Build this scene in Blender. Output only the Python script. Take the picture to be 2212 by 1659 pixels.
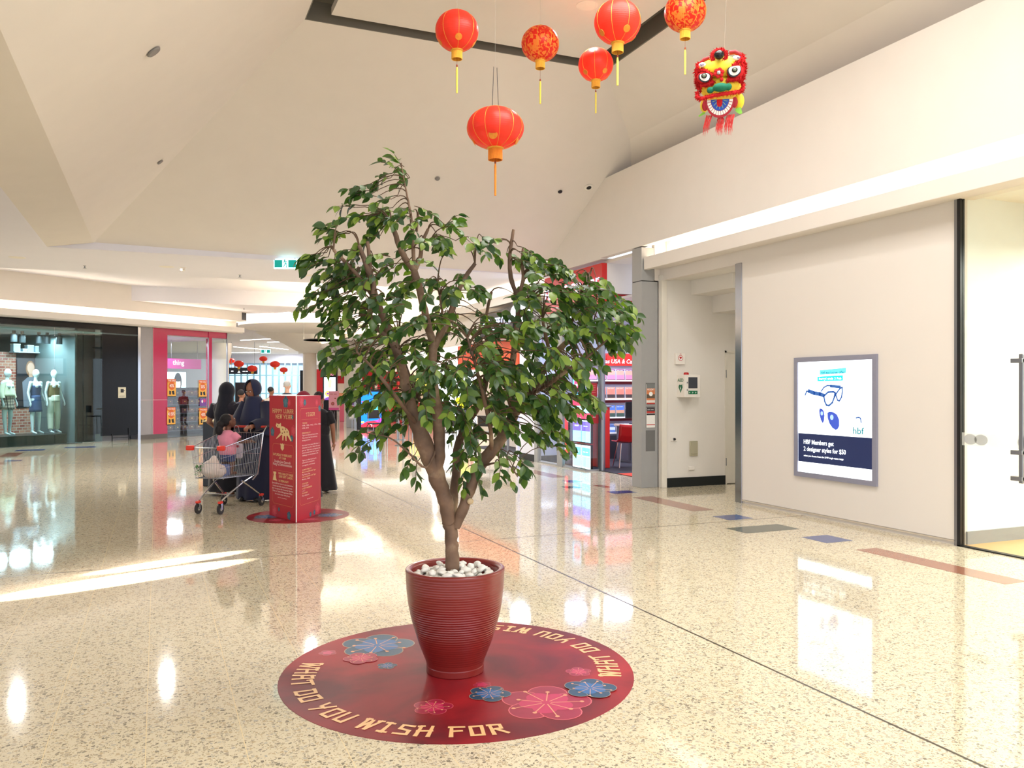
import bpy, bmesh, math, random
from mathutils import Vector, Matrix, Euler, noise
PI = math.pi
C = bpy.context.scene.collection
for o in list(bpy.data.objects): bpy.data.objects.remove(o)
# ---------------------------------------------------------------- camera
YAW = math.radians(23.06)
F, CX, HY, H = 1800.0, 1106.0, 838.0, 1.5
cam_d = bpy.data.cameras.new('camera'); cam = bpy.data.objects.new('camera', cam_d); C.objects.link(cam)
cam_d.sensor_width = 36; cam_d.lens = 36 * F / 2212; cam_d.shift_y = 8.5 / 2212
cam_d.clip_start = .05; cam_d.clip_end = 300
cam.location = (0, 0, H); cam.rotation_euler = (PI / 2, 0, -YAW)
bpy.context.scene.camera = cam
# ---------------------------------------------------------------- view, world, big lights
sc = bpy.context.scene
sc.view_settings.view_transform = 'Standard'; sc.view_settings.look = 'None'
sc.view_settings.exposure = 0.68; sc.view_settings.gamma = 1; sc.view_settings.use_curve_mapping = False
wd = bpy.data.worlds.new('daylight'); sc.world = wd; wd.use_nodes = True
bg = wd.node_tree.nodes['Background']; bg.inputs[0].default_value = (.80, .88, 1.0, 1); bg.inputs[1].default_value = 1.5
def area(name, loc, size, power, color=(1, .93, .86), rot=(0, 0, 0), sizey=None, spread=None):
    l = bpy.data.lights.new(name, 'AREA'); l.energy = power; l.color = color
    l.shape = 'RECTANGLE' if sizey else 'DISK'; l.size = size
    if sizey: l.size_y = sizey
    if spread: l.spread = math.radians(spread)
    o = bpy.data.objects.new(name, l); C.objects.link(o); o.location = loc; o.rotation_euler = rot
    return o
WARM = (1, .975, .945); NEUT = (1, .985, .97); COOL = (.72, .84, 1)
# soft fill lamps added out of view, behind and over the photographer
area('fill_lamp', (2.6, -2.5, 5.6), 5.0, 330, WARM, (0, 0, 0), 4.0)
area('fill_lamp', (3.6, 4.5, 5.7), 2.6, 150, WARM, (0, 0, 0), 3.0)
# low sun through the glazing out of frame on the left: narrow grazing beams on the floor
def beam(src, dst, deg, power):
    l = bpy.data.lights.new('sunbeam_lamp', 'SPOT'); l.energy = power; l.color = (1, .93, .8); l.spot_size = math.radians(deg); l.spot_blend = .35; l.shadow_soft_size = .02
    o = bpy.data.objects.new('sunbeam_lamp', l); C.objects.link(o); o.location = src; d = Vector(dst) - Vector(src); o.rotation_euler = d.to_track_quat('-Z', 'Y').to_euler()
beam((-15, 1.2, 3.2), (-.25, 7.2, 0), 1.5, 260000); beam((-15, 1.2, 3.3), (-1.9, 6.75, 0), 1.3, 200000); beam((-15, 1.6, 3.2), (.1, 7.75, 0), .7, 200000)
# ---------------------------------------------------------------- pixel to place helpers (photo measured in 2212 x 1659)
cs, sn = math.cos(YAW), math.sin(YAW)
def ray(px, py):
    a = (px - CX) / F
    return Vector((a * cs + sn, -a * sn + cs, (HY - py) / F))
def at(px, py, t): return Vector((0, 0, H)) + ray(px, py) * t
def FL(px, py): return at(px, py, F * H / (py - HY))
def PZ(px, py, z): return at(px, py, (z - H) * F / (HY - py))
def PX(px, py, x): r = ray(px, py); return at(px, py, x / r.x)
def PY(px, py, y): r = ray(px, py); return at(px, py, y / r.y)
def PP(px, py, p, n):
    r = ray(px, py); n = Vector(n); return at(px, py, (Vector(p) - Vector((0, 0, H))).dot(n) / r.dot(n))
# ---------------------------------------------------------------- materials
def lin(c):
    def f(v):
        v /= 255.0
        return v / 12.92 if v <= .04045 else ((v + .055) / 1.055) ** 2.4
    return (f(c[0]), f(c[1]), f(c[2]), 1)
MC = {}
def mat(name, c=(200, 200, 200), rough=.5, metal=0, em=0, emc=None, alpha=1, trans=0, spec=.5, var=.04, nscale=9, bump=0, ior=1.45, sheen=0, coat=0, sub=0):
    key = name
    if key in MC: return MC[key]
    m = bpy.data.materials.new(name); m.use_nodes = True; nt = m.node_tree; N = nt.nodes; L = nt.links
    b = N['Principled BSDF']; col = lin(c)
    b.inputs['Base Color'].default_value = col; b.inputs['Roughness'].default_value = rough; b.inputs['Metallic'].default_value = metal
    b.inputs['Alpha'].default_value = alpha; b.inputs['Transmission Weight'].default_value = trans; b.inputs['IOR'].default_value = ior
    b.inputs['Specular IOR Level'].default_value = spec; b.inputs['Coat Weight'].default_value = coat
    if sub: b.inputs['Subsurface Weight'].default_value = sub; b.inputs['Subsurface Radius'].default_value = (.03, .015, .01)
    if sheen: b.inputs['Sheen Weight'].default_value = sheen
    if em:
        b.inputs['Emission Color'].default_value = lin(emc or c); b.inputs['Emission Strength'].default_value = em
    if var or bump:
        tc = N.new('ShaderNodeTexCoord'); nz = N.new('ShaderNodeTexNoise'); nz.inputs['Scale'].default_value = nscale; nz.inputs['Detail'].default_value = 4
        L.new(tc.outputs['Object'], nz.inputs['Vector'])
        if var:
            mx = N.new('ShaderNodeMix'); mx.data_type = 'RGBA'
            mx.inputs['A'].default_value = tuple(min(1, v * (1 - var)) for v in col[:3]) + (1,)
            mx.inputs['B'].default_value = tuple(min(1, v * (1 + var)) for v in col[:3]) + (1,)
            L.new(nz.outputs['Fac'], mx.inputs['Factor']); L.new(mx.outputs['Result'], b.inputs['Base Color'])
        if bump:
            bp = N.new('ShaderNodeBump'); bp.inputs['Strength'].default_value = bump; bp.inputs['Distance'].default_value = .01
            L.new(nz.outputs['Fac'], bp.inputs['Height']); L.new(bp.outputs['Normal'], b.inputs['Normal'])
    MC[key] = m; return m
def glow(name, c, s): return mat(name, c, .5, em=s, var=0)
def glass(name='clear_glass', tint=(246, 251, 249), op=.06, rough=.0):
    if name in MC: return MC[name]
    m = bpy.data.materials.new(name); m.use_nodes = True; N = m.node_tree.nodes; L = m.node_tree.links
    N.remove(N['Principled BSDF']); out = N['Material Output']
    tr = N.new('ShaderNodeBsdfTransparent'); tr.inputs[0].default_value = lin(tint)
    gl = N.new('ShaderNodeBsdfGlossy'); gl.inputs['Roughness'].default_value = rough
    fr = N.new('ShaderNodeLayerWeight'); fr.inputs[0].default_value = .5
    pw = N.new('ShaderNodeMath'); pw.operation = 'POWER'; pw.inputs[1].default_value = 4.5; L.new(fr.outputs['Facing'], pw.inputs[0])
    ad = N.new('ShaderNodeMath'); ad.operation = 'MULTIPLY_ADD'; ad.inputs[1].default_value = .9; ad.inputs[2].default_value = op; ad.use_clamp = True
    mx = N.new('ShaderNodeMixShader'); L.new(pw.outputs[0], ad.inputs[0]); L.new(ad.outputs[0], mx.inputs[0])
    L.new(tr.outputs[0], mx.inputs[1]); L.new(gl.outputs[0], mx.inputs[2]); L.new(mx.outputs[0], out.inputs[0])
    MC[name] = m; return m
# ---------------------------------------------------------------- mesh building
class MB:
    def __init__(s): s.v = []; s.f = []; s.m = []; s.mi = 0
    def add(s, vs, fs):
        n = len(s.v); s.v += [tuple(v) for v in vs]; s.f += [tuple(i + n for i in f) for f in fs]; s.m += [s.mi] * len(fs); return s
    def box(s, x0, x1, y0, y1, z0, z1, M=None):
        vs = [Vector((x, y, z)) for z in (z0, z1) for y in (y0, y1) for x in (x0, x1)]
        if M: vs = [M @ v for v in vs]
        return s.add(vs, [(0, 2, 3, 1), (4, 5, 7, 6), (0, 1, 5, 4), (2, 6, 7, 3), (0, 4, 6, 2), (1, 3, 7, 5)])
    def bev(s, x0, x1, y0, y1, z0, z1, r=.01, M=None, seg=2):
        bm = bmesh.new(); bmesh.ops.create_cube(bm, size=1)
        for v in bm.verts: v.co = Vector(((x0 + x1) / 2 + v.co.x * (x1 - x0), (y0 + y1) / 2 + v.co.y * (y1 - y0), (z0 + z1) / 2 + v.co.z * (z1 - z0)))
        bmesh.ops.bevel(bm, geom=bm.edges[:], offset=r, segments=seg, affect='EDGES', profile=.5)
        bm.verts.ensure_lookup_table(); bm.verts.index_update()
        s.add([(M @ v.co if M else v.co.copy()) for v in bm.verts], [[v.index for v in f.verts] for f in bm.faces]); bm.free(); return s
    def tube(s, pts, r, n=8, cap=True):
        pts = [Vector(p) for p in pts]; k = len(pts)
        rs = r if isinstance(r, (list, tuple)) else [r] * k
        ring = []; prev = None
        for i, p in enumerate(pts):
            d = (pts[min(i + 1, k - 1)] - pts[max(i - 1, 0)])
            d = d.normalized() if d.length > 1e-9 else Vector((0, 0, 1))
            if prev is None: a = d.orthogonal().normalized()
            else: a = (prev - d * prev.dot(d)); a = a.normalized() if a.length > 1e-6 else d.orthogonal().normalized()
            prev = a; b = d.cross(a)
            ring.append([p + (a * math.cos(t) + b * math.sin(t)) * rs[i] for t in [2 * PI * j / n for j in range(n)]])
        vs = [v for q in ring for v in q]; fs = []
        for i in range(k - 1):
            for j in range(n): fs.append((i * n + j, i * n + (j + 1) % n, (i + 1) * n + (j + 1) % n, (i + 1) * n + j))
        if cap: fs.append(tuple(range(n))[::-1]); fs.append(tuple(range((k - 1) * n, k * n)))
        return s.add(vs, fs)
    def lathe(s, prof, n=32, M=None, sx=1, sy=1):
        vs = []; fs = []; k = len(prof)
        for r, z in prof:
            for j in range(n):
                a = 2 * PI * j / n; vs.append(Vector((r * math.cos(a) * sx, r * math.sin(a) * sy, z)))
        if M: vs = [M @ v for v in vs]
        for i in range(k - 1):
            for j in range(n): fs.append((i * n + j, i * n + (j + 1) % n, (i + 1) * n + (j + 1) % n, (i + 1) * n + j))
        if prof[0][0] > 1e-5: fs.append(tuple(range(n))[::-1])
        if prof[-1][0] > 1e-5: fs.append(tuple(range((k - 1) * n, k * n)))
        return s.add(vs, fs)
    def ell(s, c, r, M=None, n=16, k=10):
        c = Vector(c); r = r if hasattr(r, '__len__') else (r, r, r); vs = []; fs = []
        for i in range(k + 1):
            p = PI * i / k
            for j in range(n):
                a = 2 * PI * j / n; v = Vector((r[0] * math.sin(p) * math.cos(a), r[1] * math.sin(p) * math.sin(a), r[2] * math.cos(p)))
                if M: v = M @ v
                vs.append(c + v)
        for i in range(k):
            for j in range(n): fs.append((i * n + j, (i + 1) * n + j, (i + 1) * n + (j + 1) % n, i * n + (j + 1) % n))
        return s.add(vs, fs)
    def poly(s, pts, off=None):
        pts = [Vector(p) for p in pts]; n = len(pts)
        if off is None: return s.add(pts, [tuple(range(n))])
        off = Vector(off); vs = pts + [p + off for p in pts]
        return s.add(vs, [tuple(range(n))[::-1], tuple(range(n, 2 * n))] + [(i, (i + 1) % n, n + (i + 1) % n, n + i) for i in range(n)])
    def grid(s, fn, nu, nv, wrap=False):
        vs = [fn(i / nu, j / nv) for i in range(nu + (0 if wrap else 1)) for j in range(nv + 1)]; fs = []
        for i in range(nu):
            i2 = (i + 1) % nu if wrap else i + 1
            for j in range(nv): fs.append((i * (nv + 1) + j, i2 * (nv + 1) + j, i2 * (nv + 1) + j + 1, i * (nv + 1) + j + 1))
        return s.add(vs, fs)
    def mesh(s, name, mats, smooth=False, ang=40, weld=False):
        me = bpy.data.meshes.new(name); me.from_pydata([tuple(v) for v in s.v], [], s.f)
        for m in (mats if isinstance(mats, (list, tuple)) else [mats]): me.materials.append(m)
        for p, i in zip(me.polygons, s.m): p.material_index = i
        bm = bmesh.new(); bm.from_mesh(me)
        if weld: bmesh.ops.remove_doubles(bm, verts=bm.verts, dist=1e-5)
        bmesh.ops.recalc_face_normals(bm, faces=bm.faces)
        bm.to_mesh(me); bm.free()
        if smooth:
            me.polygons.foreach_set('use_smooth', [True] * len(me.polygons))
            if ang < 180: me.set_sharp_from_angle(angle=math.radians(ang))
        return me
    def build(s, name, mats, parent=None, smooth=False, world=False, ang=40, weld=False, label=None):
        o = bpy.data.objects.new(name, s.mesh(name, mats, smooth, ang, weld)); C.objects.link(o)
        if parent:
            o.parent = parent
            if world: o.matrix_parent_inverse = mw(parent).inverted()
        if label: o['label'] = label
        return o
def mw(o):
    M = Matrix.Translation(o.location) @ o.rotation_euler.to_matrix().to_4x4() @ Matrix.Diagonal(Vector(o.scale)).to_4x4()
    return (mw(o.parent) @ o.matrix_parent_inverse @ M) if o.parent else M
def tag(o, label, cat, group=None, kind=None):
    o['label'] = label; o['category'] = cat
    if group: o['group'] = group
    if kind: o['kind'] = kind
    return o
def thing(name, label, cat, loc=(0, 0, 0), rotz=0, group=None):
    o = bpy.data.objects.new(name, None); C.objects.link(o); o.location = loc; o.rotation_euler = (0, 0, rotz)
    o.empty_display_size = .1
    return tag(o, label, cat, group)
def struct(name, mb, m, smooth=False, **k):
    o = mb.build(name, m, None, smooth, **k); o['kind'] = 'structure'; return o
def kids(o): return [c for c in bpy.data.objects if c.parent == o]
def dup(o, loc=None, rotz=None, label=None, parent=None, scale=None):
    c = o.copy(); C.objects.link(c)
    if parent: c.parent = parent
    for ch in KID.get(o.name) or kids(o): dup(ch, parent=c)
    if loc is not None: c.location = loc
    if rotz is not None: c.rotation_euler.z = rotz
    if scale is not None: c.scale = (scale,) * 3 if not hasattr(scale, '__len__') else scale
    if label: c['label'] = label
    return c
KID = {}
def remesh(o, vox=.012, smooth=3, dec=0):
    r = o.modifiers.new('join', 'REMESH'); r.mode = 'VOXEL'; r.voxel_size = vox; r.use_smooth_shade = True
    if smooth: q = o.modifiers.new('soft', 'SMOOTH'); q.factor = .5; q.iterations = smooth
    return o
# ---------------------------------------------------------------- flat print on surfaces
class Fr:
    "a flat frame: origin o, unit axes u (right) and v (up); w points out of the surface"
    def __init__(s, o, u, v, w=None):
        s.o = Vector(o); s.u = Vector(u).normalized(); s.v = Vector(v).normalized(); s.w = Vector(w).normalized() if w else s.u.cross(s.v)
    def p(s, a, b, c=0): return s.o + s.u * a + s.v * b + s.w * c
    def rect(s, mb, a0, a1, b0, b1, c=.001): return mb.add([s.p(a0, b0, c), s.p(a1, b0, c), s.p(a1, b1, c), s.p(a0, b1, c)], [(0, 1, 2, 3)])
    def poly(s, mb, pts, c=.001): return mb.add([s.p(a, b, c) for a, b in pts], [tuple(range(len(pts)))])
    def disc(s, mb, a, b, ra, rb=None, c=.001, n=24): return s.poly(mb, [(a + ra * math.cos(2 * PI * i / n), b + (rb or ra) * math.sin(2 * PI * i / n)) for i in range(n)], c)
    def line(s, mb, pts, w, c=.001):
        for (a0, b0), (a1, b1) in zip(pts, pts[1:]):
            d = Vector((a1 - a0, b1 - b0)); l = d.length
            if l < 1e-9: continue
            d /= l; nx, ny = -d.y * w / 2, d.x * w / 2; ex, ey = d.x * w * .3, d.y * w * .3
            s.poly(mb, [(a0 - ex - nx, b0 - ey - ny), (a1 + ex - nx, b1 + ey - ny), (a1 + ex + nx, b1 + ey + ny), (a0 - ex + nx, b0 - ey + ny)], c)
    def text(s, mb, t, a, b, h, c=.0015, align='L', width=None, slant=0, sx=1):
        if t[0] == '#':                                            # print too small to read: a row of word-long bars
            W = width or h * 3; x = a - (0 if align == 'L' else W / 2); n = len(t)
            for i in range(n): s.rect(mb, x + W * i / n, x + W * (i + .8) / n, b + h * .15, b + h * .6, c)
            return W
        vs, fs, w = text_geo(t); k = h
        kx = k * sx
        if width: kx = width / w
        x0 = a - (0 if align == 'L' else w * kx / 2 if align == 'C' else w * kx)
        mb.add([s.p(x0 + x * kx + slant * y * k, b + y * k, c) for x, y in vs], fs)
        return w * kx
TC = {}
def text_geo(t):
    if t in TC: return TC[t]
    cu = bpy.data.curves.new('t', 'FONT'); cu.body = t; cu.size = 1.0; cu.resolution_u = 3; cu.offset = .012
    ob = bpy.data.objects.new('t', cu); C.objects.link(ob)
    dg = bpy.context.evaluated_depsgraph_get(); me = bpy.data.meshes.new_from_object(ob.evaluated_get(dg))
    vs = [(v.co.x, v.co.y) for v in me.vertices]; fs = [tuple(p.vertices) for p in me.polygons]
    bpy.data.objects.remove(ob); bpy.data.curves.remove(cu); bpy.data.meshes.remove(me)
    x0 = min(v[0] for v in vs); k = 1 / .72
    vs = [((x - x0) * k, y * k) for x, y in vs]
    TC[t] = (vs, fs, max(v[0] for v in vs)); return TC[t]
# angular brush-like capitals drawn as strokes in a 4 x 6 cell
GL = {
 'W': [(0, 6, .5, 0), (.5, 0, 1.7, 4.6), (1.7, 4.6, 2.6, 0), (2.6, 0, 4.2, 6), (-.5, 5.5, .8, 5.9), (1.6, 5.5, 2.3, 2.2), (3.4, 5.6, 4.8, 6)], 'H': [(.4, 0, .6, 6), (3.4, 0, 3.6, 6), (.2, 2.8, 3.8, 3.3), (-.1, 5.6, 1.2, 6)],
 'A': [(.2, -.2, 1.2, 6), (3.4, 0, 3.4, 5.4), (.8, 5.2, 3.8, 5.7), (.6, 2.4, 3.4, 2.6)], 'T': [(-.2, 5.2, 4.2, 5.8), (2.0, 0, 2.1, 5.6), (-.2, 5.2, 0, 4.3)],
 'D': [(.6, .2, .6, 5.6), (0, 5.6, 3.2, 5.6), (3.2, 5.6, 3.6, 1), (3.6, 1, 2.8, .3), (2.8, .3, .3, .3)], 'O': [(.6, .3, .4, 5.5), (.4, 5.5, 3.5, 5.7), (3.5, 5.7, 3.3, .3), (3.3, .3, .6, .3)],
 'Y': [(.2, 6, .8, 3.3), (.8, 3.3, 2.9, 3.3), (3.8, 6, 1, -.2)], 'U': [(.3, 6, .5, .5), (.5, .5, 3.1, .3), (3.1, .3, 3.6, 6)],
 'I': [(2, 0, 2, 6), (.9, 5.7, 3.1, 5.7), (.9, .3, 3.1, .3)], 'S': [(3.8, 5.4, .7, 5.6), (.7, 5.6, .5, 3.4), (.5, 3.4, 3.2, 2.6), (3.2, 2.6, 3.2, .4), (3.2, .4, 0, .3)],
 'F': [(.7, 0, .6, 5.8), (0, 5.6, 3.9, 5.6), (.6, 3.1, 3.2, 3.3)], 'R': [(.6, 0, .6, 5.8), (0, 5.6, 3.3, 5.4), (3.3, 5.4, 3.2, 3.2), (3.2, 3.2, .6, 2.8), (1.8, 2.8, 4, 0)],
 'P': [(.6, 0, .6, 5.8), (0, 5.6, 3.4, 5.4), (3.4, 5.4, 3.2, 3), (3.2, 3, .6, 2.6)], 'L': [(.6, 6, .6, .4), (.6, .4, 3.8, .6)],
 'N': [(.5, 0, .5, 6), (.5, 5.4, 3.4, .6), (3.4, 0, 3.5, 6)], 'E': [(.6, .2, .6, 5.7), (.2, 5.6, 3.7, 5.6), (.6, 3, 3.2, 3.1), (.4, .3, 3.8, .4)],
 'G': [(3.7, 5.4, .6, 5.6), (.6, 5.6, .5, .4), (.5, .4, 3.5, .4), (3.5, .4, 3.5, 2.9), (3.7, 2.9, 2, 2.9)],
}
def glyphs(t, th=.42):
    "quads (as 4 xy points) of a word, cell height 1, and its width"
    out = []; x = 0
    for ch in t:
        if ch == ' ': x += .5; continue
        for a0, b0, a1, b1 in GL[ch]:
            d = Vector((a1 - a0, b1 - b0)); d.normalize(); n = Vector((-d.y, d.x)) * th; e = d * th * .7
            p, q = Vector((a0, b0)) - e, Vector((a1, b1)) + e
            out.append([((v.x) / 6 + x, v.y / 6) for v in (p - n, q - n * .8, q + n * .8, p + n)])
        x += .86
    return out, x - .12
def brush(fr, mb, t, a, b, h, width=None, c=.0015, align='C'):
    q, w = glyphs(t); k = (width / w) if width else h
    x0 = a - (w * k / 2 if align == 'C' else 0)
    for i, g in enumerate(q): fr.poly(mb, [(x0 + x * k, b + y * h) for x, y in g], c + i % 7 * 2e-5)
def blossom(fr, mb, a, b, r, slots, seed=0, c=.001, squash=1.0, open_=0, lines=True):
    "a layered plum blossom; slots = material indices (petal, inner, rim, stamen)"
    rnd = random.Random(seed); ph = rnd.random() * 6.28
    def disc(x, y, rr, cc, m): mb.mi = m; fr.disc(mb, x, y, rr, rr * squash, cc, 20)
    for i in range(5):
        t = ph + i * 2 * PI / 5; disc(a + .56 * r * math.cos(t), b + .56 * r * squash * math.sin(t), .455 * r, c + .0001 * i, slots[2])
        disc(a + .56 * r * math.cos(t), b + .56 * r * squash * math.sin(t), .43 * r, c + .00005 + .0001 * i, slots[0])
    for i in range(5):
        t = ph + .6 + i * 2 * PI / 5; disc(a + .33 * r * math.cos(t), b + .33 * r * squash * math.sin(t), .27 * r, c + .0007 + .00005 * i, slots[1])
    if lines:
        mb.mi = slots[3]
        for i in range(9):
            t = ph + i * 2 * PI / 9; l = r * (.62 + .16 * (i % 2)); x, y = a + l * math.cos(t), b + l * squash * math.sin(t)
            fr.line(mb, [(a, b), (x, y)], r * .025, c + .0011 + i * 1e-5); fr.disc(mb, x, y, r * .05, r * .05 * squash, c + .0012 + i * 1e-5, 12)
    disc(a, b, .1 * r, c + .0014, slots[1])
# shared materials
M_WHITE = mat('warm_white_plaster', (228, 221, 213), .85, nscale=3, var=.03)
M_WHITE2 = mat('white_paint', (236, 230, 220), .6)
M_BLACK = mat('black_metal', (18, 18, 20), .35)
M_CHROME = mat('chrome', (200, 200, 202), .18, 1)
M_STEEL = mat('brushed_steel', (150, 152, 156), .32, .9)
M_GREY = mat('grey_cladding', (160, 160, 158), .45)
M_RED = mat('signal_red', (205, 36, 34), .35)
M_GLASS = glass()
# ================================================================ FLOOR
def terrazzo():
    m = bpy.data.materials.new('cream_terrazzo'); m.use_nodes = True; N = m.node_tree.nodes; L = m.node_tree.links; b = N['Principled BSDF']
    tc = N.new('ShaderNodeTexCoord')
    wn = N.new('ShaderNodeTexNoise'); wn.inputs['Scale'].default_value = 60; wn.inputs['Detail'].default_value = 1
    L.new(tc.outputs['Object'], wn.inputs['Vector'])
    wm = N.new('ShaderNodeMix'); wm.data_type = 'VECTOR'; wm.inputs['Factor'].default_value = .012
    L.new(tc.outputs['Object'], wm.inputs['A']); L.new(wn.outputs['Color'], wm.inputs['B'])
    def layer(scale, lo, hi, edge):
        v = N.new('ShaderNodeTexVoronoi'); v.feature = 'F1'; v.inputs['Scale'].default_value = scale; L.new(wm.outputs['Result'], v.inputs['Vector'])
        e = N.new('ShaderNodeTexVoronoi'); e.feature = 'DISTANCE_TO_EDGE'; e.inputs['Scale'].default_value = scale; L.new(wm.outputs['Result'], e.inputs['Vector'])
        s = N.new('ShaderNodeSeparateColor'); L.new(v.outputs['Color'], s.inputs[0])
        r1 = N.new('ShaderNodeMath'); r1.operation = 'LESS_THAN'; r1.inputs[1].default_value = hi; L.new(s.outputs[0], r1.inputs[0])
        r2 = N.new('ShaderNodeMath'); r2.operation = 'GREATER_THAN'; r2.inputs[1].default_value = edge; L.new(e.outputs['Distance'], r2.inputs[0])
        r3 = N.new('ShaderNodeMath'); r3.operation = 'MULTIPLY'; L.new(r1.outputs[0], r3.inputs[0]); L.new(r2.outputs[0], r3.inputs[1])
        cr = N.new('ShaderNodeValToRGB'); L.new(s.outputs[1], cr.inputs[0])
        return r3, cr
    m1, c1 = layer(62, 0, .44, .11)
    e = c1.color_ramp; e.elements[0].color = lin((124, 116, 102)); e.elements[1].color = lin((222, 208, 176)); x = e.elements.new(.3); x.color = lin((166, 156, 138)); x = e.elements.new(.6); x.color = lin((196, 176, 142)); x = e.elements.new(.8); x.color = lin((176, 172, 162))
    m2, c2 = layer(140, 0, .42, .12)
    e = c2.color_ramp; e.elements[0].color = lin((120, 112, 96)); e.elements[1].color = lin((235, 228, 205)); x = e.elements.new(.5); x.color = lin((190, 170, 132))
    bn = N.new('ShaderNodeTexNoise'); bn.inputs['Scale'].default_value = 1.1; L.new(tc.outputs['Object'], bn.inputs['Vector'])
    base = N.new('ShaderNodeMix'); base.data_type = 'RGBA'; base.inputs['A'].default_value = lin((216, 204, 176)); base.inputs['B'].default_value = lin((226, 216, 190)); L.new(bn.outputs['Fac'], base.inputs['Factor'])
    a = N.new('ShaderNodeMix'); a.data_type = 'RGBA'; L.new(m2.outputs[0], a.inputs['Factor']); L.new(base.outputs['Result'], a.inputs['A']); L.new(c2.outputs[0], a.inputs['B'])
    d = N.new('ShaderNodeMix'); d.data_type = 'RGBA'; L.new(m1.outputs[0], d.inputs['Factor']); L.new(a.outputs['Result'], d.inputs['A']); L.new(c1.outputs[0], d.inputs['B'])
    L.new(d.outputs['Result'], b.inputs['Base Color'])
    b.inputs['Roughness'].default_value = .06; b.inputs['IOR'].default_value = 1.5; b.inputs['Specular IOR Level'].default_value = .62
    wv = N.new('ShaderNodeTexNoise'); wv.inputs['Scale'].default_value = 2.2; wv.inputs['Detail'].default_value = 2; L.new(tc.outputs['Object'], wv.inputs['Vector'])
    bp = N.new('ShaderNodeBump'); bp.inputs['Strength'].default_value = .05; bp.inputs['Distance'].default_value = .02; L.new(wv.outputs['Fac'], bp.inputs['Height']); L.new(bp.outputs['Normal'], b.inputs['Normal'])
    return m
T_BROWN = mat('brown_terrazzo', (158, 108, 88), .09, var=.2, nscale=90); T_BLUE = mat('blue_terrazzo', (58, 80, 140), .09, var=.2, nscale=90)
T_GREEN = mat('dark_green_terrazzo', (72, 84, 74), .09, var=.3, nscale=90); T_JD = mat('dark_joint', (70, 62, 50), .3, var=0); T_JL = mat('light_joint', (232, 214, 172), .12, var=0)
fl = MB(); fl.add([(-30, -14, 0), (30, -14, 0), (30, 95, 0), (-30, 95, 0)], [(0, 1, 2, 3)])
def strip(x0, x1, y0, y1, z, mi): fl.mi = mi; fl.add([(x0, y0, z), (x1, y0, z), (x1, y1, z), (x0, y1, z)], [(0, 1, 2, 3)])
def inlay(pts, mi):
    P = [FL(*p) for p in pts]; xs = sorted(p.x for p in P); ys = sorted(p.y for p in P)
    strip((xs[0] + xs[1]) / 2, (xs[2] + xs[3]) / 2, (ys[0] + ys[1]) / 2, (ys[2] + ys[3]) / 2, .0008, mi)
A_ = lambda pts: [(1000 + x / 1.825, 1020 + y / 1.825) for x, y in pts]
B_ = lambda pts: [(1060 + x / 5.53, 960 + y / 5.53) for x, y in pts]
inlay(A_([(1550, 305), (1650, 297), (2212, 435), (2125, 442)]), 1); inlay(A_([(1335, 255), (1440, 248), (1537, 270), (1428, 281)]), 2)
inlay(A_([(1030, 220), (1250, 205), (1330, 226), (1112, 240)]), 3); inlay(A_([(980, 173), (1078, 168), (1150, 182), (1048, 190)]), 2)
inlay(A_([(665, 98), (752, 96), (990, 149), (905, 155)]), 1); inlay(A_([(565, 77), (650, 72), (690, 80), (600, 86)]), 2)
inlay(B_([(1220, 487), (1340, 485), (1450, 513), (1340, 518)]), 1); inlay(B_([(835, 503), (1000, 495), (1060, 515), (920, 530)]), 3)
inlay(B_([(870, 430), (1040, 427), (1090, 450), (920, 458)]), 2); inlay(B_([(350, 315), (520, 305), (910, 390), (760, 400)]), 1); inlay(B_([(190, 265), (340, 262), (400, 275), (230, 282)]), 2)
for p, mi in (([(0, 986), (15, 978), (51, 978), (33, 987)], 1), ([(27, 975), (40, 972), (105, 970), (90, 973)], 2), ([(0, 997), (20, 994), (55, 993), (38, 997)], 2), ([(130, 968), (150, 965), (215, 964), (200, 967)], 2), ([(-60, 1004), (-30, 999), (30, 999), (0, 1004)], 1)): inlay(p, mi)
strip(3.005, 3.02, -14, 95, .0006, 4); strip(-30, 7, 7.66, 7.672, .0006, 4); strip(-30, 7, 15.3, 15.31, .0006, 4)
for k in range(1, 34): strip(3.02 - .383 * k - .0018, 3.02 - .383 * k + .0018, -14, 60, .0005, 5)
struct('floor', fl, [terrazzo(), T_BROWN, T_BLUE, T_GREEN, T_JD, T_JL])
# ================================================================ CEILINGS
ZL, ZF, XB = 3.63, 4.0, 6.68       # near soffit height, far soffit height, plane of the right upper wall
CZ, CY = 4.90, 11.84               # top of the right upper wall, where the far slope meets it
SL = .51
zf = lambda y: CZ - SL * (y - CY)
YE = CY + (CZ - ZL) / SL           # edge of the low ceiling
T, YT, XA, XC = 5.85, 9.97, 1.61, 5.63
U = (-.90, YE, 3.735); UL = (-1.53, YE, ZL)
c = MB(); B0 = -5
XF, ZFo = 6.66, 5.31               # fold of the right slope
c.add([(XB, CY, CZ), (XF, 11.03, ZFo), (XC, YT, T), (XA, YT, T), U, (XB, YE, ZL), UL], [(0, 1, 2, 3, 4, 5), (4, 6, 5)])
c.add([U, (XA, YT, T), (XA, B0, T), (U[0], B0, U[2])], [(0, 1, 2, 3)])
c.add([UL, U, (U[0], B0, U[2]), (UL[0], B0, UL[2])], [(0, 1, 2, 3)])
c.add([(XF, 11.03, ZFo), (XC, YT, T), (XC, B0, T), (XF, B0, ZFo)], [(0, 1, 2, 3)])
c.add([(XF, 11.03, ZFo), (XF, B0, ZFo), (XB + .5, B0, CZ - .02), (XB + .5, CY, CZ - .02), (XB, CY, CZ)], [(0, 1, 2, 3), (0, 3, 4)])
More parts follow.
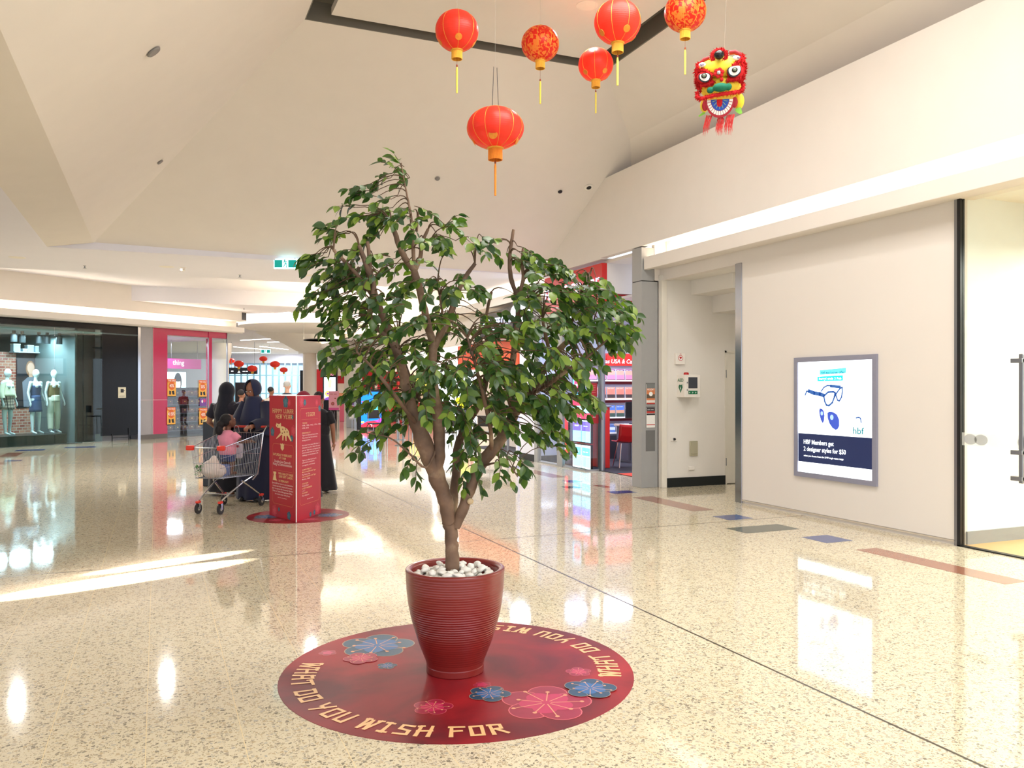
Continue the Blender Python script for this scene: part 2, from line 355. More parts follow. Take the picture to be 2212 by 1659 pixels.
c.add([(XB, B0, CZ - .03), (XB + .55, B0, CZ - .03), (XB + .55, CY, CZ - .03), (XB, CY, CZ - .03)], [(0, 1, 2, 3)])
struct('ceiling_vault', c, M_WHITE)
# the near end of the vault stays open to the added fill lamps; the dark gap and the floating panel
g = MB(); yn = 3.2
for x0, x1, y0, y1 in ((XA - .02, XC + .02, YT - .0, YT + .02), (XA - .02, XA, yn, YT), (XC, XC + .02, yn, YT), (XA, XC, yn - .02, yn)): g.box(x0, x1, y0, y1, T - .01, T + .22)
g.box(XA - .02, XC + .02, yn - .02, YT + .02, T + .22, T + .24)
struct('trim_1', g, mat('dark_recess', (112, 108, 100), .7))
g = MB(); g.box(XA + .27, XC - .27, yn + .2, YT - .14, T + .03, T + .12); g.mi = 0
struct('ceiling_panel', g, M_WHITE)
g = MB(); g.box(XA - .02, XC + .02, B0, yn, T, T + .03); struct('ceiling_back', g, M_WHITE)
# low soffit, raised trough, far ceiling
c = MB(); YA, YB2, ZR = 17.1, 26.2, 4.43
c.box(-30, XB + 1.6, YE, YA, ZL, ZL + .05); c.box(-30, UL[0], B0, YE, ZL, ZL + .05)
c.box(-30, XB + 1.6, YA + .001, YA + .05, ZL + .001, ZR); c.box(-30, XB + 1.6, YA, YB2, ZR, ZR + .05); c.box(-30, 30, YB2, YB2 + .05, ZF, ZR); c.box(-30, 30, YB2 + .05, 95, ZF, ZF + .05)
c.box(-30, XB + 1.6, 19.6, 19.75, ZR - .06, ZR)
c.box(-30, XB, YE - .012, YE, ZL + .0005, ZL + .12)
struct('ceiling', c, mat('lilac_white_paint', (232, 230, 238), .8, var=.02, nscale=2))
# ================================================================ RIGHT SIDE
XW = 7.0; G0 = 5.62; W1 = 8.80
w = MB(); w.box(XW, XW + .12, G0, W1, 0.05, 3.31); w.box(XW + .01, XW + .12, G0, W1, 0, .05)
struct('wall_right', w, mat('beige_wall_panel', (226, 219, 211), .75, nscale=2, var=.02))
w = MB(); w.box(XW - .006, XW, G0, W1, .03, .045); w.box(XW - .003, XW, G0, W1, 3.3, 3.306); struct('baseboard_right', w, mat('warm_trim', (196, 184, 166), .5))
w = MB(); w.box(XB, XB + .12, -6, YE, ZL, CZ); w.box(XB + .12, XB + .5, -6, YE + .3, ZL + .12, ZL + .2); w.box(XW + .1, XW + .2, -6, 10.7, 3.3, ZL + .2); w.box(XB, 8.3, CY + .14, YE, ZL - .02, ZL)
struct('wall_right_upper', w, M_WHITE)
w = MB(); w.bev(6.70, 6.78, -6, 10.70, 3.27, 3.455, .006); w.box(6.74, XW + .1, -6, 10.7, 3.29, 3.33); w.box(XW, XW + .12, W1, 10.72, 3.12, 3.31)
w.box(6.9, 7.4, 10.72, 10.8, 3.12, 3.95)
struct('trim_2', w, M_WHITE)
lt = MB(); lt.box(6.82, 6.96, -6, 10.6, 3.335, 3.39)
tag(lt.build('cove_light', glow('cove_glow_warm', (255, 242, 222), 7)), 'long warm cove light hidden on the ledge above the blank right wall', 'light')
# glazed shop on the right
g = MB(); g.box(XW - .02, XW + .04, G0 - .035, G0, 0, 3.34); g.box(XW - .02, XW + .04, -5, G0, 3.33, 3.35); g.box(XW - .02, XW + .04, -5, G0, 0, .012)
struct('window_1', g, M_BLACK)
g = MB(); g.box(XW - .02, XW - .0, G0, G0 + .03, 0, 3.32); struct('trim_3', g, M_STEEL)
g = MB(); g.box(XW + .005, XW + .017, -5, G0 - .035, .012, 3.33); gp = g.build('window_glass', M_GLASS); gp['kind'] = 'structure'
g = MB(); g.box(XW + .12, 12, G0 + .0, G0 + .12, 0, 3.4); g.box(10.8, 10.9, -5, G0, 0, 3.4); struct('wall_shop_inside', g, mat('bright_shop_wall', (242, 244, 240), .7))
g = MB(); g.box(XW + .05, 12, -5, G0, 3.33, 3.38); g.box(8.15, 12, 4.2, G0, 2.95, 3.33); struct('ceiling_shop', g, mat('bright_shop_ceiling', (236, 234, 226), .8))
g = MB(); g.box(XW + .1, 12, G0 - .02, G0, .0, .13); struct('baseboard_shop', g, mat('grey_skirting', (150, 152, 154), .4))
g = MB(); g.box(XW + .03, 12, -5, G0, .0, .006); struct('floor_shop', g, mat('oak_boards', (206, 160, 104), .35, var=.12, nscale=4))
area('shop_lamp', (9, 3.5, 2.9), 1.6, 170, (1, .97, .9), (0, 0, 0), 3.2)
t = thing('downlight', 'round downlight in the ceiling of the white glass-fronted shop', 'light', PZ(2225, 402, 3.33))
MB().lathe([(.09, -.006), (.11, 0), (.09, .004)], 24).build('trim_ring', M_WHITE2, t); MB().lathe([(0, -.004), (.085, -.004)], 24).build('lens', glow('lamp_white', (255, 250, 240), 12), t)
# sliding door fittings on the glass
t = thing('door_handle', 'long steel pull handle on the glass shop door at right edge', 'handle', (XW, 4.98, 0)); m = MB()
m.bev(-.03, .0, -.02, .02, .66, 1.80, .006); m.build('grip_bar', M_STEEL, t)
for z in (.70, .93, 1.74): MB().bev(-.04, .03, -.02, .09, z - .02, z + .02, .005).build('bracket', M_STEEL, t)
st = MB(); fr = Fr((XW - .001, G0 - .04, 1.02), (0, -1, 0), (0, 0, 1), (-1, 0, 0))
fr.rect(st, 0, 1.6, -.06, .06, .002); st.mi = 1
for a in (.09, .2, .62, .73, 1.16, 1.27): fr.disc(st, a, 0, .068, .05, .004)
tag(st.build('window_film', [mat('frosted_film', (232, 234, 226), .5, alpha=.55, var=0), mat('frosted_film_dot', (176, 178, 180), .5, alpha=.8, var=0)]), 'frosted safety film with grey ovals across the right glass', 'film')
t = thing('light_switch', 'white rectangular light switch inside the glass-fronted shop', 'switch', (8.0, G0 - .001, 1.28)); MB().bev(-.035, .035, -.012, 0, -.06, .06, .004).build('plate', M_WHITE2, t); MB().bev(-.01, .01, -.018, -.01, -.015, .015, .002).build('rocker', M_WHITE2, t)
# chrome cladding, recess with first-aid cabinet, grey brochure pillar
struct('trim_4', MB().bev(XW - .012, XW + .13, W1, W1 + .13, 0, 3.13, .004), mat('chrome_cladding', (170, 172, 178), .16, 1, var=0))
YR = 10.64
w = MB(); w.box(6.97, 8.13, YR, YR + .1, 0, 3.2); w.box(8.13, 11, YR, YR + .1, 2.08, 3.4); w.box(9.1, 11, YR, YR + .1, 0, 2.08); w.box(6.97, 11, YR + .08, YR + .1, 0, 3.2)
w.box(10.9, 11, W1, YR, 0, 3.4); w.box(XW + .12, 11, W1 - .02, W1, 0, 3.4); w.box(7.9, 11, YR - .55, YR, 2.66, 3.2); w.box(7.5, 11, YR - 1.0, YR, 2.92, 3.2); w.box(XW + .13, 11, W1, YR, 3.14, 3.2)
struct('wall_recess', w, mat('cream_wall', (230, 225, 216), .8, nscale=3, var=.02))
d = MB(); d.box(8.16, 9.07, YR + .005, YR + .04, .012, 2.05); struct('door_1', d, mat('cream_door', (228, 222, 208), .5))
for z in (.35, 1.72): h = MB(); h.tube([(8.15, YR - .004, z - .06), (8.15, YR - .004, z + .06)], .011, 10); hh = h.build('door_hinge', M_STEEL, bpy.data.objects['door_1'])
d = MB(); d.box(8.13, 8.16, YR - .01, YR + .05, 0, 2.08); d.box(8.13, 9.1, YR - .01, YR + .05, 2.05, 2.08); struct('trim_5', d, mat('cream_door', (228, 222, 208), .5))
struct('baseboard_recess', MB().box(6.97, 8.13, YR - .02, YR, 0, .14), mat('black_skirting', (22, 28, 30), .35))
struct('trim_6', MB().bev(6.96, 7.05, YR - .03, YR + .02, 0, 3.12, .004), mat('cream_door', (228, 222, 208), .5))
area('recess_lamp', (8.4, 9.6, 3.1), .5, 18, WARM)
p = thing('brochure_pillar', 'tall grey metal clad pillar with three brochure slots', 'pillar', (6.67, 10.72, 0)); p['kind'] = 'structure'
m = MB(); m.bev(0, .29, 0, .27, 0, 3.10, .004); m.bev(0, .22, .0, .27, 3.112, 3.61, .004); m.mi = 1; m.box(.004, .286, .006, .264, 3.09, 3.12)
m.build('cladding', [M_GREY, M_BLACK], p)
m = MB()
for a, b in ((.70, 1.32), (1.36, 1.87), (.02 + .62, .63)):
    pass
fr = Fr(p.location, (1, 0, 0), (0, 0, 1))
def zp(py, t=12.6): return H + (HY - py) / F * t
slots = ((zp(873), zp(827)), (zp(923), zp(878)), (zp(974), zp(929)))
for z0, z1 in slots:
    s_ = MB(); s_.box(.075, .235, -.004, .002, z0, z1); s_.build('brochure_slot', mat('slot_grey', (112, 112, 110), .5), p)
def brochure(name, loc, rotz, wd, ht, label, cols, words, group=None, tilt=0, parent=None):
    t = thing(name, label, 'brochure', loc, rotz, group); t.rotation_euler = (tilt, 0, rotz)
    m = MB(); m.bev(-wd / 2, wd / 2, -.004, .004, 0, ht, .001); m.build('pages', mat('paper_white', (236, 234, 228), .6), t)
    f = Fr((0, -.0041, 0), (1, 0, 0), (0, 0, 1)); q = MB(); ms = []
    for i, (c_, b0, b1) in enumerate(cols): q.mi = i; ms.append(mat('print_%d_%d_%d' % c_, c_, .4, var=.08, nscale=40)); f.rect(q, -wd / 2 + .002, wd / 2 - .002, b0 * ht, b1 * ht, .0005 + i * .0002)
    q.mi = len(ms); ms.append(mat('print_white', (245, 245, 240), .5, var=0))
    for (s_, b, h_) in words: f.text(q, s_, 0, b * ht, h_ * ht, .0022, 'C', width=wd * .8)
    q.build('cover_print', ms, t); return t
b1 = brochure('brochure', p.location + Vector((.155, -.009, slots[0][0])), 0, .15, .30, 'holiday brochure with round white badge in the upper pillar slot', [((208, 128, 84), .0, .8), ((96, 84, 70), .3, .5), ((230, 222, 214), .08, .2), ((170, 40, 40), 0, .06), ((120, 124, 122), .8, 1)], [('HOLIDAY', .7, .09)])
q = MB(); f = Fr((0, -.0062, 0), (1, 0, 0), (0, 0, 1)); f.disc(q, 0, .155, .033, .033); q.build('badge', mat('print_white'), b1)
brochure('brochure', p.location + Vector((.155, -.009, slots[1][0])), 0, .15, .30, 'white and red deals leaflet in the middle pillar slot', [((70, 66, 70), .82, 1), ((190, 60, 52), .72, .82), ((44, 42, 46), .62, .7), ((190, 60, 52), .12, .16)], [('##', .87, .05)])
# ---- defibrillator, its sign, sockets on the recess wall
def wallbox(name, label, cat, px0, px1, py0, py1, dep, y=YR, m=None, part='case'):
    a, b = PY(px0, py1, y), PY(px1, py0, y); t = thing(name, label, cat, ((a.x + b.x) / 2, y, (a.z + b.z) / 2))
    w_, h_ = (b.x - a.x) / 2, (b.z - a.z) / 2
    MB().bev(-w_, w_, -dep, 0, -h_, h_, .004).build(part, m or M_WHITE2, t); return t, w_, h_
t, w_, h_ = wallbox('defibrillator_cabinet', 'white AED defibrillator wall cabinet with dark window', 'cabinet', 1462, 1496, 810, 858, .2)
f = Fr((0, -.201, 0), (1, 0, 0), (0, 0, 1)); q = MB(); f.rect(q, -w_ * .52, w_ * .62, -h_ * .2, h_ * .78, .002); q.build('window', mat('dark_window', (64, 68, 76), .08), t)
q = MB(); f.rect(q, -w_ * .52, w_ * .62, -h_ * .72, -h_ * .42, .002); q.mi = 1
for i in range(4): f.poly(q, [(-w_ * .45 + i * .055, -h_ * .66), (-w_ * .3 + i * .055, -h_ * .6), (-w_ * .36 + i * .055, -h_ * .48)], .003)
q.build('instruction_strip', [mat('aed_green', (20, 110, 70), .4, var=0), mat('print_white')], t)
fs = Fr((-w_ - .0005, -.1, 0), (0, -1, 0), (0, 0, 1), (-1, 0, 0)); q = MB(); fs.text(q, 'AED', 0, h_ * .38, h_ * .3, .002, 'C', width=.15)
fs.disc(q, -.022, -h_ * .08, .03, .035); fs.disc(q, .022, -h_ * .08, .03, .035); fs.poly(q, [(-.05, -h_ * .12), (0, -h_ * .62), (.05, -h_ * .12)], .0012); fs.rect(q, .045, .07, h_ * .1, h_ * .13, .002); q.mi = 1
fs.poly(q, [(.012, 0), (-.016, -.035), (0, -.035), (-.01, -.075), (.02, -.028), (.004, -.028)], .003); q.build('side_lettering', [MC['aed_green'], MC['print_white']], t)
q = MB(); q.lathe([(.04, h_), (.04, h_ + .02), (.032, h_ + .035), (0, h_ + .04)], 16, Matrix.Translation((-w_ * .3, -.1, 0))); q.build('alarm_lamp', mat('alarm_red', (190, 30, 34), .2), t, True)
for z in (.05, -.06): MB().bev(-w_ * .72, -w_ * .6, -.208, -.2, z - .012, z + .012, .002).build('latch', M_STEEL, t)
t, w_, h_ = wallbox('defibrillator_sign', 'small white box sign with red heart symbol above AED cabinet', 'sign', 1456, 1476, 763, 787, .05)
f = Fr((0, -.051, 0), (1, 0, 0), (0, 0, 1)); q = MB(); f.disc(q, 0, .01, .042, .042, .001); q.mi = 1; f.disc(q, 0, .01, .034, .034, .0015); q.mi = 0
f.disc(q, -.009, .018, .012, .012, .002); f.disc(q, .009, .018, .012, .012, .002); f.poly(q, [(-.02, .014), (0, -.014), (.02, .014)], .0022); f.text(q, 'AED', 0, .065, .012, .002, 'C'); q.build('symbol', [mat('symbol_red', (200, 40, 44), .4, var=0), MC['print_white']], t)
t, w_, h_ = wallbox('power_outlet', 'white power outlet with black plug low on the recess wall', 'outlet', 1449, 1461, 944, 953, .02); MB().bev(-.02, .005, -.05, -.02, -.018, .018, .004).build('plug', M_BLACK, t); MB().bev(.02, .03, -.024, -.02, -.006, .006, .001).build('switch', M_BLACK, t)
t, w_, h_ = wallbox('access_panel', 'beige metal service hatch on the recess wall', 'panel', 1489, 1505, 952, 985, .03, m=mat('hatch_beige', (178, 172, 146), .45)); MB().bev(-w_ * .7, w_ * .9, -.038, -.03, -h_ * .7, h_ * .8, .003).build('hatch_door', MC['hatch_beige'], t)
t, w_, h_ = wallbox('power_outlet', 'double white power outlet just above the black skirting', 'outlet', 1487, 1499, 1007, 1016, .02); MB().bev(-w_ * .8, w_ * .8, -.024, -.02, -h_ * .7, h_ * .4, .002).build('cover', M_WHITE2, t)
t = thing('sprinkler', 'small sprinkler head under the recess ceiling beam', 'sprinkler', PY(1597, 648, YR - .5)); MB().lathe([(.03, 0), (.008, .005), (.008, .04), (.02, .045)], 12).build('nozzle', M_STEEL, t)
# ================================================================ LEFT SHOPFRONTS (one long oblique front)
L0 = Vector((-3.61, 24.1, 0)); LU = Vector((.793, .609, 0)).normalized(); LW = Vector((LU.y, -LU.x, 0)); LR = math.atan2(LU.y, LU.x)
def LS(px, off=0, py=900): return (PP(px, py, L0 + LW * off, LW) - L0).dot(LU)       # distance along the front of a photo column
def LP(s, off, z=0): return L0 + LU * s + LW * off + Vector((0, 0, z))
def LZ(px, py, off=0): return PP(px, py, L0 + LW * off, LW).z
LM = Matrix.Translation(L0) @ Matrix.Rotation(LR, 4, 'Z')                             # local x along the front, local -y towards the viewer
def lbox(m, s0, s1, o0, o1, z0, z1): return m.box(s0, s1, -o1, -o0, z0, z1, LM)
SE = LS(491)
m = MB(); lbox(m, -14, SE + .35, .32, .40, 3.30, 3.46); lbox(m, -14, SE + .3, -.4, .36, 3.33, 3.37); lbox(m, -14, SE + .35, -.4, .32, 3.28, 3.34); struct('trim_7', m, M_WHITE)
m = MB(); lbox(m, -14, SE + .7, -.42, -.36, 3.3, 4.5); lbox(m, -14, SE + .7, -.4, .1, 3.70, 3.76); lbox(m, -14, SE + .7, .06, .12, 3.70, 4.5); struct('wall_left_upper', m, M_WHITE)
m = MB(); lbox(m, SE + .5, SE + .68, -.4, .13, 3.74, 3.98); struct('cove_end_shade', m, M_BLACK)  # black block stands in for the shade at the cove's open end
m = MB(); lbox(m, -14, SE + .2, -.15, .05, 3.38, 3.43)
tag(m.build('cove_light', glow('cove_glow_left', (255, 240, 216), 6)), 'long bright cove light above the two shopfronts on the left', 'light')
s = {k: LS(k) for k in (0, 117, 178, 220, 297, 303, 330, 361, 450, 457, 491)}
m = MB(); lbox(m, s[303], s[330], -.3, .0, .13, 3.3); struct('wall_left_pier', m, mat('pale_grey_panel', (158, 154, 156), .4))
m = MB(); lbox(m, s[297], s[303], -.3, .02, 0, 3.3); struct('trim_9', m, MC['chrome_cladding'])
m = MB(); lbox(m, s[330], s[361], -.3, .015, .13, 3.3); struct('wall_left_pink_pier', m, mat('raspberry_gloss', (186, 40, 84), .15))
m = MB(); lbox(m, s[303], s[361], -.3, .02, 0, .13); struct('baseboard_left', m, mat('brown_stone', (98, 90, 82), .3, var=.15, nscale=20))
m = MB()
for z in (1.14,): lbox(m, s[303], s[361], -.01, .0175, z, z + .012)
lbox(m, s[330] - .012, s[330], -.01, .018, .13, 3.3); struct('trim_10', m, mat('pale_joint', (214, 190, 190), .4))
# ---- dark fashion shop
DK = mat('near_black_gloss', (9, 9, 14), .2, spec=.25)
m = MB(); lbox(m, -14, s[297], -.3, .0, 3.12, 3.3); lbox(m, s[178], s[220], -.34, -.30, .02, 3.12); lbox(m, s[220], s[297], -.06, .0, .16, 3.12)
struct('wall_left_black_panels', m, DK)
m = MB(); lbox(m, s[220], s[297], -.4, -.36, 0, .2); struct('wall_left_low_strip', m, MC['pale_grey_panel'])
d = thing('pivot_frame', 'thin black floor frame under the black shop panel', 'frame', LP((s[220] + s[297]) / 2, .02)); m = MB()
lbox(m, s[220] + .3, s[220] + .32, .0, .02, 0, .2); lbox(m, s[297] - .3, s[297] - .28, .0, .02, 0, .35); lbox(m, s[220] + .3, s[297] - .28, .0, .02, .08, .1); m.build('rail', M_BLACK, d, world=True)
t = thing('notice', 'small cream square notice with black icon on black shop panel', 'sign', LP(LS(263), .005, LZ(263, 848))); t.rotation_euler.z = LR
m = MB(); m.box(-.12, .12, -.012, 0, -.15, .15); m.build('plate', mat('cream_sign', (222, 216, 192), .5), t)
f = Fr((0, -.0125, 0), (1, 0, 0), (0, 0, 1)); q = MB(); f.rect(q, -.05, .05, .0, .1, .001); f.rect(q, .03, .09, .04, .06, .001); f.text(q, '###', 0, -.11, .03, .001, 'C', .18); q.build('icon', M_BLACK, t)
m = MB(); lbox(m, -14, s[117] - .01, .005, .02, .01, 3.12); lbox(m, s[117] + .01, s[178], .005, .02, .01, 3.12); lbox(m, s[178] + .02, s[220], .005, .02, .01, 3.12)
o = m.build('window_left_glass', glass('green_glass', (222, 238, 236), .03)); o['kind'] = 'structure'
m = MB(); lbox(m, -14, s[297], -4.2, -.0, 3.0, 3.04); struct('ceiling_fashion', m, mat('shop_ceiling_blue_grey', (150, 168, 170), .8))
m = MB(); lbox(m, -14, s[297], -4.3, -4.2, 0, 3.1); lbox(m, s[178] + .0, s[178] + .05, -4.2, -.3, 0, 3.1); lbox(m, s[178], s[297], -4.2, -.4, 0, .01); struct('wall_fashion_back', m, mat('shop_grey_green', (96, 110, 108), .8))
m = MB(); lbox(m, -14, s[178], -4.2, 0, 0, .012); struct('floor_fashion', m, mat('dark_shop_floor', (70, 74, 74), .3))
t = thing('display_platform', 'low dark plinth under the white mannequins', 'platform', LP(1, -.5)); m = MB(); lbox(m, -10, LS(149), -1.25, -.10, .012, .27); m.build('plinth', mat('dark_plinth', (34, 40, 34), .3), t, world=True)
# brick feature wall with portrait poster
bk = bpy.data.materials.new('red_brick'); bk.use_nodes = True; N = bk.node_tree.nodes; L = bk.node_tree.links
tc = N.new('ShaderNodeTexCoord'); mp = N.new('ShaderNodeMapping'); mp.inputs['Rotation'].default_value = (PI / 2, 0, 0); br = N.new('ShaderNodeTexBrick'); br.inputs['Scale'].default_value = 3.2
br.inputs['Color1'].default_value = lin((150, 70, 56)); br.inputs['Color2'].default_value = lin((190, 130, 104)); br.inputs['Mortar'].default_value = lin((190, 168, 150)); br.inputs['Mortar Size'].default_value = .03
L.new(tc.outputs['Object'], mp.inputs[0]); L.new(mp.outputs[0], br.inputs['Vector']); L.new(br.outputs['Color'], N['Principled BSDF'].inputs['Base Color'])
BO = -2.2
def loc_on(s0, s1, off): t = LP((s0 + s1) / 2, off); return t
w_ = thing('brick_display_wall', 'red brick feature wall behind the mannequins', 'wall panel', LP(LS(60, BO), BO)); w_.rotation_euler.z = LR
h0, h1 = LS(-40, BO) - LS(60, BO), LS(119, BO) - LS(60, BO)
MB().box(h0, h1, 0, .08, 0.012, LZ(60, 762, BO)).build('bricks', bk, w_)
t = thing('portrait_poster', 'tall dark poster of a blonde person on the brick wall', 'poster', LP(LS(62, BO), BO + .01, 0)); t.rotation_euler.z = LR
zt = LZ(60, 764, BO); zb = LZ(60, 880, BO)
MB().box(-.36, .36, -.02, 0, zb, zt).build('board', mat('poster_dark', (38, 34, 38), .5), t)
f = Fr((0, -.021, 0), (1, 0, 0), (0, 0, 1)); q = MB(); f.disc(q, .03, zt - .42, .13, .22, .001); q.mi = 1; f.disc(q, .04, zt - .4, .1, .15, .002); f.rect(q, -.01, .1, zt - .7, zt - .5, .0015); q.mi = 2; f.poly(q, [(-.16, zb + .02), (.34, zb + .02), (.26, zt - .75), (.12, zt - .66), (-.04, zt - .66), (-.2, zt - .8)], .0025)
q.build('portrait', [mat('poster_hair', (150, 100, 60), .5), mat('poster_skin', (222, 172, 144), .5), mat('poster_top', (128, 130, 140), .5)], t)
t = thing('display_shelf', 'pale blue shelf of white folded goods above the brick wall', 'shelf', LP(LS(70, BO), BO + .1, LZ(70, 761, BO))); t.rotation_euler.z = LR
a, b = LS(20, BO) - LS(70, BO), LS(118, BO) - LS(70, BO); MB().box(a, b, -.15, .1, -.03, 0).build('board', mat('pale_blue_paint', (190, 214, 226), .5), t)
rnd = random.Random(2); x = a + .1; i = 0
while x < b - .1:
    g = thing('shoe_box', 'white folded stack on the shelf above the brick wall', 'box', LP(LS(70, BO) + x, BO + .12, LZ(70, 761, BO) + .001), LR, 'white goods on the shelf above the bricks')
    hh = rnd.uniform(.08, .22); wq = rnd.uniform(.06, .1); MB().bev(-wq, wq, -.08, .08, 0, hh, .01).build('box_body', MC['pale_blue_paint'], g); MB().bev(-wq - .004, wq + .004, -.084, .084, hh - .03, hh, .006).build('lid', M_WHITE2, g); x += wq * 2 + .03
# track lights
def spot(loc, label, g='track spotlights in the fashion shop'):
    t = thing('track_spotlight', label, 'light', loc, LR, g)
    MB().box(-.03, .03, -.03, .03, -.08, 0).build('bracket', M_BLACK, t)
    MB().lathe([(.075, -.3), (.08, -.28), (.08, -.08), (.05, -.07)], 16).build('barrel', mat('spot_grey', (52, 58, 60), .4), t, True); MB().lathe([(0, -.296), (.062, -.296)], 16).build('lens', glow('spot_lens', (225, 240, 255), 14), t); return t
sp = spot(LP(LS(30, -.7), -.7, 3.0), 'grey track spotlight over the shop window display')
for px in (48, 84, 102, 128): dup(sp, LP(LS(px, -.8), -.8, 3.0))
for k, sx in enumerate((LS(10), LS(60), LS(110), LS(150))): area('fashion_lamp', LP(sx, -.35 if k < 3 else -1.2, 2.9), .45, 42, COOL)
# ================================================================ PINK SHOP
m = MB(); lbox(m, s[361], s[491], -.12, .0, 3.08, 3.3); lbox(m, s[450], s[457], -.10, .02, 0, 3.3); struct('trim_11', m, MC['raspberry_gloss'])
m = MB(); lbox(m, s[361], s[450], .004, .016, .01, 3.08); lbox(m, s[457], s[491], .004, .016, .01, 3.08); o = m.build('window_pink_glass', M_GLASS); o['kind'] = 'structure'
m = MB(); lbox(m, s[491] - .03, s[491], -.01, .03, 0, 3.3); lbox(m, s[450] - .02, s[450], -.01, .03, 0, 3.08); struct('trim_12', m, M_STEEL)
SO = -3.4
m = MB(); lbox(m, s[361] - .4, SE - .5, SO - .1, SO, 0, 3.1); lbox(m, s[361] - .4, s[361] - .3, SO, -.1, 0, 3.1); struct('wall_pink_back', m, mat('shop_lilac_white', (214, 206, 222), .7))
m = MB(); lbox(m, s[361] - .4, SE, SO, 0, 3.06, 3.1); struct('ceiling_pink', m, mat('shop_lilac_white')); m = MB(); lbox(m, s[361] - .4, SE, SO, 0, 0, .012); struct('floor_pink', m, mat('dark_shop_floor'))
def on_left(name, label, cat, px, py, off, **k): t = thing(name, label, cat, LP(LS(px, off), off, LZ(px, py, off)), LR, **k); return t
def lsz(px0, px1, py0, py1, off): return (LS(px1, off) - LS(px0, off)) / 2, (LZ(px0, py0, off) - LZ(px0, py1, off)) / 2
t = on_left('header_sign', 'magenta header sign over the counter in the pink shop', 'sign', 400, 786, -1.6); a, b = lsz(361, 432, 781, 803, -1.6); MB().box(-a, a, 0, .06, -b, b).build('board', mat('magenta_board', (158, 30, 110), .4, em=.25), t)
for sx in (-1, 1): q = MB(); q.tube([(sx * a * .8, .03, b), (sx * a * .8, .03, 3.07 - t.location.z)], .01, 6); q.build('hanging_rod', M_STEEL, t)
f = Fr((0, -.001, 0), (1, 0, 0), (0, 0, 1)); q = MB(); f.text(q, 'thing', -a * .75, -.04, .16, .002); q.build('lettering', mat('print_white'), t)
t = on_left('beauty_poster', 'bright lightbox poster of a face with black fringe', 'poster', 382, 826, -1.5); a, b = lsz(362, 402, 804, 849, -1.5); MB().box(-a, a, 0, .06, -b, b).build('lightbox', glow('lightbox_cyan_white', (206, 238, 250), 1.6), t)
q = MB(); f = Fr((0, -.001, 0), (1, 0, 0), (0, 0, 1)); f.disc(q, .04, .02, .15, .3, .002); q.mi = 1; f.disc(q, .04, -.06, .1, .2, .004); f.rect(q, -.02, .09, -.4, -.2, .003); q.mi = 0; f.disc(q, .04, .12, .13, .1, .006); f.poly(q, [(.06, -.36), (.3, -b + .02), (.0, -b + .02), (.0, -.42)], .006)
q.mi = 2; f.disc(q, .2, -.22, .03, .04, .005)
q.build('portrait', [mat('poster_black', (24, 22, 28), .4), glow('poster_pale_skin', (250, 226, 220), 1.0), mat('print_pink', (206, 70, 130), .4)], t)
# bags hung in columns, water bottles below
def bagp(c, label, g):
    t = thing('handbag', label, 'bag', (0, 0, 0), LR, g); m = MB()
    m.bev(-.11, .11, -.05, .05, 0, .16, .03); m.build('bag_body', c, t, True); m = MB(); m.tube([(-.07, 0, .15), (-.05, 0, .24), (.05, 0, .24), (.07, 0, .15)], .008, 6); m.build('handle', M_BLACK, t); MB().bev(-.02, .02, -.058, -.05, .08, .11, .003).build('clasp', mat('gold_clasp', (210, 180, 110), .3, 1), t); return t
BC = [(mat('bag_plum', (92, 60, 74), .5), 'plum'), (mat('bag_brown', (106, 66, 52), .5), 'brown'), (mat('bag_charcoal', (50, 46, 54), .5), 'charcoal')]
rk = on_left('display_rack', 'tall dark slat rack holding rows of handbags in pink shop', 'rack', 410, 935, -.75); rk.location.z = .012
MB().box(-.95, .72, .1, .16, 0, 1.5).build('back_panel', mat('rack_dark', (44, 38, 46), .6), rk)
for r in range(5): MB().box(-.9, .7, -.1, .1, .14 + .27 * r, .155 + .27 * r).build('shelf', mat('rack_shelf', (120, 120, 140), .3), rk)
PB = []
for i, (cm, nm) in enumerate(BC): PB.append(None)
for r in range(5):
    for k in range(6):
        i = (0, 2, 0, 1, 1, 2)[k]; cm, nm = BC[i]; lc = LP(LS(410, -.75) - .78 + .27 * k, -.74, .169 + .27 * r); g = nm + ' handbags on the slat rack'
        if PB[i] is None: PB[i] = bagp(cm, nm + ' handbag on the slat rack in the pink shop', g); PB[i].location = lc
        else: dup(PB[i], lc)
def sale(px, py, label, pct, dy=0):
    t = on_left('sale_poster', label, 'poster', px, py, .04); MB().box(-.15, .15, 0, .006, -.27, .27).build('sheet', mat('sale_yellow', (236, 178, 78), .5), t)
    f = Fr((0, -.001, 0), (1, 0, 0), (0, 0, 1)); q = MB(); f.rect(q, -.15, .15, .17, .27, .001); f.disc(q, 0, .06, .115, .12, .0014); q.mi = 1; f.text(q, 'THE SALE', 0, .195, .05, .003, 'C', .26); f.text(q, pct, 0, .02, .1, .003, 'C', .16 if len(pct) < 5 else .24)
    q.mi = 2; f.poly(q, [(-.09, -.2), (-.09, -.08), (-.03, -.1), (-.03, -.2)], .002); f.poly(q, [(.03, -.2), (.0, -.1), (.08, -.08), (.1, -.2)], .002); f.rect(q, -.15, .15, -.27, -.245, .001)
    q.build('print', [mat('sale_orange', (224, 106, 44), .5, var=0), mat('print_white'), mat('poster_black')], t)
sale(371, 838, 'orange 40% sale poster high on pink shop window beside pink pier', '40%'); sale(370, 899, 'orange 40 50% sale poster low on pink shop window beside pink pier', '40 50%')
sale(438, 840, 'orange 50% sale poster high by the steel window post', '50%'); sale(439, 900, 'orange 40% sale poster low by the steel window post', '40%')
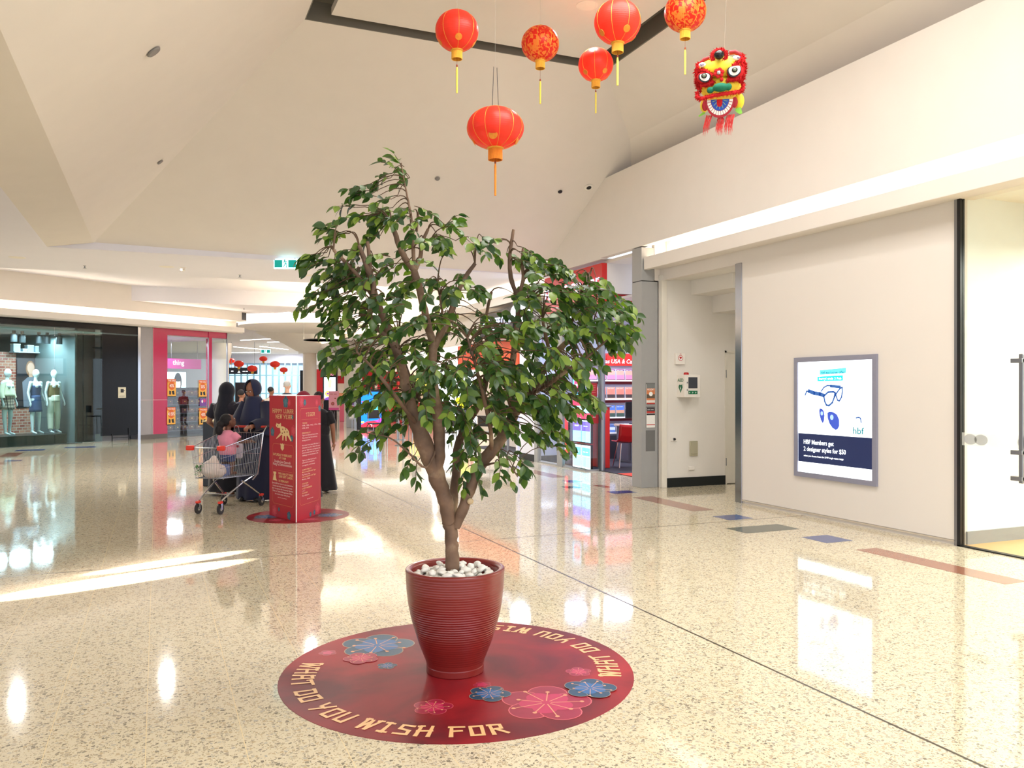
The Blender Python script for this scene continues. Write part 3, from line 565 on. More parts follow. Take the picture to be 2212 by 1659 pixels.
t = on_left('leaflet', 'purple and pink leaflet between the two sale posters by the post', 'poster', 439, 869, .04); MB().box(-.13, .13, 0, .005, -.12, .12).build('sheet', mat('leaflet_purple', (120, 76, 160), .5), t); q = MB(); f = Fr((0, -.001, 0), (1, 0, 0), (0, 0, 1)); f.disc(q, .05, .05, .05, .06); q.mi = 1; f.disc(q, -.04, .03, .03, .05); q.build('print', [MC['print_pink'], mat('print_white')], t)
for k, sx in enumerate((LS(385), LS(430))): area('pink_shop_lamp', LP(sx, -1.3, 2.95), .7, 32, (.86, .84, 1))
for px in (377, 388, 417):
    t = thing('downlight', 'round downlight in the ceiling of the pink shop', 'light', LP(LS(px, -1.2), -1.2, 3.06), 0, 'downlights in the pink shop'); MB().lathe([(.08, -.004), (.1, 0), (.08, .004)], 20).build('trim_ring', M_WHITE2, t); MB().lathe([(0, -.003), (.078, -.003)], 20).build('lens', glow('lamp_white', (255, 250, 240), 12), t)
t = on_left('round_column', 'white round column seen through the corner glass of pink shop', 'column', 473, 930, -1.9); t['kind'] = 'structure'; t.location.z = 0.012
MB().lathe([(.33, 0), (.33, 2.3), (.35, 2.45), (.40, 2.6), (.42, 2.7), (.42, 3.05)], 32).build('shaft', M_WHITE, t, True)
# ================================================================ MANNEQUINS
MQ = mat('mannequin_white', (226, 232, 232), .35, bump=0)
def mannequin(loc, rz, label, pose=0):
    t = thing('mannequin', label, 'mannequin', loc, rz); m = MB()
    Z = .0
    m.ell((0, -.01, 1.60), (.072, .092, .118)); m.tube([(0, 0, 1.36), (0, 0, 1.5)], [.052, .04], 12)
    m.ell((0, 0, 1.28), (.165, .095, .13)); m.ell((0, 0, 1.1), (.115, .085, .16)); m.ell((0, 0, .93), (.155, .11, .13))
    for sx in (-1, 1): m.ell((sx * .065, -.075, 1.26), (.06, .05, .06))
    for sx in (-1, 1):
        m.ell((sx * .175, 0, 1.35), .052)
        out = .06 if sx < 0 else .1
        m.tube([(sx * .185, 0, 1.35), (sx * (.215 + out * .4), .03, 1.08), (sx * (.2 + out), -.05, .84)], [.043, .034, .024], 10); m.ell((sx * (.2 + out), -.06, .78), (.02, .034, .07))
        fx = sx * (.13 + .02 * pose)
        m.tube([(sx * .08, 0, .92), (sx * .1, -.02 * sx, .5), (fx, .03 * sx, .1)], [.085, .055, .034], 12); m.ell((sx * .1, -.02 * sx, .5), .055)
        m.tube([(fx, .03 * sx + .03, .08), (fx + .01 * sx, .03 * sx - .06, .03), (fx + .015 * sx, .03 * sx - .15, .012)], [.034, .03, .018], 10)
    remesh(m.build('body', MQ, t, True), .014, 3)
    MB().lathe([(.0, -.012), (.2, -.012), (.2, -.004), (.02, 0)], 24).build('base_plate', M_STEEL, t)
    return t
def skirtlike(t, name, m_, z0, z1, r0, r1, ry=.7, n=28, wave=.0, folds=7):
    q = MB(); q.grid(lambda u, v: Vector((((r0 + (r1 - r0) * v) * (1 + wave * v * math.sin(folds * u * 2 * PI))) * math.cos(u * 2 * PI), ((r0 + (r1 - r0) * v) * ry * (1 + wave * v * math.sin(folds * u * 2 * PI))) * math.sin(u * 2 * PI), z0 + (z1 - z0) * v)), n, 8, True)
    o = q.build(name, m_, t, True); sd = o.modifiers.new('thick', 'SOLIDIFY'); sd.thickness = .006; return o
mo = -.65
def mloc(px): return LP(LS(px, mo), mo, .284)
ck = bpy.data.materials.new('check_cloth'); ck.use_nodes = True; N = ck.node_tree.nodes; L = ck.node_tree.links
tc = N.new('ShaderNodeTexCoord'); sp_ = N.new('ShaderNodeSeparateXYZ'); L.new(tc.outputs['Object'], sp_.inputs[0]); prev = None
for ax in (0, 2):
    a = N.new('ShaderNodeMath'); a.operation = 'MULTIPLY'; a.inputs[1].default_value = 13; L.new(sp_.outputs[ax], a.inputs[0]); b_ = N.new('ShaderNodeMath'); b_.operation = 'FRACT'; L.new(a.outputs[0], b_.inputs[0]); c_ = N.new('ShaderNodeMath'); c_.operation = 'LESS_THAN'; c_.inputs[1].default_value = .22; L.new(b_.outputs[0], c_.inputs[0])
    if prev: x_ = N.new('ShaderNodeMath'); x_.operation = 'MAXIMUM'; L.new(prev.outputs[0], x_.inputs[0]); L.new(c_.outputs[0], x_.inputs[1]); prev = x_
    else: prev = c_
mx = N.new('ShaderNodeMix'); mx.data_type = 'RGBA'; mx.inputs['A'].default_value = lin((196, 176, 158)); mx.inputs['B'].default_value = lin((34, 32, 40)); L.new(prev.outputs[0], mx.inputs['Factor']); L.new(mx.outputs['Result'], N['Principled BSDF'].inputs['Base Color'])
t = mannequin(mloc(16), LR + .5, 'white mannequin in cream knit and checked mini skirt'); skirtlike(t, 'top', mat('cream_knit', (206, 206, 176), .9), 1.42, 1.0, .12, .235, .62); skirtlike(t, 'skirt', ck, 1.02, .66, .165, .21, .72, wave=.02)
m = MB(); [m.tube([(sx * .15, 0, 1.37), (sx * .235, .02, 1.1), (sx * .25, -.03, .95)], [.06, .07, .06], 12, False) for sx in (-1, 1)]; m.build('sleeves', MC['cream_knit'], t, True)
t = mannequin(mloc(77), LR + .35, 'white mannequin in strapless denim blue dress', 1); DN = mat('denim_blue', (62, 84, 122), .9); skirtlike(t, 'dress_top', DN, 1.28, 1.0, .172, .135, .72); skirtlike(t, 'dress_skirt', DN, 1.02, .58, .145, .19, .72)
t = mannequin(mloc(116), LR + .2, 'white mannequin in olive camisole and cream trousers'); skirtlike(t, 'camisole', mat('olive_satin', (118, 100, 60), .5), 1.30, .98, .172, .165, .68)
for sx in (-1, 1): m = MB(); m.tube([(sx * .09, -.07, 1.27), (sx * .08, -.02, 1.40), (sx * .08, .06, 1.30)], .006, 6); m.build('strap', MC['olive_satin'], t)
m = MB(); m.tube([(0, 0, 1.02), (0, 0, .86)], [.15, .165], 20); [m.tube([(sx * .08, 0, .92), (sx * .1, -.02 * sx, .5), (sx * .13, .03 * sx, .1)], [.1, .085, .07], 14) for sx in (-1, 1)]; remesh(m.build('trousers', mat('cream_twill', (206, 204, 184), .9), t, True), .016, 2)
# rails with hanging clothes further inside
def garment(c, label, g, long_=.5, wd=.05):
    t = thing('hanging_garment', label, 'clothing', (0, 0, 0), LR + PI / 2, g); q = MB()
    q.grid(lambda u, v: Vector(((.10 + .09 * v + .012 * math.sin(9 * u * 2 * PI) * v) * math.cos(u * 2 * PI), wd * (.6 + .5 * v) * math.sin(u * 2 * PI), -.07 - long_ * v)), 18, 6, True); q.build('cloth', c, t, True)
    m = MB(); m.tube([(-.12, 0, -.08), (0, 0, -.03), (.12, 0, -.08)], .006, 6); m.tube([(0, 0, -.03), (0, 0, .0), (0, .02, .015)], .003, 6); m.build('hanger', M_STEEL, t); return t
GC = [(mat('cloth_white', (226, 234, 240), .9), 'white'), (mat('cloth_blue', (150, 176, 214), .9), 'pale blue'), (mat('cloth_pink', (196, 170, 196), .9), 'pale pink'), (mat('cloth_navy', (30, 36, 60), .9), 'navy')]
def rail(px0, px1, py, off, lab, cols, long_):
    a, b, z = LS(px0, off), LS(px1, off), LZ((px0 + px1) / 2, py, off); t = thing('clothes_rail', 'steel clothes rail, ' + lab, 'rail', LP((a + b) / 2, off, .012), LR)
    w = (b - a) / 2; m = MB(); m.tube([(-w, 0, z), (w, 0, z)], .012, 8); m.build('bar', M_STEEL, t)
    for sx in (-1, 1): q = MB(); q.tube([(sx * w, 0, 0), (sx * w, 0, z)], .012, 8); q.build('upright', M_STEEL, t)
    n = len(cols); pr = {}
    for i, ci in enumerate(cols):
        lc = LP(a + (b - a) * (i + .5) / n, off, z + .0)
        if ci not in pr: pr[ci] = garment(GC[ci][0], GC[ci][1] + ' garment hanging on the rail, ' + lab, GC[ci][1] + ' clothes on the rail, ' + lab, long_, (b - a) / n * .42); pr[ci].location = lc
        else: dup(pr[ci], lc)
rail(128, 152, 834, -2.1, 'upper row right of the mannequins', [2, 0, 1, 0], .38)
rail(126, 152, 888, -1.6, 'lower row right of the mannequins', [0, 2, 0, 2, 0], .75)
rail(160, 176, 832, -1.9, 'beside the dark curtain', [0, 0, 1], .3); rail(162, 177, 882, -1.6, 'low beside the dark curtain', [0, 0, 0], .7)
t = on_left('shirt_display', 'framed wall display of pale shirts in the fashion shop', 'display', 136, 810, -2.6); MB().box(-.35, .35, 0, .03, -.35, .35).build('frame', M_BLACK, t)
for i in range(3): q = MB(); q.bev(-.3 + .2 * i, -.13 + .2 * i, -.05, 0, -.3, .3, .02); q.build('shirt', GC[i % 2][0], t)
t = thing('dress_form', 'headless dress form in a navy jacket by the dark curtain', 'mannequin', LP(LS(166, -1.0), -1.0, .012), LR); m = MB(); m.ell((0, 0, 1.75), (.24, .13, .34)); m.ell((0, 0, 1.5), (.2, .12, .3)); remesh(m.build('jacket', mat('jacket_navy', (24, 30, 52), .8), t, True), .02); m = MB(); m.tube([(0, 0, 0), (0, 0, 1.4)], .02, 8); m.build('stand', M_STEEL, t); q = MB(); q.lathe([(.09, 2.05), (.1, 2.1), (.05, 2.14)], 16); q.build('collar', GC[0][0], t, True)
# ================================================================ TRAVEL SHOP ON THE RIGHT
xg = 7.07
y_ = lambda px: PX(px, 900, xg).y
yc, yp0, yp1, yq0, yq1 = 13.26, y_(1216), y_(1205), y_(1164), y_(1157)
m = MB(); m.box(xg, xg + .012, yc, yp0, .03, 2.9); m.box(xg, xg + .012, yp1, yq0, .03, 2.9); m.box(xg, 7.36, yc, yc + .012, .03, 2.9)
o = m.build('window_travel_glass', M_GLASS); o['kind'] = 'structure'
m = MB(); m.box(xg - .02, xg + .04, yp0, yp1, 0, 2.95); m.box(xg - .03, xg + .05, yq0, yq1, 0, 3.6); m.box(xg - .005, xg + .02, yc, yq1, 0, .03); m.box(xg, 7.4, yc - .005, yc + .02, 0, .03); struct('trim_13', m, M_GREY)
m = MB(); m.tube([(7.40, 13.2, 0), (7.40, 13.2, 2.95)], .045, 16); m.box(7.36, 7.40, 13.2, 13.3, 0, 2.95); struct('trim_14', m, M_STEEL, True)
m = MB(); m.box(7.36, 12.5, 11.0, 20, 0, .01); struct('floor_travel', m, mat('charcoal_carpet', (44, 42, 48), .95))
m = MB(); m.box(7.36, 9.2, 11.05, 12.6, .01, .014); tag(m.build('entrance_mat', mat('orange_red_carpet', (200, 62, 36), .95)), 'orange red carpet strip at the travel shop entrance', 'mat')
m = MB(); m.box(6.97, 12.5, YR + .1, YR + .2, 0, 3.6); m.box(12.4, 12.5, YR, 20, 0, 3.6); m.box(7.2, 12.5, 16.6, 16.7, 0, 3.6); m.box(xg - .02, xg + .1, yq1, 16.15, 0, 3.6); struct('wall_travel', m, mat('cool_white_wall', (222, 222, 232), .7))
m = MB(); m.box(xg - .03, xg - .02, yq1, 16.15, 0, .14); struct('baseboard_travel', m, MC['black_skirting'])
m = MB(); m.box(7.0, 12.5, 11, 16.7, 2.96, 3.0); struct('ceiling_travel', m, mat('cool_white_wall'))
for x, y in ((8.2, 12.6), (8.4, 14.6), (10, 14)): area('travel_shop_lamp', (x, y, 2.92), .8, 42, (.82, .86, 1))
area('travel_blue_lamp', (7.6, 14.6, 2.9), .4, 30, (.35, .45, 1))
YS = PX(1300, 600, XB + .02).y; YS2 = PX(1176, 600, XB + .02).y
RB = mat('travel_red', (206, 40, 32), .35)
t = thing('shop_sign', 'large red fascia sign over travel shop with glowing letters FLIGHT CENTRE', 'sign', (6.70, YS, 2.89))
MB().bev(0, .10, 0, YS2 - YS, 0, .66, .005).build('fascia', RB, t)
f = Fr((-.001, YS2 - YS, 0), (0, -1, 0), (0, 0, 1), (-1, 0, 0)); q = MB(); f.text(q, 'FLIGHT CENTRE', .06, .24, .2, .012, 'L', (YS2 - YS) - .12); q.build('letters', glow('sign_letter_blue_white', (206, 216, 255), 2.2), t)
m = MB(); m.box(6.80, 7.5, YS, YS + .12, 3.06, 3.6); m.box(6.80, 7.5, 11.0, YS, 3.55, 3.6); struct('wall_travel_soffit', m, M_WHITE)
m = MB(); m.box(6.8, 9, YS + .1, YS + .16, 2.88, 3.08); tag(m.build('red_beam', RB), 'red beam below the white soffit beside the grey pillar', 'beam')
# ---- bright posters inside the glass corner
def screen(name, label, y0, y1, z0, z1, x=7.22, cols=(), em=1.6, word=None):
    t = thing(name, label, 'screen', (x, (y0 + y1) / 2, z0)); h = z1 - z0; w = (y1 - y0) / 2
    MB().bev(0, .04, -w - .02, w + .02, -.02, h + .02, .004).build('housing', M_BLACK, t)
    f = Fr((-.001, w, 0), (0, -1, 0), (0, 0, 1), (-1, 0, 0)); q = MB(); ms = []
    for i, (c_, a0, a1, b0, b1) in enumerate(cols): q.mi = i; ms.append(glow('scr_%d_%d_%d' % c_, c_, em)); f.rect(q, a0 * 2 * w, a1 * 2 * w, b0 * h, b1 * h, .001 + i * .0006)
    if word: q.mi = len(ms); ms.append(glow('scr_%d_%d_%d' % word[4], word[4], em)); f.text(q, word[0], w, word[1] * h, word[2] * h, .006, 'C', 2 * w * word[3])
    q.build('panel', ms, t); return t
yA, yB, yM = y_(1262) + .04, y_(1222), 0; yM = (yA + yB) / 2
zz = lambda py, t=15.3: H + (HY - py) / F * t
CY1, CY2, VIO, WHT = (96, 196, 250), (150, 220, 255), (110, 90, 220), (226, 246, 255)
ds = mat('poster_black')
for i, (a, b) in enumerate(((yM + .01, yB), (yA, yM - .01))):
    sd = ('left', 'right')[i]
    screen('light_poster', 'glowing %s window poster, upper of the pair low in travel shop corner' % sd, a, b, zz(955), zz(908), cols=[(WHT, 0, 1, 0, 1), (CY2, 0, 1, 0, .5), (VIO, .02, .98, .5, .95)], word=('SNAP' if i == 0 else '##', .7, .08, .5, WHT))
    screen('light_poster', 'glowing %s window poster, lower of the pair low in travel shop corner' % sd, a, b, zz(1012), zz(962), cols=[(WHT, 0, 1, 0, 1), (CY2, .04, .96, .06, .5), (CY1, .04, .96, .55, .9)], word=('##', .68, .08, .6, WHT))
screen('light_poster', 'cyan glowing poster high in the travel shop window', yM + .01, yB, zz(853), zz(806), cols=[(CY1, 0, 1, 0, 1), ((250, 60, 110), .2, .9, .15, .8)], word=('#', .35, .25, .3, WHT))
screen('light_poster', 'red and cyan striped glowing poster above the low pair', yA, yB, zz(905), zz(862), cols=[((236, 60, 90), 0, 1, 0, 1), (CY2, 0, 1, .3, .65)], word=('HURRY', .4, .16, .7, (255, 255, 255)))
t = screen('light_poster', 'tall red poster behind glass near the white end pier', y_(1204), y_(1196), zz(982, 16), zz(895, 16), x=7.3, cols=[((236, 40, 50), 0, 1, 0, 1), ((60, 50, 60), .2, 1, .35, .6)], word=('#', .1, .1, .5, (255, 255, 255)))
def small_sign(px0, px1, py0, py1, label):
    a, b = PX(px0, py1, xg - .01), PX(px1, py0, xg - .01)
    return a, b
t = thing('notice', 'dark red notice sheet high on the travel shop corner glass', 'sign', (7.22, yc - .01, zz(842))); MB().box(-.09, .09, -.004, 0, -.12, .12).build('sheet', mat('notice_red', (166, 36, 38), .5), t); q = MB(); f = Fr((0, -.0045, 0), (1, 0, 0), (0, 0, 1)); [f.rect(q, -.06, .06, .07 - .03 * i, .075 - .03 * i) for i in range(5)]; q.build('print', mat('print_pale_pink', (220, 150, 140), .5), t)
t = thing('notice', 'dark red notice sheet low on the travel shop corner glass', 'sign', (7.25, yc - .01, zz(904))); MB().box(-.09, .09, -.004, 0, -.08, .08).build('sheet', MC['notice_red'], t); q = MB(); f = Fr((0, -.0045, 0), (1, 0, 0), (0, 0, 1)); f.rect(q, -.03, .03, .03, .04); q.build('print', MC['print_white'], t)
q = MB(); f = Fr((xg - .002, y_(1224), 0), (0, -1, 0), (0, 0, 1), (-1, 0, 0)); f.text(q, 'FLIGHT', 0, zz(896), .11, .001, 'L', .52); f.text(q, 'CENTRE', 0, zz(913), .11, .001, 'L', .58)
tag(q.build('glass_lettering', mat('frosted_letter', (206, 210, 214), .5)), 'frosted FLIGHT CENTRE lettering on the travel shop glass', 'lettering')
# ---- brochure shelving, seen through the entrance
YH = 15.6; hx = lambda px: PY(px, 800, YH).x; hz = lambda py: PY(1330, py, YH).z
t = thing('brochure_shelving', 'tall white brochure shelving with red headers in the travel shop', 'shelf unit', (hx(1262), YH, .01)); W_ = hx(1420) - hx(1262)
MB().box(0, W_, .05, .12, 0, hz(765)).build('back_panel', mat('cool_white_panel', (214, 214, 232), .5), t)
for a, b, wd in ((0, (hx(1302) - hx(1262)), 'Americas'), (hx(1308) - hx(1262), W_, 'USA & Canada')):
    h = MB(); h.box(a, b, -.06, .05, hz(791), hz(765)); hh = h.build('header_panel', RB, t); q = MB(); f = Fr((a, -.061, hz(789)), (1, 0, 0), (0, 0, 1)); f.text(q, wd, .1, .03, .09, .002, 'L', slant=.2); q.build('lettering', MC['print_white'], hh)
rows = ((822, 797), (862, 836), (901, 875), (934, 914))
for i, (pb, pt) in enumerate(rows):
    MB().box(0, W_, -.12, .05, hz(pb) - .03, hz(pb)).build('shelf', M_WHITE2, t); MB().box(.05, W_ - .1, -.02, .04, hz(pb + 9), hz(pb + 3)).build('red_rail', mat('dark_red_rail', (130, 26, 34), .4), t)
MB().box(0, W_, -.3, .05, .0, .5).build('cabinet_base', mat('shelf_base_dark', (50, 48, 54), .5), t)
BCC = [('pink coral brochure', [((238, 120, 150), 0, 1), ((250, 150, 130), .5, .9), ((80, 60, 110), .85, .97), ((60, 40, 60), .02, .1)]), ('orange sunset brochure', [((240, 170, 140), 0, 1), ((246, 120, 100), .4, .95), ((60, 50, 50), .1, .4)]), ('blue mountain brochure', [((60, 80, 70), 0, 1), ((206, 150, 120), .35, .6), ((84, 120, 210), .6, 1)]), ('pale blue brochure', [((90, 120, 180), 0, 1), ((206, 216, 240), .3, .6)])]
ROWN = ('top', 'second', 'third', 'bottom')
for i, (pb, pt) in enumerate(rows):
    h = (hz(pt) - hz(pb)) * .97; w = .2; x = hx(1266) + .12; pr = None; j = 0
    while x < hx(1372):
        lc = Vector((x, YH - .07, hz(pb) + .001)); nm, cl = BCC[i]; g = '%ss on the %s shelf' % (nm, ROWN[i])
        if pr is None: pr = brochure('brochure', lc, 0, w, h, '%s standing on the %s shelf of the travel shop' % (nm, ROWN[i]), cl, [('##', .86, .06)], g, tilt=-.08)
        else: dup(pr, lc)
        x += .225
# ---- red desk end, chair
m = thing('service_desk', 'glossy red service desk end inside travel shop entrance', 'desk', (7.62, 13.55, .01)); MB().bev(0, .13, 0, 1.1, 0, 1.13, .01).build('desk_panel', RB, m); MB().bev(-.02, .15, -.03, 1.1, 1.13, 1.16, .005).build('desk_top', M_STEEL, m)
def tubchair(loc, rz):
    t = thing('visitor_chair', 'red shell chair with slim steel legs in travel shop', 'chair', loc, rz)
    q = MB(); q.grid(lambda u, v: Vector((-.24 + .48 * u + .0, -.2 + .42 * min(v * 2, 1) + .1 * max(0, v * 2 - 1), .46 + .02 * (2 * u - 1) ** 2 + .34 * max(0, v * 2 - 1) + .03 * (abs(2 * v - 1) < .2))), 8, 14)
    o = q.build('shell', mat('chair_red', (176, 30, 34), .3), t, True); s_ = o.modifiers.new('t', 'SOLIDIFY'); s_.thickness = .02
    for sx in (-1, 1):
        for sy in (-1, 1): g = MB(); g.tube([(sx * .14, sy * .1, .46), (sx * .21, sy * .2, .0)], .012, 8); g.build('leg', M_CHROME, t)
    return t
pc = FL(1354, 1010); tubchair(Vector((pc.x, pc.y, .01)), PI * .93)
t = thing('desk', 'charcoal desk with pale top behind the red chair', 'desk', (9.25, 14.5, .01)); MB().bev(-.7, .9, -.3, .3, .72, .76, .005).build('desk_top', mat('pale_oak', (206, 186, 160), .5), t); MB().box(-.66, .86, -.2, .25, .05, .72).build('front_panel', mat('desk_grey', (92, 90, 98), .6), t)
for sx in (-1, 1): MB().box(.1 + sx * .7 - .02, .1 + sx * .7 + .02, -.25, .25, 0, .72).build('leg', M_STEEL, t)
t = thing('monitor', 'black desktop monitor seen from behind on the charcoal desk', 'monitor', (8.9, 14.5, .771)); MB().bev(-.25, .25, -.02, .02, .12, .45, .01).build('screen_back', M_BLACK, t); MB().bev(-.03, .03, .0, .03, .0, .2, .004).build('neck', M_BLACK, t); MB().bev(-.12, .12, -.08, .08, 0, .012, .004).build('foot', M_BLACK, t)
# ================================================================ CAFE SIGN, ORANGE FRONT AND CAFE BEYOND
m = MB(); m.box(6.72, 6.8, YE + .6, 44, 3.27, 3.45); m.box(6.8, 7.2, YE + .6, 44, 3.29, 3.33); m.box(7.1, 7.2, YE, 44, 2.6, 4.4); struct('wall_right_far_upper', m, M_WHITE)
lt = MB(); lt.box(6.82, 6.98, YE + .8, 43.5, 3.34, 3.38); tag(lt.build('cove_light', MC['cove_glow_warm']), 'warm cove light running above the cafe and far right shops', 'light')
t = thing('cafe_sign', 'black box sign with glowing letters THE COFFEE CLUB behind the tree', 'sign', (6.62, 15.5, 2.62)); MB().bev(0, .3, 0, 1.9, 0, .52, .02).build('box', M_BLACK, t)
q = MB(); f = Fr((-.001, 1.9, 0), (0, -1, 0), (0, 0, 1), (-1, 0, 0)); f.text(q, 'THE COFFEE CLUB', .1, .2, .17, .01, 'L', 1.7); f.rect(q, .08, 1.82, .12, .13, .01); q.build('letters', glow('sign_letter_blue_white', (206, 216, 255), 2.2), t)
t = thing('round_light_sign', 'round glowing white sign beside the red fascia', 'sign', (6.6, 15.05, 2.98), -.6); q = MB(); q.lathe([(.2, -.05), (.22, 0), (.2, .05)], 32, Matrix.Rotation(PI / 2, 4, 'X')); q.build('rim', M_STEEL, t, True); q = MB(); q.lathe([(0, .052), (.195, .052)], 32, Matrix.Rotation(PI / 2, 4, 'X')); q.build('face', glow('round_sign_white', (236, 244, 255), 5), t)
m = MB(); m.box(xg - .05, xg + .1, 16.15, 20, 1.95, 2.55); tag(m.build('orange_fascia', mat('orange_board', (226, 84, 40), .4)), 'orange fascia board over the cafe behind the tree', 'fascia')
m = MB(); m.box(10.5, 10.6, 16.8, 21.5, 0, 4); struct('wall_cafe', m, mat('cafe_cream', (220, 204, 186), .8))
for y in (17.8, 20.5, 24): area('cafe_lamp', (8.6, y, 3.2), .8, 50, NEUT)
t = thing('cafe_counter', 'white cafe counter behind the tree', 'counter', (8.3, 19, 0)); MB().bev(0, .6, -1.6, 1.6, 0, 1.0, .01).build('counter_body', M_WHITE2, t); MB().bev(-.05, .65, -1.65, 1.65, 1.0, 1.04, .01).build('counter_top', mat('dark_counter', (60, 52, 46), .3), t)
t = thing('coffee_machine', 'chrome coffee machine on the cafe counter', 'machine', (8.6, 18.5, 1.041)); MB().bev(-.2, .2, -.35, .35, 0, .45, .03).build('machine_body', M_STEEL, t, True); MB().bev(-.22, .22, -.37, .37, .45, .5, .02).build('cup_tray', M_CHROME, t)
t = thing('menu_board', 'lit white menu board on the back wall of the cafe', 'board', (10.46, 19, 2.0)); MB().bev(-.04, .04, -1.5, 1.5, 0, .9, .01).build('frame', M_BLACK, t); MB().box(-.05, -.041, -1.4, 1.4, .08, .82).build('panel', glow('menu_white', (240, 246, 255), 1.5), t)
def cafe_chair(loc, rz, label, g):
    t = thing('cafe_chair', label, 'chair', loc, rz, g); MB().bev(-.2, .2, -.2, .2, .44, .47, .01).build('seat', MC['chair_dark'], t); MB().bev(-.2, .2, .18, .2, .6, .85, .008).build('backrest', MC['chair_dark'], t)
    for sx in (-1, 1):
        for sy in (-1, 1): q = MB(); q.tube([(sx * .17, sy * .17, .45 if sy < 0 else .82), (sx * .19, sy * .2, 0)], .012, 6); q.build('leg', M_STEEL, t)
    return t
mat('chair_dark', (40, 34, 32), .5)
cc = cafe_chair((8.0, 17.35, 0), .4, 'dark cafe chair at the tables behind the tree', 'dark cafe chairs behind the tree')
for x, y, r in ((7.2, 18.25, 2), (6.2, 20.5, 1.1), (5.6, 21.6, -1), (6.8, 22.8, 2.4), (5.9, 24, .2), (6.3, 18.6, 2.8)): dup(cc, (x, y, 0), r)
def ctable(loc, g): 
    t = thing('cafe_table', 'round cafe table behind the tree', 'table', loc, 0, g); MB().lathe([(0, .72), (.34, .72), (.35, .735), (.34, .75), (0, .75)], 28).build('table_top', mat('pale_oak'), t, True); MB().lathe([(.03, .02), (.03, .72)], 12).build('pole', M_STEEL, t, True); MB().lathe([(.22, 0), (.22, .015), (.03, .03)], 24).build('foot', M_STEEL, t, True); return t
ct = ctable((7.35, 17.5, 0), 'cafe tables behind the tree')
for p in ((5.9, 21.1, 0), (6.4, 23.4, 0)): dup(ct, p)
# ================================================================ BRIGHT POSTER ON THE RIGHT WALL
a, b = PX(1719, 1027, XW), PX(1897, 765, XW); z1 = PX(1719, 773, XW).z; z0 = a.z
t = thing('poster_lightbox', 'bright backlit eyewear poster in grey frame on the blank wall', 'poster', (XW, (a.y + b.y) / 2, z0)); w = (a.y - b.y) / 2; h = z1 - z0
m = MB()
for q4 in ((-w, w, 0, .055), (-w, w, h - .055, h), (-w, -w + .055, .055, h - .055), (w - .055, w, .055, h - .055)): m.box(-.03, .0, q4[0], q4[1], q4[2], q4[3])
m.build('frame', mat('frame_grey', (140, 140, 156), .4), t)
f = Fr((-.012, w, 0), (0, -1, 0), (0, 0, 1), (-1, 0, 0)); W2 = 2 * w
ex = lambda c_, s_: glow('ad_%d_%d_%d' % c_, c_, s_)
q = MB(); f.rect(q, .05, W2 - .05, .05, h - .05, 0); q.build('backlit_sheet', ex((244, 252, 255), 1.15), t)
ax = lambda px: (px - 124) / (1002 - 124) * (W2 - .11) + .055                       # photo crop column -> across the sheet
bz = lambda px, py: h - .055 - ((py - (158 - 36 * (px - 124) / 878)) / ((1410 - 158) + (px - 124) / 878 * ((1520 - 122) - (1410 - 158)))) * (h - .11)
P2 = lambda pts: [(ax(x), bz(x, y)) for x, y in pts]
q = MB(); f.poly(q, P2([(127, 970), (1000, 1028), (1000, 1390), (127, 1292)]), .002); q.build('dark_band', ex((22, 34, 72), .5), t)
q = MB(); f.poly(q, P2([(398, 248), (708, 218), (708, 278), (398, 300)]), .002); q.mi = 1; f.poly(q, P2([(370, 322), (672, 306), (672, 366), (370, 374)]), .002); q.build('teal_labels', [ex((90, 226, 232), .75), ex((20, 206, 200), .65)], t)
q = MB()
def tx(s_, x0, y0, x1, hh, mi, c=.004, bold=0):
    q.mi = mi; (a_, b_), (c_, d_) = P2([(x0, y0)])[0], P2([(x1, y0)])[0]; f.text(q, s_, a_, b_, hh, c, 'L', ax(x1) - a_)
tx('hbf exclusive offer', 414, 290, 698, .030, 0); tx('hurry! ends 3 Feb', 390, 358, 655, .028, 1)
tx('HBF Members get', 198, 1092, 566, .052, 1); tx('2 designer styles for $50', 198, 1172, 706, .052, 1); tx('when you choose from the $199 single vision range', 198, 1236, 680, .020, 1); tx('hbf', 786, 978, 908, .075, 2)
q.build('lettering', [ex((16, 70, 110), .5), ex((244, 252, 255), 1.15), ex((10, 120, 130), .5)], t)
q = MB(); gl = lambda pts, wd: f.line(q, P2(pts), wd * 1.7, .003)
gl([(448, 545), (460, 610), (480, 650), (510, 655), (550, 620), (572, 560), (582, 505), (560, 496), (500, 500), (448, 545)], .012); gl([(582, 505), (600, 560), (612, 595), (632, 600), (655, 560), (666, 500), (665, 445), (640, 455), (600, 510), (575, 555)], .010)
gl([(448, 540), (400, 522), (330, 512), (262, 488)], .026); gl([(270, 490), (235, 490), (216, 535)], .01); gl([(415, 490), (450, 445), (490, 424), (540, 428)], .009); gl([(530, 430), (640, 440)], .018)
gl([(820, 796), (850, 790), (868, 800), (876, 850)], .008); q.mi = 1
f.poly(q, P2([(400, 686), (425, 690), (448, 720), (456, 770), (450, 830), (434, 860), (412, 820), (396, 760), (392, 710)]), .003); f.poly(q, P2([(490, 740), (515, 725), (560, 730), (605, 760), (630, 820), (630, 890), (612, 925), (588, 936), (550, 910), (515, 860), (495, 800)]), .003)
q.build('glasses_picture', [ex((46, 92, 160), .4), ex((54, 78, 176), .5)], t)
q = MB(); f.disc(q, ax(425), bz(425, 745), .02, .024, .005); f.disc(q, ax(545), bz(545, 790), .026, .03, .005); q.build('lens_highlight', ex((150, 180, 250), .7), t)
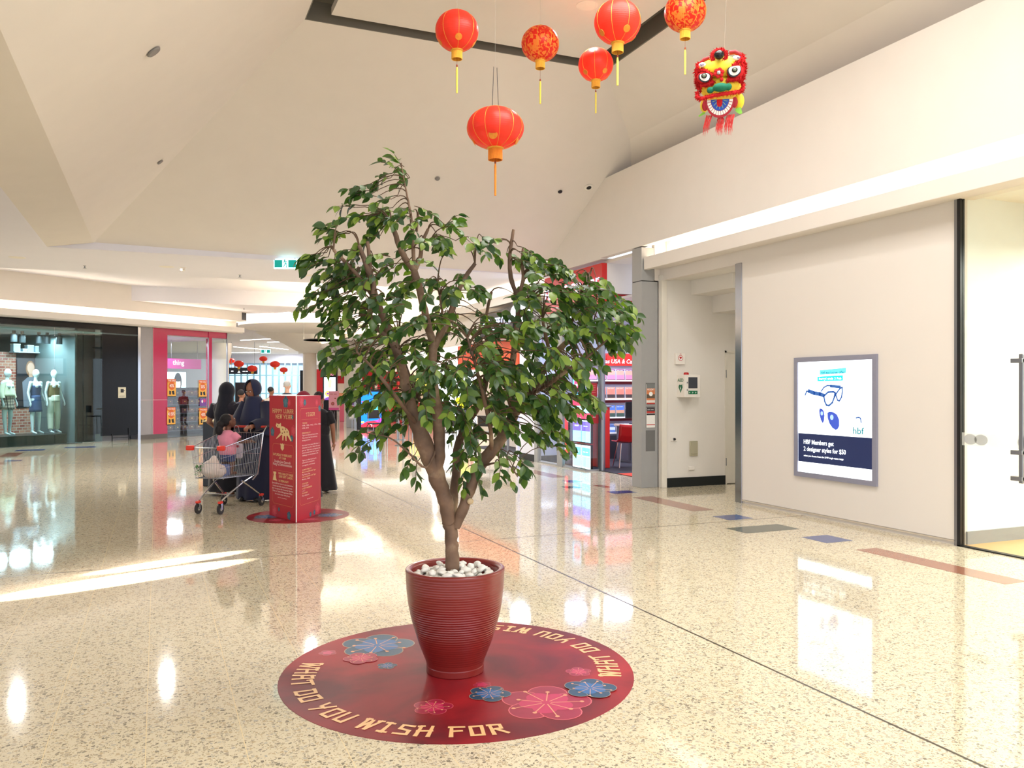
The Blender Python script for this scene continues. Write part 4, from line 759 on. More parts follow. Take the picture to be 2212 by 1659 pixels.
# ================================================================ FAR CONCOURSE
def cf(name, label, cat, px, py, t, group=None, kind=None):
    o = thing(name, label, cat, at(px, py, t), -YAW, group)
    if kind: o['kind'] = kind
    return o
def cfb(px0, px1, py0, py1, t): return (px1 - px0) / 2 * t / F, (py1 - py0) * t / F     # half width, height
CFM = lambda px, t: Matrix.Translation(at(px, HY, t) - Vector((0, 0, H))) @ Matrix.Rotation(-YAW, 4, 'Z')
def FY(t): return HY + F * H / t
def panel(name, label, cat, px0, px1, py0, py1, t, m, dep=.06, part='board', ground=False, group=None):
    if ground: py1 = FY(t)
    o = cf(name, label, cat, (px0 + px1) / 2, py1, t, group); w, h = cfb(px0, px1, py0, py1, t)
    if ground: o.location.z = 0
    MB().bev(-w, w, 0, dep, 0, h, min(.01, dep / 5)).build(part, m, o); return o, w, h, Fr((0, -.001, 0), (1, 0, 0), (0, 0, 1))
def wallcf(name, px0, px1, z0, z1, t, m, dep=.1, kind='structure'):
    q = MB(); w = (px1 - px0) / 2 * t / F; q.box(-w, w, 0, dep, z0, z1, CFM((px0 + px1) / 2, t)); return struct(name, q, m)
# glazed entrance at the end: posts, head and glass; daylight comes from outside
TE = 62
wallcf('wall_far_head', 470, 700, 3.35, 4.1, TE, mat('cool_white_wall')); wallcf('wall_far_side', 655, 720, 0, 4.1, TE - .3, mat('cool_white_wall'))
q = MB(); w = 95 * TE / F
for i in range(15):
    x = -w + 2 * w * i / 14; q.box(x - .05, x + .05, -.02, .08, 0, 3.35, CFM(575, TE))
for z in (0, 1.05, 2.4): q.box(-w, w, -.01, .07, z, z + .08, CFM(575, TE))
struct('window_2', q, mat('teal_frame', (150, 196, 210), .4))
q = MB(); q.box(-w, w, .03, .04, 0, 3.35, CFM(575, TE)); o = q.build('window_far_glass', glass('blue_glass', (220, 238, 250), .03)); o['kind'] = 'structure'
wallcf('wall_far_left', 250, 488, 0, 4.1, TE - 2, mat('cool_white_wall'))
for px, a in ((505, 600), (560, 700), (620, 600)): pass
t = thing('directory_sign', 'dark hanging direction sign with white arrow and text', 'sign', at(524, 808, 45), -YAW); w, h = cfb(493, 555, 794, 808, 45); MB().bev(-w, w, 0, .15, 0, h, .01).build('board', mat('sign_dark', (44, 46, 54), .4), t)
for sx in (-1, 1): q = MB(); q.tube([(sx * w * .8, .07, h), (sx * w * .8, .07, 3.99 - t.location.z)], .012, 6); q.build('hanging_rod', M_STEEL, t)
q = MB(); f = Fr((0, -.001, 0), (1, 0, 0), (0, 0, 1)); f.text(q, '##', .0, h * .3, h * .3, .003); f.text(q, '#', -w * .8, h * .3, h * .35, .003, 'L', w * .2); f.poly(q, [(-w * .35, h * .2), (-w * .25, h * .55), (-w * .15, h * .2)], .003); q.build('lettering', glow('sign_text_white', (240, 244, 250), 1), t)
# round columns
def column(px, t, r, z1, label, cap):
    o = thing('round_column', label, 'column', at(px, HY, t) - Vector((0, 0, H)), 0); o['kind'] = 'structure'
    pr = [(r + .02, 0), (r + .02, .15), (r, .16), (r, z1)]
    MB().lathe(pr, 36).build('shaft', mat('column_beige', (214, 202, 186), .6), o, True)
    if cap: MB().lathe([(r + .05, z1), (r + .3, z1 + .1), (r + .9, z1 + .45), (r + 1.6, z1 + .7), (r + 2.1, 3.995)], 40).build('flared_cap', M_WHITE2, o, True)
    return o
column(669, 38, .30, 3.08, 'round white column with flared lit cap beyond the red pillar sign', True); column(763, 33, .35, 3.99, 'beige round column beside the blue screen kiosk', False)
# oval dropped soffit and thin dark hanging ring
q = MB(); M = Matrix.Translation(at(735, HY, 31) - Vector((0, 0, H))); q.lathe([(2.9, 3.98), (2.9, 3.72), (2.75, 3.64), (0, 3.62)], 56, M, 1.25, .9); struct('ceiling_oval', q, M_WHITE2, True)
q = MB(); q.lathe([(3.2, 3.92), (3.25, 3.94), (3.2, 3.96), (3.0, 3.96), (3.0, 3.92)], 56, M, 1.25, .9); tag(q.build('oval_cove_light', glow('cove_glow_white', (255, 248, 236), 3)), 'oval glowing ceiling cove above the donut shop', 'light')
t = thing('ring_pendant', 'thin dark hanging ring light above the far concourse', 'light', at(703, 735, 24)); q = MB(); q.lathe([(.60, -.01), (.62, -.01), (.62, .012), (.60, .012), (.60, -.01)], 48); q.build('ring', M_BLACK, t); q = MB(); q.lathe([(.585, -.008), (.598, -.008), (.598, .004), (.585, .004), (.585, -.008)], 48); q.build('lit_inner_edge', glow('ring_glow', (255, 246, 230), 5), t)
for a in (2.9, 1.0, 5.0): q = MB(); q.tube([(.61 * math.cos(a), .61 * math.sin(a), 0), (.61 * math.cos(a), .61 * math.sin(a), 4.42 - t.location.z)], .004, 5); q.build('cable', M_STEEL, t)
# ---- donut shop front and neighbours (a front that faces the viewer)
TS = 41
wallcf('wall_far_shops', 680, 1160, 2.35, 4.1, TS, M_WHITE); wallcf('wall_far_shops_back', 660, 1180, 0, 4.1, TS + 4, mat('cafe_cream')); wallcf('trim_15', 680, 880, 2.93, 3.05, TS - .3, M_WHITE2, .3); wallcf('trim_16', 680, 880, 2.86, 2.9, TS - .06, mat('dark_red_rail'), .05)
q = MB(); w = 100 * TS / F; q.box(-w, w, -.25, -.12, 3.06, 3.1, CFM(780, TS)); tag(q.build('cove_light', glow('cove_glow_white', (255, 248, 236), 3)), 'white cove light above the donut shop fascia', 'light')
RD = mat('shop_red', (190, 30, 36), .45)
wallcf('wall_donut_left', 684, 697, 0, 2.42, TS - .1, RD); wallcf('wall_donut_red_pier', 788, 807, 0, 2.85, TS - .3, RD, .4); wallcf('wall_donut_band', 728, 790, 1.72, 2.1, TS + .4, RD)
t = thing('shop_letters', 'black fascia letters above the donut shop', 'lettering', at(741, 797, TS - .02), -YAW); q = MB(); f = Fr((0, -.01, 0), (1, 0, 0), (0, 0, 1)); f.text(q, 'NE', -.17, 0, .27, .0, 'L', .4); q.build('letters', M_BLACK, t)
t, w, h, f = panel('menu_totem', 'tall black lit donut shop totem reading DONUT KING', 'sign', 697, 728, 795, 866, 38, M_BLACK, .2, 'case')
MB().box(-w * .9, w * .9, .02, .18, -(t.location.z), 0).build('pedestal', M_BLACK, t)
q = MB(); f.text(q, 'DONUT', 0, h * .87, h * .075, .004, 'C', w * 1.7); q.mi = 1; f.text(q, 'KING', 0, h * .77, h * .07, .004, 'C', w * 1.0); q.mi = 2; f.rect(q, -w * .8, w * .8, h * .03, h * .72, .003); q.mi = 3; f.poly(q, [(-w * .2, h * .4), (w * .2, h * .4), (w * .28, h * .64), (-w * .28, h * .64)], .005); q.mi = 4; f.disc(q, -w * .3, h * .22, w * .4, w * .4, .005); q.mi = 5; f.disc(q, -w * .3, h * .22, w * .15, w * .15, .006); f.poly(q, [(-w * .8, h * .03), (w * .8, h * .03), (w * .2, h * .14), (-w * .6, h * .1)], .0065)
q.build('display', [glow('totem_white', (255, 255, 255), 2.5), glow('totem_pink', (220, 130, 150), 1), glow('totem_pale_blue', (206, 240, 250), 1.6), glow('totem_lime', (196, 226, 150), 1.2), glow('totem_yellow', (240, 206, 90), 1.2), glow('totem_purple', (120, 70, 160), 1)], t)
t, w, h, f = panel('easel_sign', 'pink donut poster on a slim stand in front of the totem', 'sign', 710, 732, 845, 886, 33, mat('poster_pale_pink', (222, 150, 160), .5), .03, 'poster')
q = MB(); f.text(q, '##', 0, h * .82, h * .07, .003, 'C', w * 1.5); f.disc(q, -w * .2, h * .34, w * .34, w * .34, .003); f.disc(q, w * .3, h * .62, w * .2, w * .14, .003); q.mi = 1; f.disc(q, -w * .2, h * .34, w * .12, w * .12, .004); f.rect(q, -w, w, 0, h * .12, .003); q.build('print', [mat('print_brown', (160, 84, 60), .5), MC['print_pink']], t)
for sx in (-1, 1): q = MB(); q.tube([(sx * w * .6, .03, 0), (sx * w * .8, .1, -t.location.z)], .012, 6); q.build('leg', M_STEEL, t)
panel('donut_counter', 'pink and dark donut shop counter', 'counter', 733, 747, 868, 0, 37, mat('counter_pink', (214, 96, 120), .4), .8, 'counter_front', True); panel('display_cabinet', 'lit donut display cabinet on the shop counter line', 'cabinet', 728, 746, 849, 866, 38, mat('cabinet_warm', (190, 120, 84), .4, em=.3), .5, 'glass_case')
panel('grey_counter', 'grey counter block at the foot of the beige round column', 'counter', 748, 771, 862, 0, 31.5, M_GREY, .5, 'counter_front', True)
t, w, h, f = panel('leaflet_stand', 'white spinner of leaflets beside the blue screen kiosk', 'rack', 754, 766, 856, 906, 30.6, mat('rack_white', (220, 220, 222), .5), .15, 'rack_body')
MB().box(-.02, .02, .05, .1, -t.location.z, 0).build('post', M_STEEL, t)
for i in range(5): q = MB(); q.box(-w * .8, w * .8, -.02, -.002, h * (.06 + .19 * i), h * (.2 + .19 * i)); q.build('leaflet', (mat('print_white'), mat('bag_charcoal'), MC['print_pink'], mat('leaflet_purple'), mat('print_white'))[i], t)
t, w, h, f = panel('menu_booth', 'small dark booth with curved red sign behind the screen kiosk', 'booth', 763, 793, 825, 0, 34.5, mat('booth_dark', (40, 32, 36), .5), .5, 'booth_body', True); q = MB(); f.rect(q, -w, w, h - .42, h - .14, .003); q.build('red_sign', RD, t); q = MB(); f.text(q, '##', 0, h - .34, .1, .006, 'C', w * 1.1, slant=.2); q.build('lettering', MC['print_white'], t)
t, w, h, f = panel('screen_kiosk', 'free-standing black kiosk with bright blue PAY screen', 'kiosk', 772, 831, 841, 0, 30, M_BLACK, .25, 'housing', True)
q = MB(); f.rect(q, -w * .72, w * .76, h * .06, h * .94, .003); q.mi = 1; f.poly(q, [(-w * .72, h * .06), (w * .76, h * .06), (w * .76, h * .16), (w * .2, h * .22), (-w * .3, h * .2), (-w * .72, h * .12)], .005); q.mi = 2; f.poly(q, [(w * .76, h * .16), (w * .76, h * .3), (w * .5, h * .24), (w * .2, h * .22)], .006); q.mi = 3; f.disc(q, w * .35, h * .76, w * .2, h * .12, .005); f.poly(q, [(-w * .1, h * .6), (w * .6, h * .62), (w * .3, h * .3)], .0055); q.mi = 2; f.poly(q, [(-w * .7, h * .7), (-w * .3, h * .72), (-w * .45, h * .55)], .0065); q.mi = 4; f.text(q, 'PAY', -w * .62, h * .4, h * .06, .008, 'L', w * .5); f.text(q, 'PJ', 0, h * .1, h * .06, .009, 'C'); q.mi = 5; f.rect(q, -w * .72, -w * .5, h * .16, h * .2, .006)
q.build('screen', [glow('kiosk_blue', (20, 110, 250), 1.5), glow('kiosk_red', (236, 40, 60), 1.3), glow('kiosk_magenta', (200, 60, 200), 1.3), glow('kiosk_cyan', (70, 206, 250), 1.6), glow('totem_white', (255, 255, 255), 2.5), glow('totem_yellow', (240, 206, 90), 1.2)], t)
MB().box(-w - .12, -w - .02, .0, .25, 0, h).build('silver_side', M_STEEL, t)
t, w, h, f = panel('red_counter', 'red shop counter seen between leaves left of the trunk', 'counter', 845, 960, 870, 0, 36, RD, .6, 'counter_front', True); t, w, h, f = panel('white_display', 'bright white shop display behind the tree', 'display', 940, 1030, 800, 0, 39, glow('display_white', (232, 240, 255), 1.6), .2, 'light_panel', True)
t, w, h, f = panel('lit_menu', 'yellow and red lit menu above counter seen through leaves', 'sign', 860, 925, 812, 836, TS + 3.7, glow('menu_yellow', (236, 190, 80), 1.0), .1, 'light_panel'); q = MB(); f.rect(q, -w, -w * .2, 0, h, .003); q.build('red_half', RD, t)
wallcf('wall_far_red_front', 815, 860, 0, 2.3, TS, RD)
t = cafe_chair(FL(712, 905) + Vector((0, 0, 0)), .3, 'dark cafe chair near the donut totem', 'chairs near the donut totem')
for px, py, r in ((697, 911, 1.5), (703, 900, 4), (727, 909, .2)): dup(t, Vector((FL(px, py).x, FL(px, py).y, 0)), r)
# ---- left of the view: corner store bits between pink shop and entrance
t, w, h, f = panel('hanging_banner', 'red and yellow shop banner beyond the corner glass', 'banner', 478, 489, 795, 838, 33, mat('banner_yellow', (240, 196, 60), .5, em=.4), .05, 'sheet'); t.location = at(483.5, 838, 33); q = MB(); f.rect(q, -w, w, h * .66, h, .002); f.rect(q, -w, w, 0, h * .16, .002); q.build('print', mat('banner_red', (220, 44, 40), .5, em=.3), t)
q = MB(); q.tube([(0, .03, h), (0, .03, 3.99 - t.location.z)], .01, 6); q.build('hanging_rod', M_STEEL, t)
panel('black_stand', 'black stand with small white screen near the entrance', 'stand', 648, 657, 800, 0, 44, M_BLACK, .2, 'stand_body', True); panel('dark_cabinet', 'low dark cabinet behind the black-scarfed woman', 'cabinet', 508, 530, 826, 0, 40, mat('booth_dark'), .4, 'cabinet_body', True)
# ================================================================ CEILING FITTINGS
def downlight(px, py, z, label, g, power, col=WARM, r=.1):
    p = PZ(px, py, z); t = thing('downlight', label, 'light', p, 0, g); MB().lathe([(r - .012, -.006), (r + .015, -.003), (r + .015, 0)], 24).build('trim_ring', M_WHITE2, t); MB().lathe([(0, -.004), (r - .012, -.004)], 24).build('lens', glow('lamp_white', (255, 250, 240), 12), t)
    if power: area('downlight_and_fill_lamp', p + Vector((0, 0, -.02)), r * 1.2, power, col)
    return t
near = [(37, 556, 'leftmost of the downlights in the low near ceiling, above the fashion shop'), (360, 576, 'downlight in the low near ceiling left of the exit sign'), (672, 595, 'downlight in the low near ceiling right of the exit sign'), (925, 612, 'downlight in the low near ceiling seen through the treetop')]
for px, py, lb in near: downlight(px, py, ZL, lb, None, 50, r=.11)
downlight(1268, 12, T + .03, 'bright downlight in the floating white ceiling panel', None, 22, r=.11)
far = [(657, 717), (565, 723), (683, 726), (530, 744), (626, 746), (508, 758), (600, 760), (616, 764), (726, 752), (706, 759), (724, 767), (800, 740), (860, 735), (940, 725), (1010, 735), (880, 760), (985, 765), (560, 768)]
d0 = downlight(*far[0], ZF, 'small round downlight in the far concourse ceiling', 'downlights in the far ceiling', 0)
for i, (px, py) in enumerate(far):
    p = PZ(px, py, ZF)
    if i: dup(d0, p)
    area('downlight_and_fill_lamp', p + Vector((0, 0, -.02)), .17, 60 if px > 640 else 75, NEUT if px > 640 else (.9, .94, 1))
area('downlight_and_fill_lamp', (-6, 20, 4.38), .25, 90, WARM); area('downlight_and_fill_lamp', (3, 21, 4.38), .25, 90, WARM); area('downlight_and_fill_lamp', (4, 31, 3.95), .25, 90, WARM)  # fill lamps without fittings, added to brighten the trough and far hall
for i, (x0, y0, x1, y1) in enumerate([(563, 708, 647, 720), (645, 707, 712, 718), (520, 735, 621, 730), (578, 739, 650, 737), (505, 749, 570, 755), (562, 748, 622, 755), (490, 762, 560, 761), (532, 771, 600, 776), (608, 677, 626, 675), (690, 686, 742, 683)]):
    a, b = PZ(x0, y0, ZF - .01), PZ(x1, y1, ZF - .01); d = (b - a).normalized(); n = Vector((-d.y, d.x, 0)) * .035
    q = MB(); q.poly([a - n, b - n, b + n, a + n], (0, 0, -.02)); o = q.build('light_strip', glow('strip_white', (255, 248, 240), 4)); tag(o, ['long slim light strip nearest the camera, sloping right', 'slim light strip pointing at the far exit sign', 'slim light strip above the lanterns, left of the ring light', 'slim light strip ending at the ring light', 'short light strip left of the small exit sign', 'light strip crossing another right of it, above the exit sign', 'far light strip over the leftmost lanterns', 'far light strip behind the middle lanterns', 'very short light strip in the near part of the far ceiling', 'faint light strip near the treetop'][i], 'light')
def exitsign(px, py, z, w, h, label, flip=False):
    p = at(px, py, (z - H) * F / (HY - py)); t = thing('exit_sign', label, 'sign', p, -YAW); MB().bev(-w / 2, w / 2, -.02, .02, -h / 2, h / 2, .004).build('light_box', glow('exit_white', (190, 246, 255), 1.6), t)
    f = Fr((0, -.0205, 0), (1, 0, 0), (0, 0, 1)); q = MB(); f.rect(q, -w * .46, -w * .13, -h * .38, h * .38, .001); f.rect(q, w * .13, w * .46, -h * .38, h * .38, .001); 
    for pts in ([(-.02, .06), (.0, .02), (.03, -.0)], [(.0, .02), (-.02, -.04), (-.05, -.06)], [(.0, .0), (.03, -.03), (.02, -.08)], [(-.04, .03), (-.01, .05), (.03, .04)]): f.line(q, [(a * w / .5, b * w / .5) for a, b in pts], w * .03, .001)
    f.disc(q, -.01, h * .36, w * .03, w * .03, .001); q.build('running_figure', glow('exit_green', (0, 120, 110), .9), t)
    q = MB()
    for sx in (-.4, .4): q.tube([(sx * w, 0, h / 2), (sx * w, 0, (zf(p.y) + .01 if py < 600 else ZF) - p.z)], .006, 6)
    q.build('hanging_rod', M_STEEL, t)
exitsign(617, 570, 3.57, .39, .165, 'large green exit sign hanging from the low near ceiling'); exitsign(724, 717, 3.75, .5, .2, 'small green exit sign at the edge of the tree leaves'); exitsign(574, 759, 3.6, .55, .22, 'small green exit sign above the far red lanterns')
def sprk(px, py, z, label, g): t = thing('sprinkler', label, 'sprinkler', PZ(px, py, z), 0, g); MB().lathe([(.035, -.045), (.01, -.035), (.01, -.005), (.03, 0)], 12).build('nozzle', M_STEEL, t, True); return t
s0 = sprk(183, 574, ZL, 'small sprinkler head in the low ceiling', 'sprinklers in the low ceiling')
for px, py in ((518, 594),): dup(s0, PZ(px, py, ZL))
for px, py, z in ((126, 648, ZF), (527, 666, ZF), (486, 681, ZF), (653, 697, ZF), (704, 694, ZF), (600, 705, ZF)): dup(s0, PZ(px, py, ZF))
t = thing('smoke_detector', 'small smoke detector beside the middle near downlight', 'detector', PZ(395, 578, ZL)); MB().lathe([(.03, -.06), (.05, -.04), (.03, -.03), (.06, 0)], 20).build('detector_body', M_WHITE2, t, True)
t = thing('dome_camera', 'dark dome camera on far ceiling left of light strips', 'camera', PZ(543, 702, ZF)); MB().lathe([(0, -.12), (.06, -.1), (.08, -.05)], 20).build('dome', M_BLACK, t, True); MB().lathe([(.09, -.05), (.09, 0)], 20).build('base', M_WHITE2, t, True)
# discs and cameras on the vault
NF = Vector((0, SL, 1)).normalized()
def onplane(px, py, p, n, off=.01): return PP(px, py, Vector(p) - Vector(n) * off, n)
pf, nl = Vector((0, CY, CZ)), (Vector((XA, YT, T)) - Vector(U)).cross(Vector((0, -1, 0))).normalized(); nl = nl if nl.z > 0 else -nl
def disc_on(name, px, py, p, n, r, label, m, cat='vent', ring=None):
    loc = onplane(px, py, p, n); t = thing(name, label, cat, loc); t.rotation_euler = Vector(n).to_track_quat('Z', 'Y').to_euler()
    MB().lathe([(0, -.012), (r * .85, -.012), (r, 0)], 28).build('cover', m, t, True)
    if ring: MB().lathe([(r * 1.1, -.006), (r * 1.7, 0)], 28).build('rim', ring, t, True)
GC_ = mat('disc_grey', (130, 126, 124), .5); disc_on('speaker_disc', 945, 386, pf, NF, .04, 'grey round cover on the sloped ceiling right of the treetop', GC_, 'cover')
disc_on('ceiling_camera', 1210, 414, pf, NF, .038, 'small dark lens in the sloped ceiling left of larger camera', M_BLACK, 'camera'); disc_on('ceiling_camera', 1272, 405, pf, NF, .045, 'dark camera lens with pale rim in the sloped ceiling', M_BLACK, 'camera', M_WHITE2)
disc_on('ceiling_vent', 332, 112, U, nl, .07, 'grey oval vent high on the left ceiling slope', GC_); disc_on('ceiling_vent', 346, 350, U, nl, .045, 'small grey vent lower on the left ceiling slope', GC_)
# ================================================================ FLOOR DECAL, POT, PEBBLES, TREE
CR, CFW = Vector((cs, -sn, 0)), Vector((sn, cs, 0))                     # the photographer's right and forward on the floor
def cam2w(X, Y, Z=0): return CR * X + CFW * Y + Vector((0, 0, Z))
def decal_mat(name, a, b):
    m = bpy.data.materials.new(name); m.use_nodes = True; N = m.node_tree.nodes; L = m.node_tree.links
    tc = N.new('ShaderNodeTexCoord'); nz = N.new('ShaderNodeTexNoise'); nz.inputs['Scale'].default_value = 1.9; nz.inputs['Detail'].default_value = 6; nz.inputs['Distortion'].default_value = .6
    L.new(tc.outputs['Object'], nz.inputs[0]); cr = N.new('ShaderNodeValToRGB'); cr.color_ramp.elements[0].position = .35; cr.color_ramp.elements[0].color = lin(a); cr.color_ramp.elements[1].position = .7; cr.color_ramp.elements[1].color = lin(b)
    L.new(nz.outputs['Fac'], cr.inputs[0]); L.new(cr.outputs[0], N['Principled BSDF'].inputs['Base Color']); N['Principled BSDF'].inputs['Roughness'].default_value = .42; N['Principled BSDF'].inputs['Specular IOR Level'].default_value = .3; return m
DM = decal_mat('decal_red', (98, 18, 30), (170, 34, 42))
FB = [mat('petal_blue_dark', (24, 74, 104), .35, var=.15), mat('petal_blue', (36, 104, 164), .35), mat('petal_rim', (170, 150, 130), .4), mat('stamen_peach', (228, 166, 126), .4)]
FP = [mat('petal_pink_dark', (158, 30, 62), .35, var=.15), mat('petal_pink', (196, 44, 92), .35), mat('petal_rim_pink', (222, 110, 120), .4), mat('stamen_peach')]
GOLD = mat('letter_gold', (236, 190, 136), .4)
MC_ = cam2w(-.286, 4.43); MR = .925
def round_decal(name, label, c, R, segs=96):
    t = thing(name, label, 'floor decal', c, -YAW); MB().lathe([(R, .0), (R, .0016), (0, .0016)], segs).build('sheet', DM, t); return t
md = round_decal('floor_decal', 'large round red floor decal with blossoms under the potted tree', MC_, MR)
f = Fr((0, 0, .0018), (1, 0, 0), (0, 1, 0))
def ring_text(fr, mb, txt, R, h, a0, a1, c=.0012):
    q, w = glyphs(txt, .56); tot = math.radians(a1 - a0)
    for i, g in enumerate(q):
        fr.poly(mb, [((R - (1 - y) * 0 + (-y + .5) * h) * math.cos(math.radians(a0) + x / w * tot), (R + (-y + .5) * h) * math.sin(math.radians(a0) + x / w * tot)) for x, y in g], c + i % 9 * 1e-5)
q = MB(); ring_text(f, q, 'WHAT DO YOU WISH FOR', .80, .105, 173, 289); q.build('lettering', GOLD, md)
q = MB(); ring_text(f, q, 'WHAT DO YOU WISH FOR', .80, .105, -7, 109); q.build('lettering', GOLD, md)
for i, (px, py, rp, k) in enumerate([(815, 1395, 80, 0), (780, 1423, 38, 1), (708, 1411, 19, 1), (836, 1439, 22, 0), (1180, 1519, 100, 1), (1275, 1489, 58, 0), (1057, 1500, 47, 0), (1042, 1480, 20, 1), (935, 1528, 44, 1), (1250, 1452, 28, 1)]):
    p = FL(px, py); d = p - MC_; q = MB(); blossom(f, q, d.dot(CR), d.dot(CFW), rp * (p.dot(CFW)) / F, (0, 1, 2, 3), i, .0004 + (0, .0018, 0, 0, 0, .0036, .0018, 0, 0, 0)[i], lines=rp > 20)
    q.build('blossom', FP if k else FB, md)
# pot
PC = cam2w(-.302, 4.43)
pot = thing('plant_pot', 'large ribbed red ceramic pot on the round red decal', 'pot', (PC.x, PC.y, .002))
base = [(.150, 0), (.150, .035), (.156, .06), (.168, .09), (.192, .15), (.215, .225), (.236, .30), (.250, .37), (.258, .44), (.262, .53)]
def br_(z):
    for (r0, z0), (r1, z1) in zip(base, base[1:]):
        if z <= z1: return r0 + (r1 - r0) * (z - z0) / (z1 - z0)
    return base[-1][0]
prof = [(0, 0), (.148, 0)]
for i in range(1, 265):
    z = .53 * i / 265; a = .0013 * max(0, 1 - abs(z - .27) / .12) + (.0004 if z > .06 else 0); prof.append((br_(z) + a * math.sin(z * 2 * PI / .0128) + (.002 if z < .035 else 0), z))
prof += [(.2635, .536), (.262, .543), (.257, .547), (.240, .546), (.232, .541), (.229, .53), (.222, .44), (.20, .42), (0, .42)]
MB().lathe(prof, 72).build('pot_body', mat('pot_red', (128, 36, 32), .3, var=.12, nscale=6, coat=.3), pot, True, ang=180)
MB().lathe([(0, .47), (.225, .47)], 40).build('soil', mat('soil', (52, 40, 32), .95), pot)
# pebbles: every one its own object
def pebble_mesh(seed):
    rnd = random.Random(seed); bm = bmesh.new(); bmesh.ops.create_icosphere(bm, subdivisions=3, radius=1); sx, sy, sz = rnd.uniform(.9, 1.25), rnd.uniform(.7, .9), rnd.uniform(.55, .75)
    for v in bm.verts:
        n = noise.noise(v.co * 1.1 + Vector((seed * 7, 0, 0))) * .3; v.co = Vector((v.co.x * sx * (1 + n), v.co.y * sy * (1 + n), v.co.z * sz * (1 + n)))
    me = bpy.data.meshes.new('pebble'); bm.to_mesh(me); bm.free(); me.polygons.foreach_set('use_smooth', [True] * len(me.polygons)); me.materials.append(mat('pebble_white', (246, 243, 236), .4, var=.05, nscale=3)); return me
PM = [pebble_mesh(i) for i in range(5)]; rnd = random.Random(5); placed = []
tries = 0
while len(placed) < 84 and tries < 9000:
    tries += 1; top = len(placed) > 48
    a = rnd.random() * 2 * PI; rr = (.185 if top else .205) * math.sqrt(rnd.random()); s_ = rnd.uniform(.021, .031); z = (.538 if top else .508)
    x, y = rr * math.cos(a), rr * math.sin(a)
    if rr < .035 + s_: continue
    if any((x - p[0]) ** 2 + (y - p[1]) ** 2 + (z - p[2]) ** 2 < (.90 * (s_ + p[3])) ** 2 * .95 for p in placed): continue
    placed.append((x, y, z, s_))
for x, y, z, s_ in placed:
    o = bpy.data.objects.new('pebble', PM[rnd.randrange(5)]); C.objects.link(o); o.location = PC + Vector((x, y, z)); o.scale = (s_,) * 3; o.rotation_euler = (rnd.uniform(-.5, .5), rnd.uniform(-.5, .5), rnd.random() * 6.3)
    tag(o, 'smooth white pebble lying around the trunk in the red pot', 'pebble', 'white pebbles in the red pot')
# ---- the tree
tree = thing('ficus_tree', 'tall leafy ficus tree with pruned brown branches in red pot', 'tree', (PC.x, PC.y, .47))
TD = 4.43
def tp(px, py, d=0): return at(px, py, TD + d)
S = []      # limbs: list of (px, py, depth, radius px)
S.append([(977, 1245, 0, 15), (976, 1190, 0, 14), (974, 1150, 0, 14), (970, 1125, 0, 16)])
S.append([(972, 1140, 0, 14), (964, 1090, -.01, 16), (950, 1045, -.03, 17), (933, 1000, -.05, 19), (915, 955, -.07, 18), (900, 915, -.09, 15), (888, 880, -.1, 13), (878, 840, -.1, 11), (866, 790, -.1, 10), (848, 735, -.1, 9), (826, 680, -.12, 8), (806, 625, -.12, 7), (794, 580, -.12, 6), (776, 530, -.12, 4)])
S.append([(940, 1030, -.05, 13), (948, 985, -.06, 13), (948, 935, -.05, 12), (946, 895, -.05, 12), (938, 850, -.04, 11), (932, 800, -.03, 10), (936, 755, -.02, 9), (924, 700, -.02, 8.5), (910, 640, -.02, 8), (895, 585, -.02, 7.5)])
S.append([(895, 585, -.02, 7), (875, 558, -.03, 6.5), (862, 530, -.04, 6), (854, 505, -.05, 5.5), (846, 484, -.05, 5)])
S.append([(895, 585, -.02, 4.5), (893, 540, -.01, 4), (888, 470, 0, 3.2), (880, 425, 0, 2), (872, 385, 0, 1.4), (867, 352, 0, 1)])
S.append([(896, 585, -.02, 5), (908, 555, .02, 4.5), (912, 525, .03, 4), (925, 495, .04, 3)]); S.append([(912, 540, .03, 2.5), (930, 520, .03, 2)]); S.append([(900, 500, .0, 3), (903, 458, 0, 2.5)])
S.append([(936, 755, -.02, 7.5), (955, 712, .0, 6.5), (975, 668, .02, 6), (990, 628, .03, 5.5), (1006, 598, .04, 5), (1026, 569, .05, 4)]); S.append([(944, 740, 0, 5), (965, 705, .05, 5), (980, 665, .07, 4.5), (985, 632, .08, 3.5)]); S.append([(950, 715, 0, 3), (955, 670, -.05, 3), (945, 612, -.05, 3)])
S.append([(848, 735, -.1, 5), (800, 690, -.15, 5), (808, 620, -.16, 5.5), (792, 577, -.16, 5), (776, 530, -.16, 4)]); S.append([(800, 600, -.15, 4.5), (798, 560, -.13, 4), (794, 522, -.12, 3.5)]); S.append([(806, 640, -.1, 5), (772, 594, -.12, 4.2), (745, 565, -.14, 3.8), (720, 540, -.15, 3)])
S.append([(975, 1135, .02, 10), (980, 1080, .08, 10), (986, 1010, .14, 10), (990, 960, .2, 9.5), (1010, 915, .24, 9), (1035, 870, .28, 8), (1050, 820, .3, 7), (1055, 760, .3, 5.5), (1050, 690, .3, 4), (1062, 630, .3, 3)])
S.append([(984, 1140, .0, 9), (997, 1105, .0, 12), (1014, 1060, .02, 12.5), (1034, 1010, .04, 12.5), (1066, 970, .06, 13), (1094, 930, .08, 12), (1112, 890, .1, 11)])
S.append([(1112, 890, .1, 8), (1100, 850, .1, 8), (1105, 800, .08, 7), (1112, 740, .06, 6.5), (1118, 690, .05, 6), (1118, 645, .04, 5.5), (1106, 610, .03, 5), (1101, 570, .02, 4.5), (1104, 530, .02, 4), (1109, 496, .02, 3)]); S.append([(1118, 645, .04, 4.5), (1130, 605, .06, 4.2), (1128, 570, .07, 3.8), (1130, 537, .08, 3)]); S.append([(1118, 690, .05, 4), (1135, 670, .0, 4), (1146, 652, -.03, 3.5)])
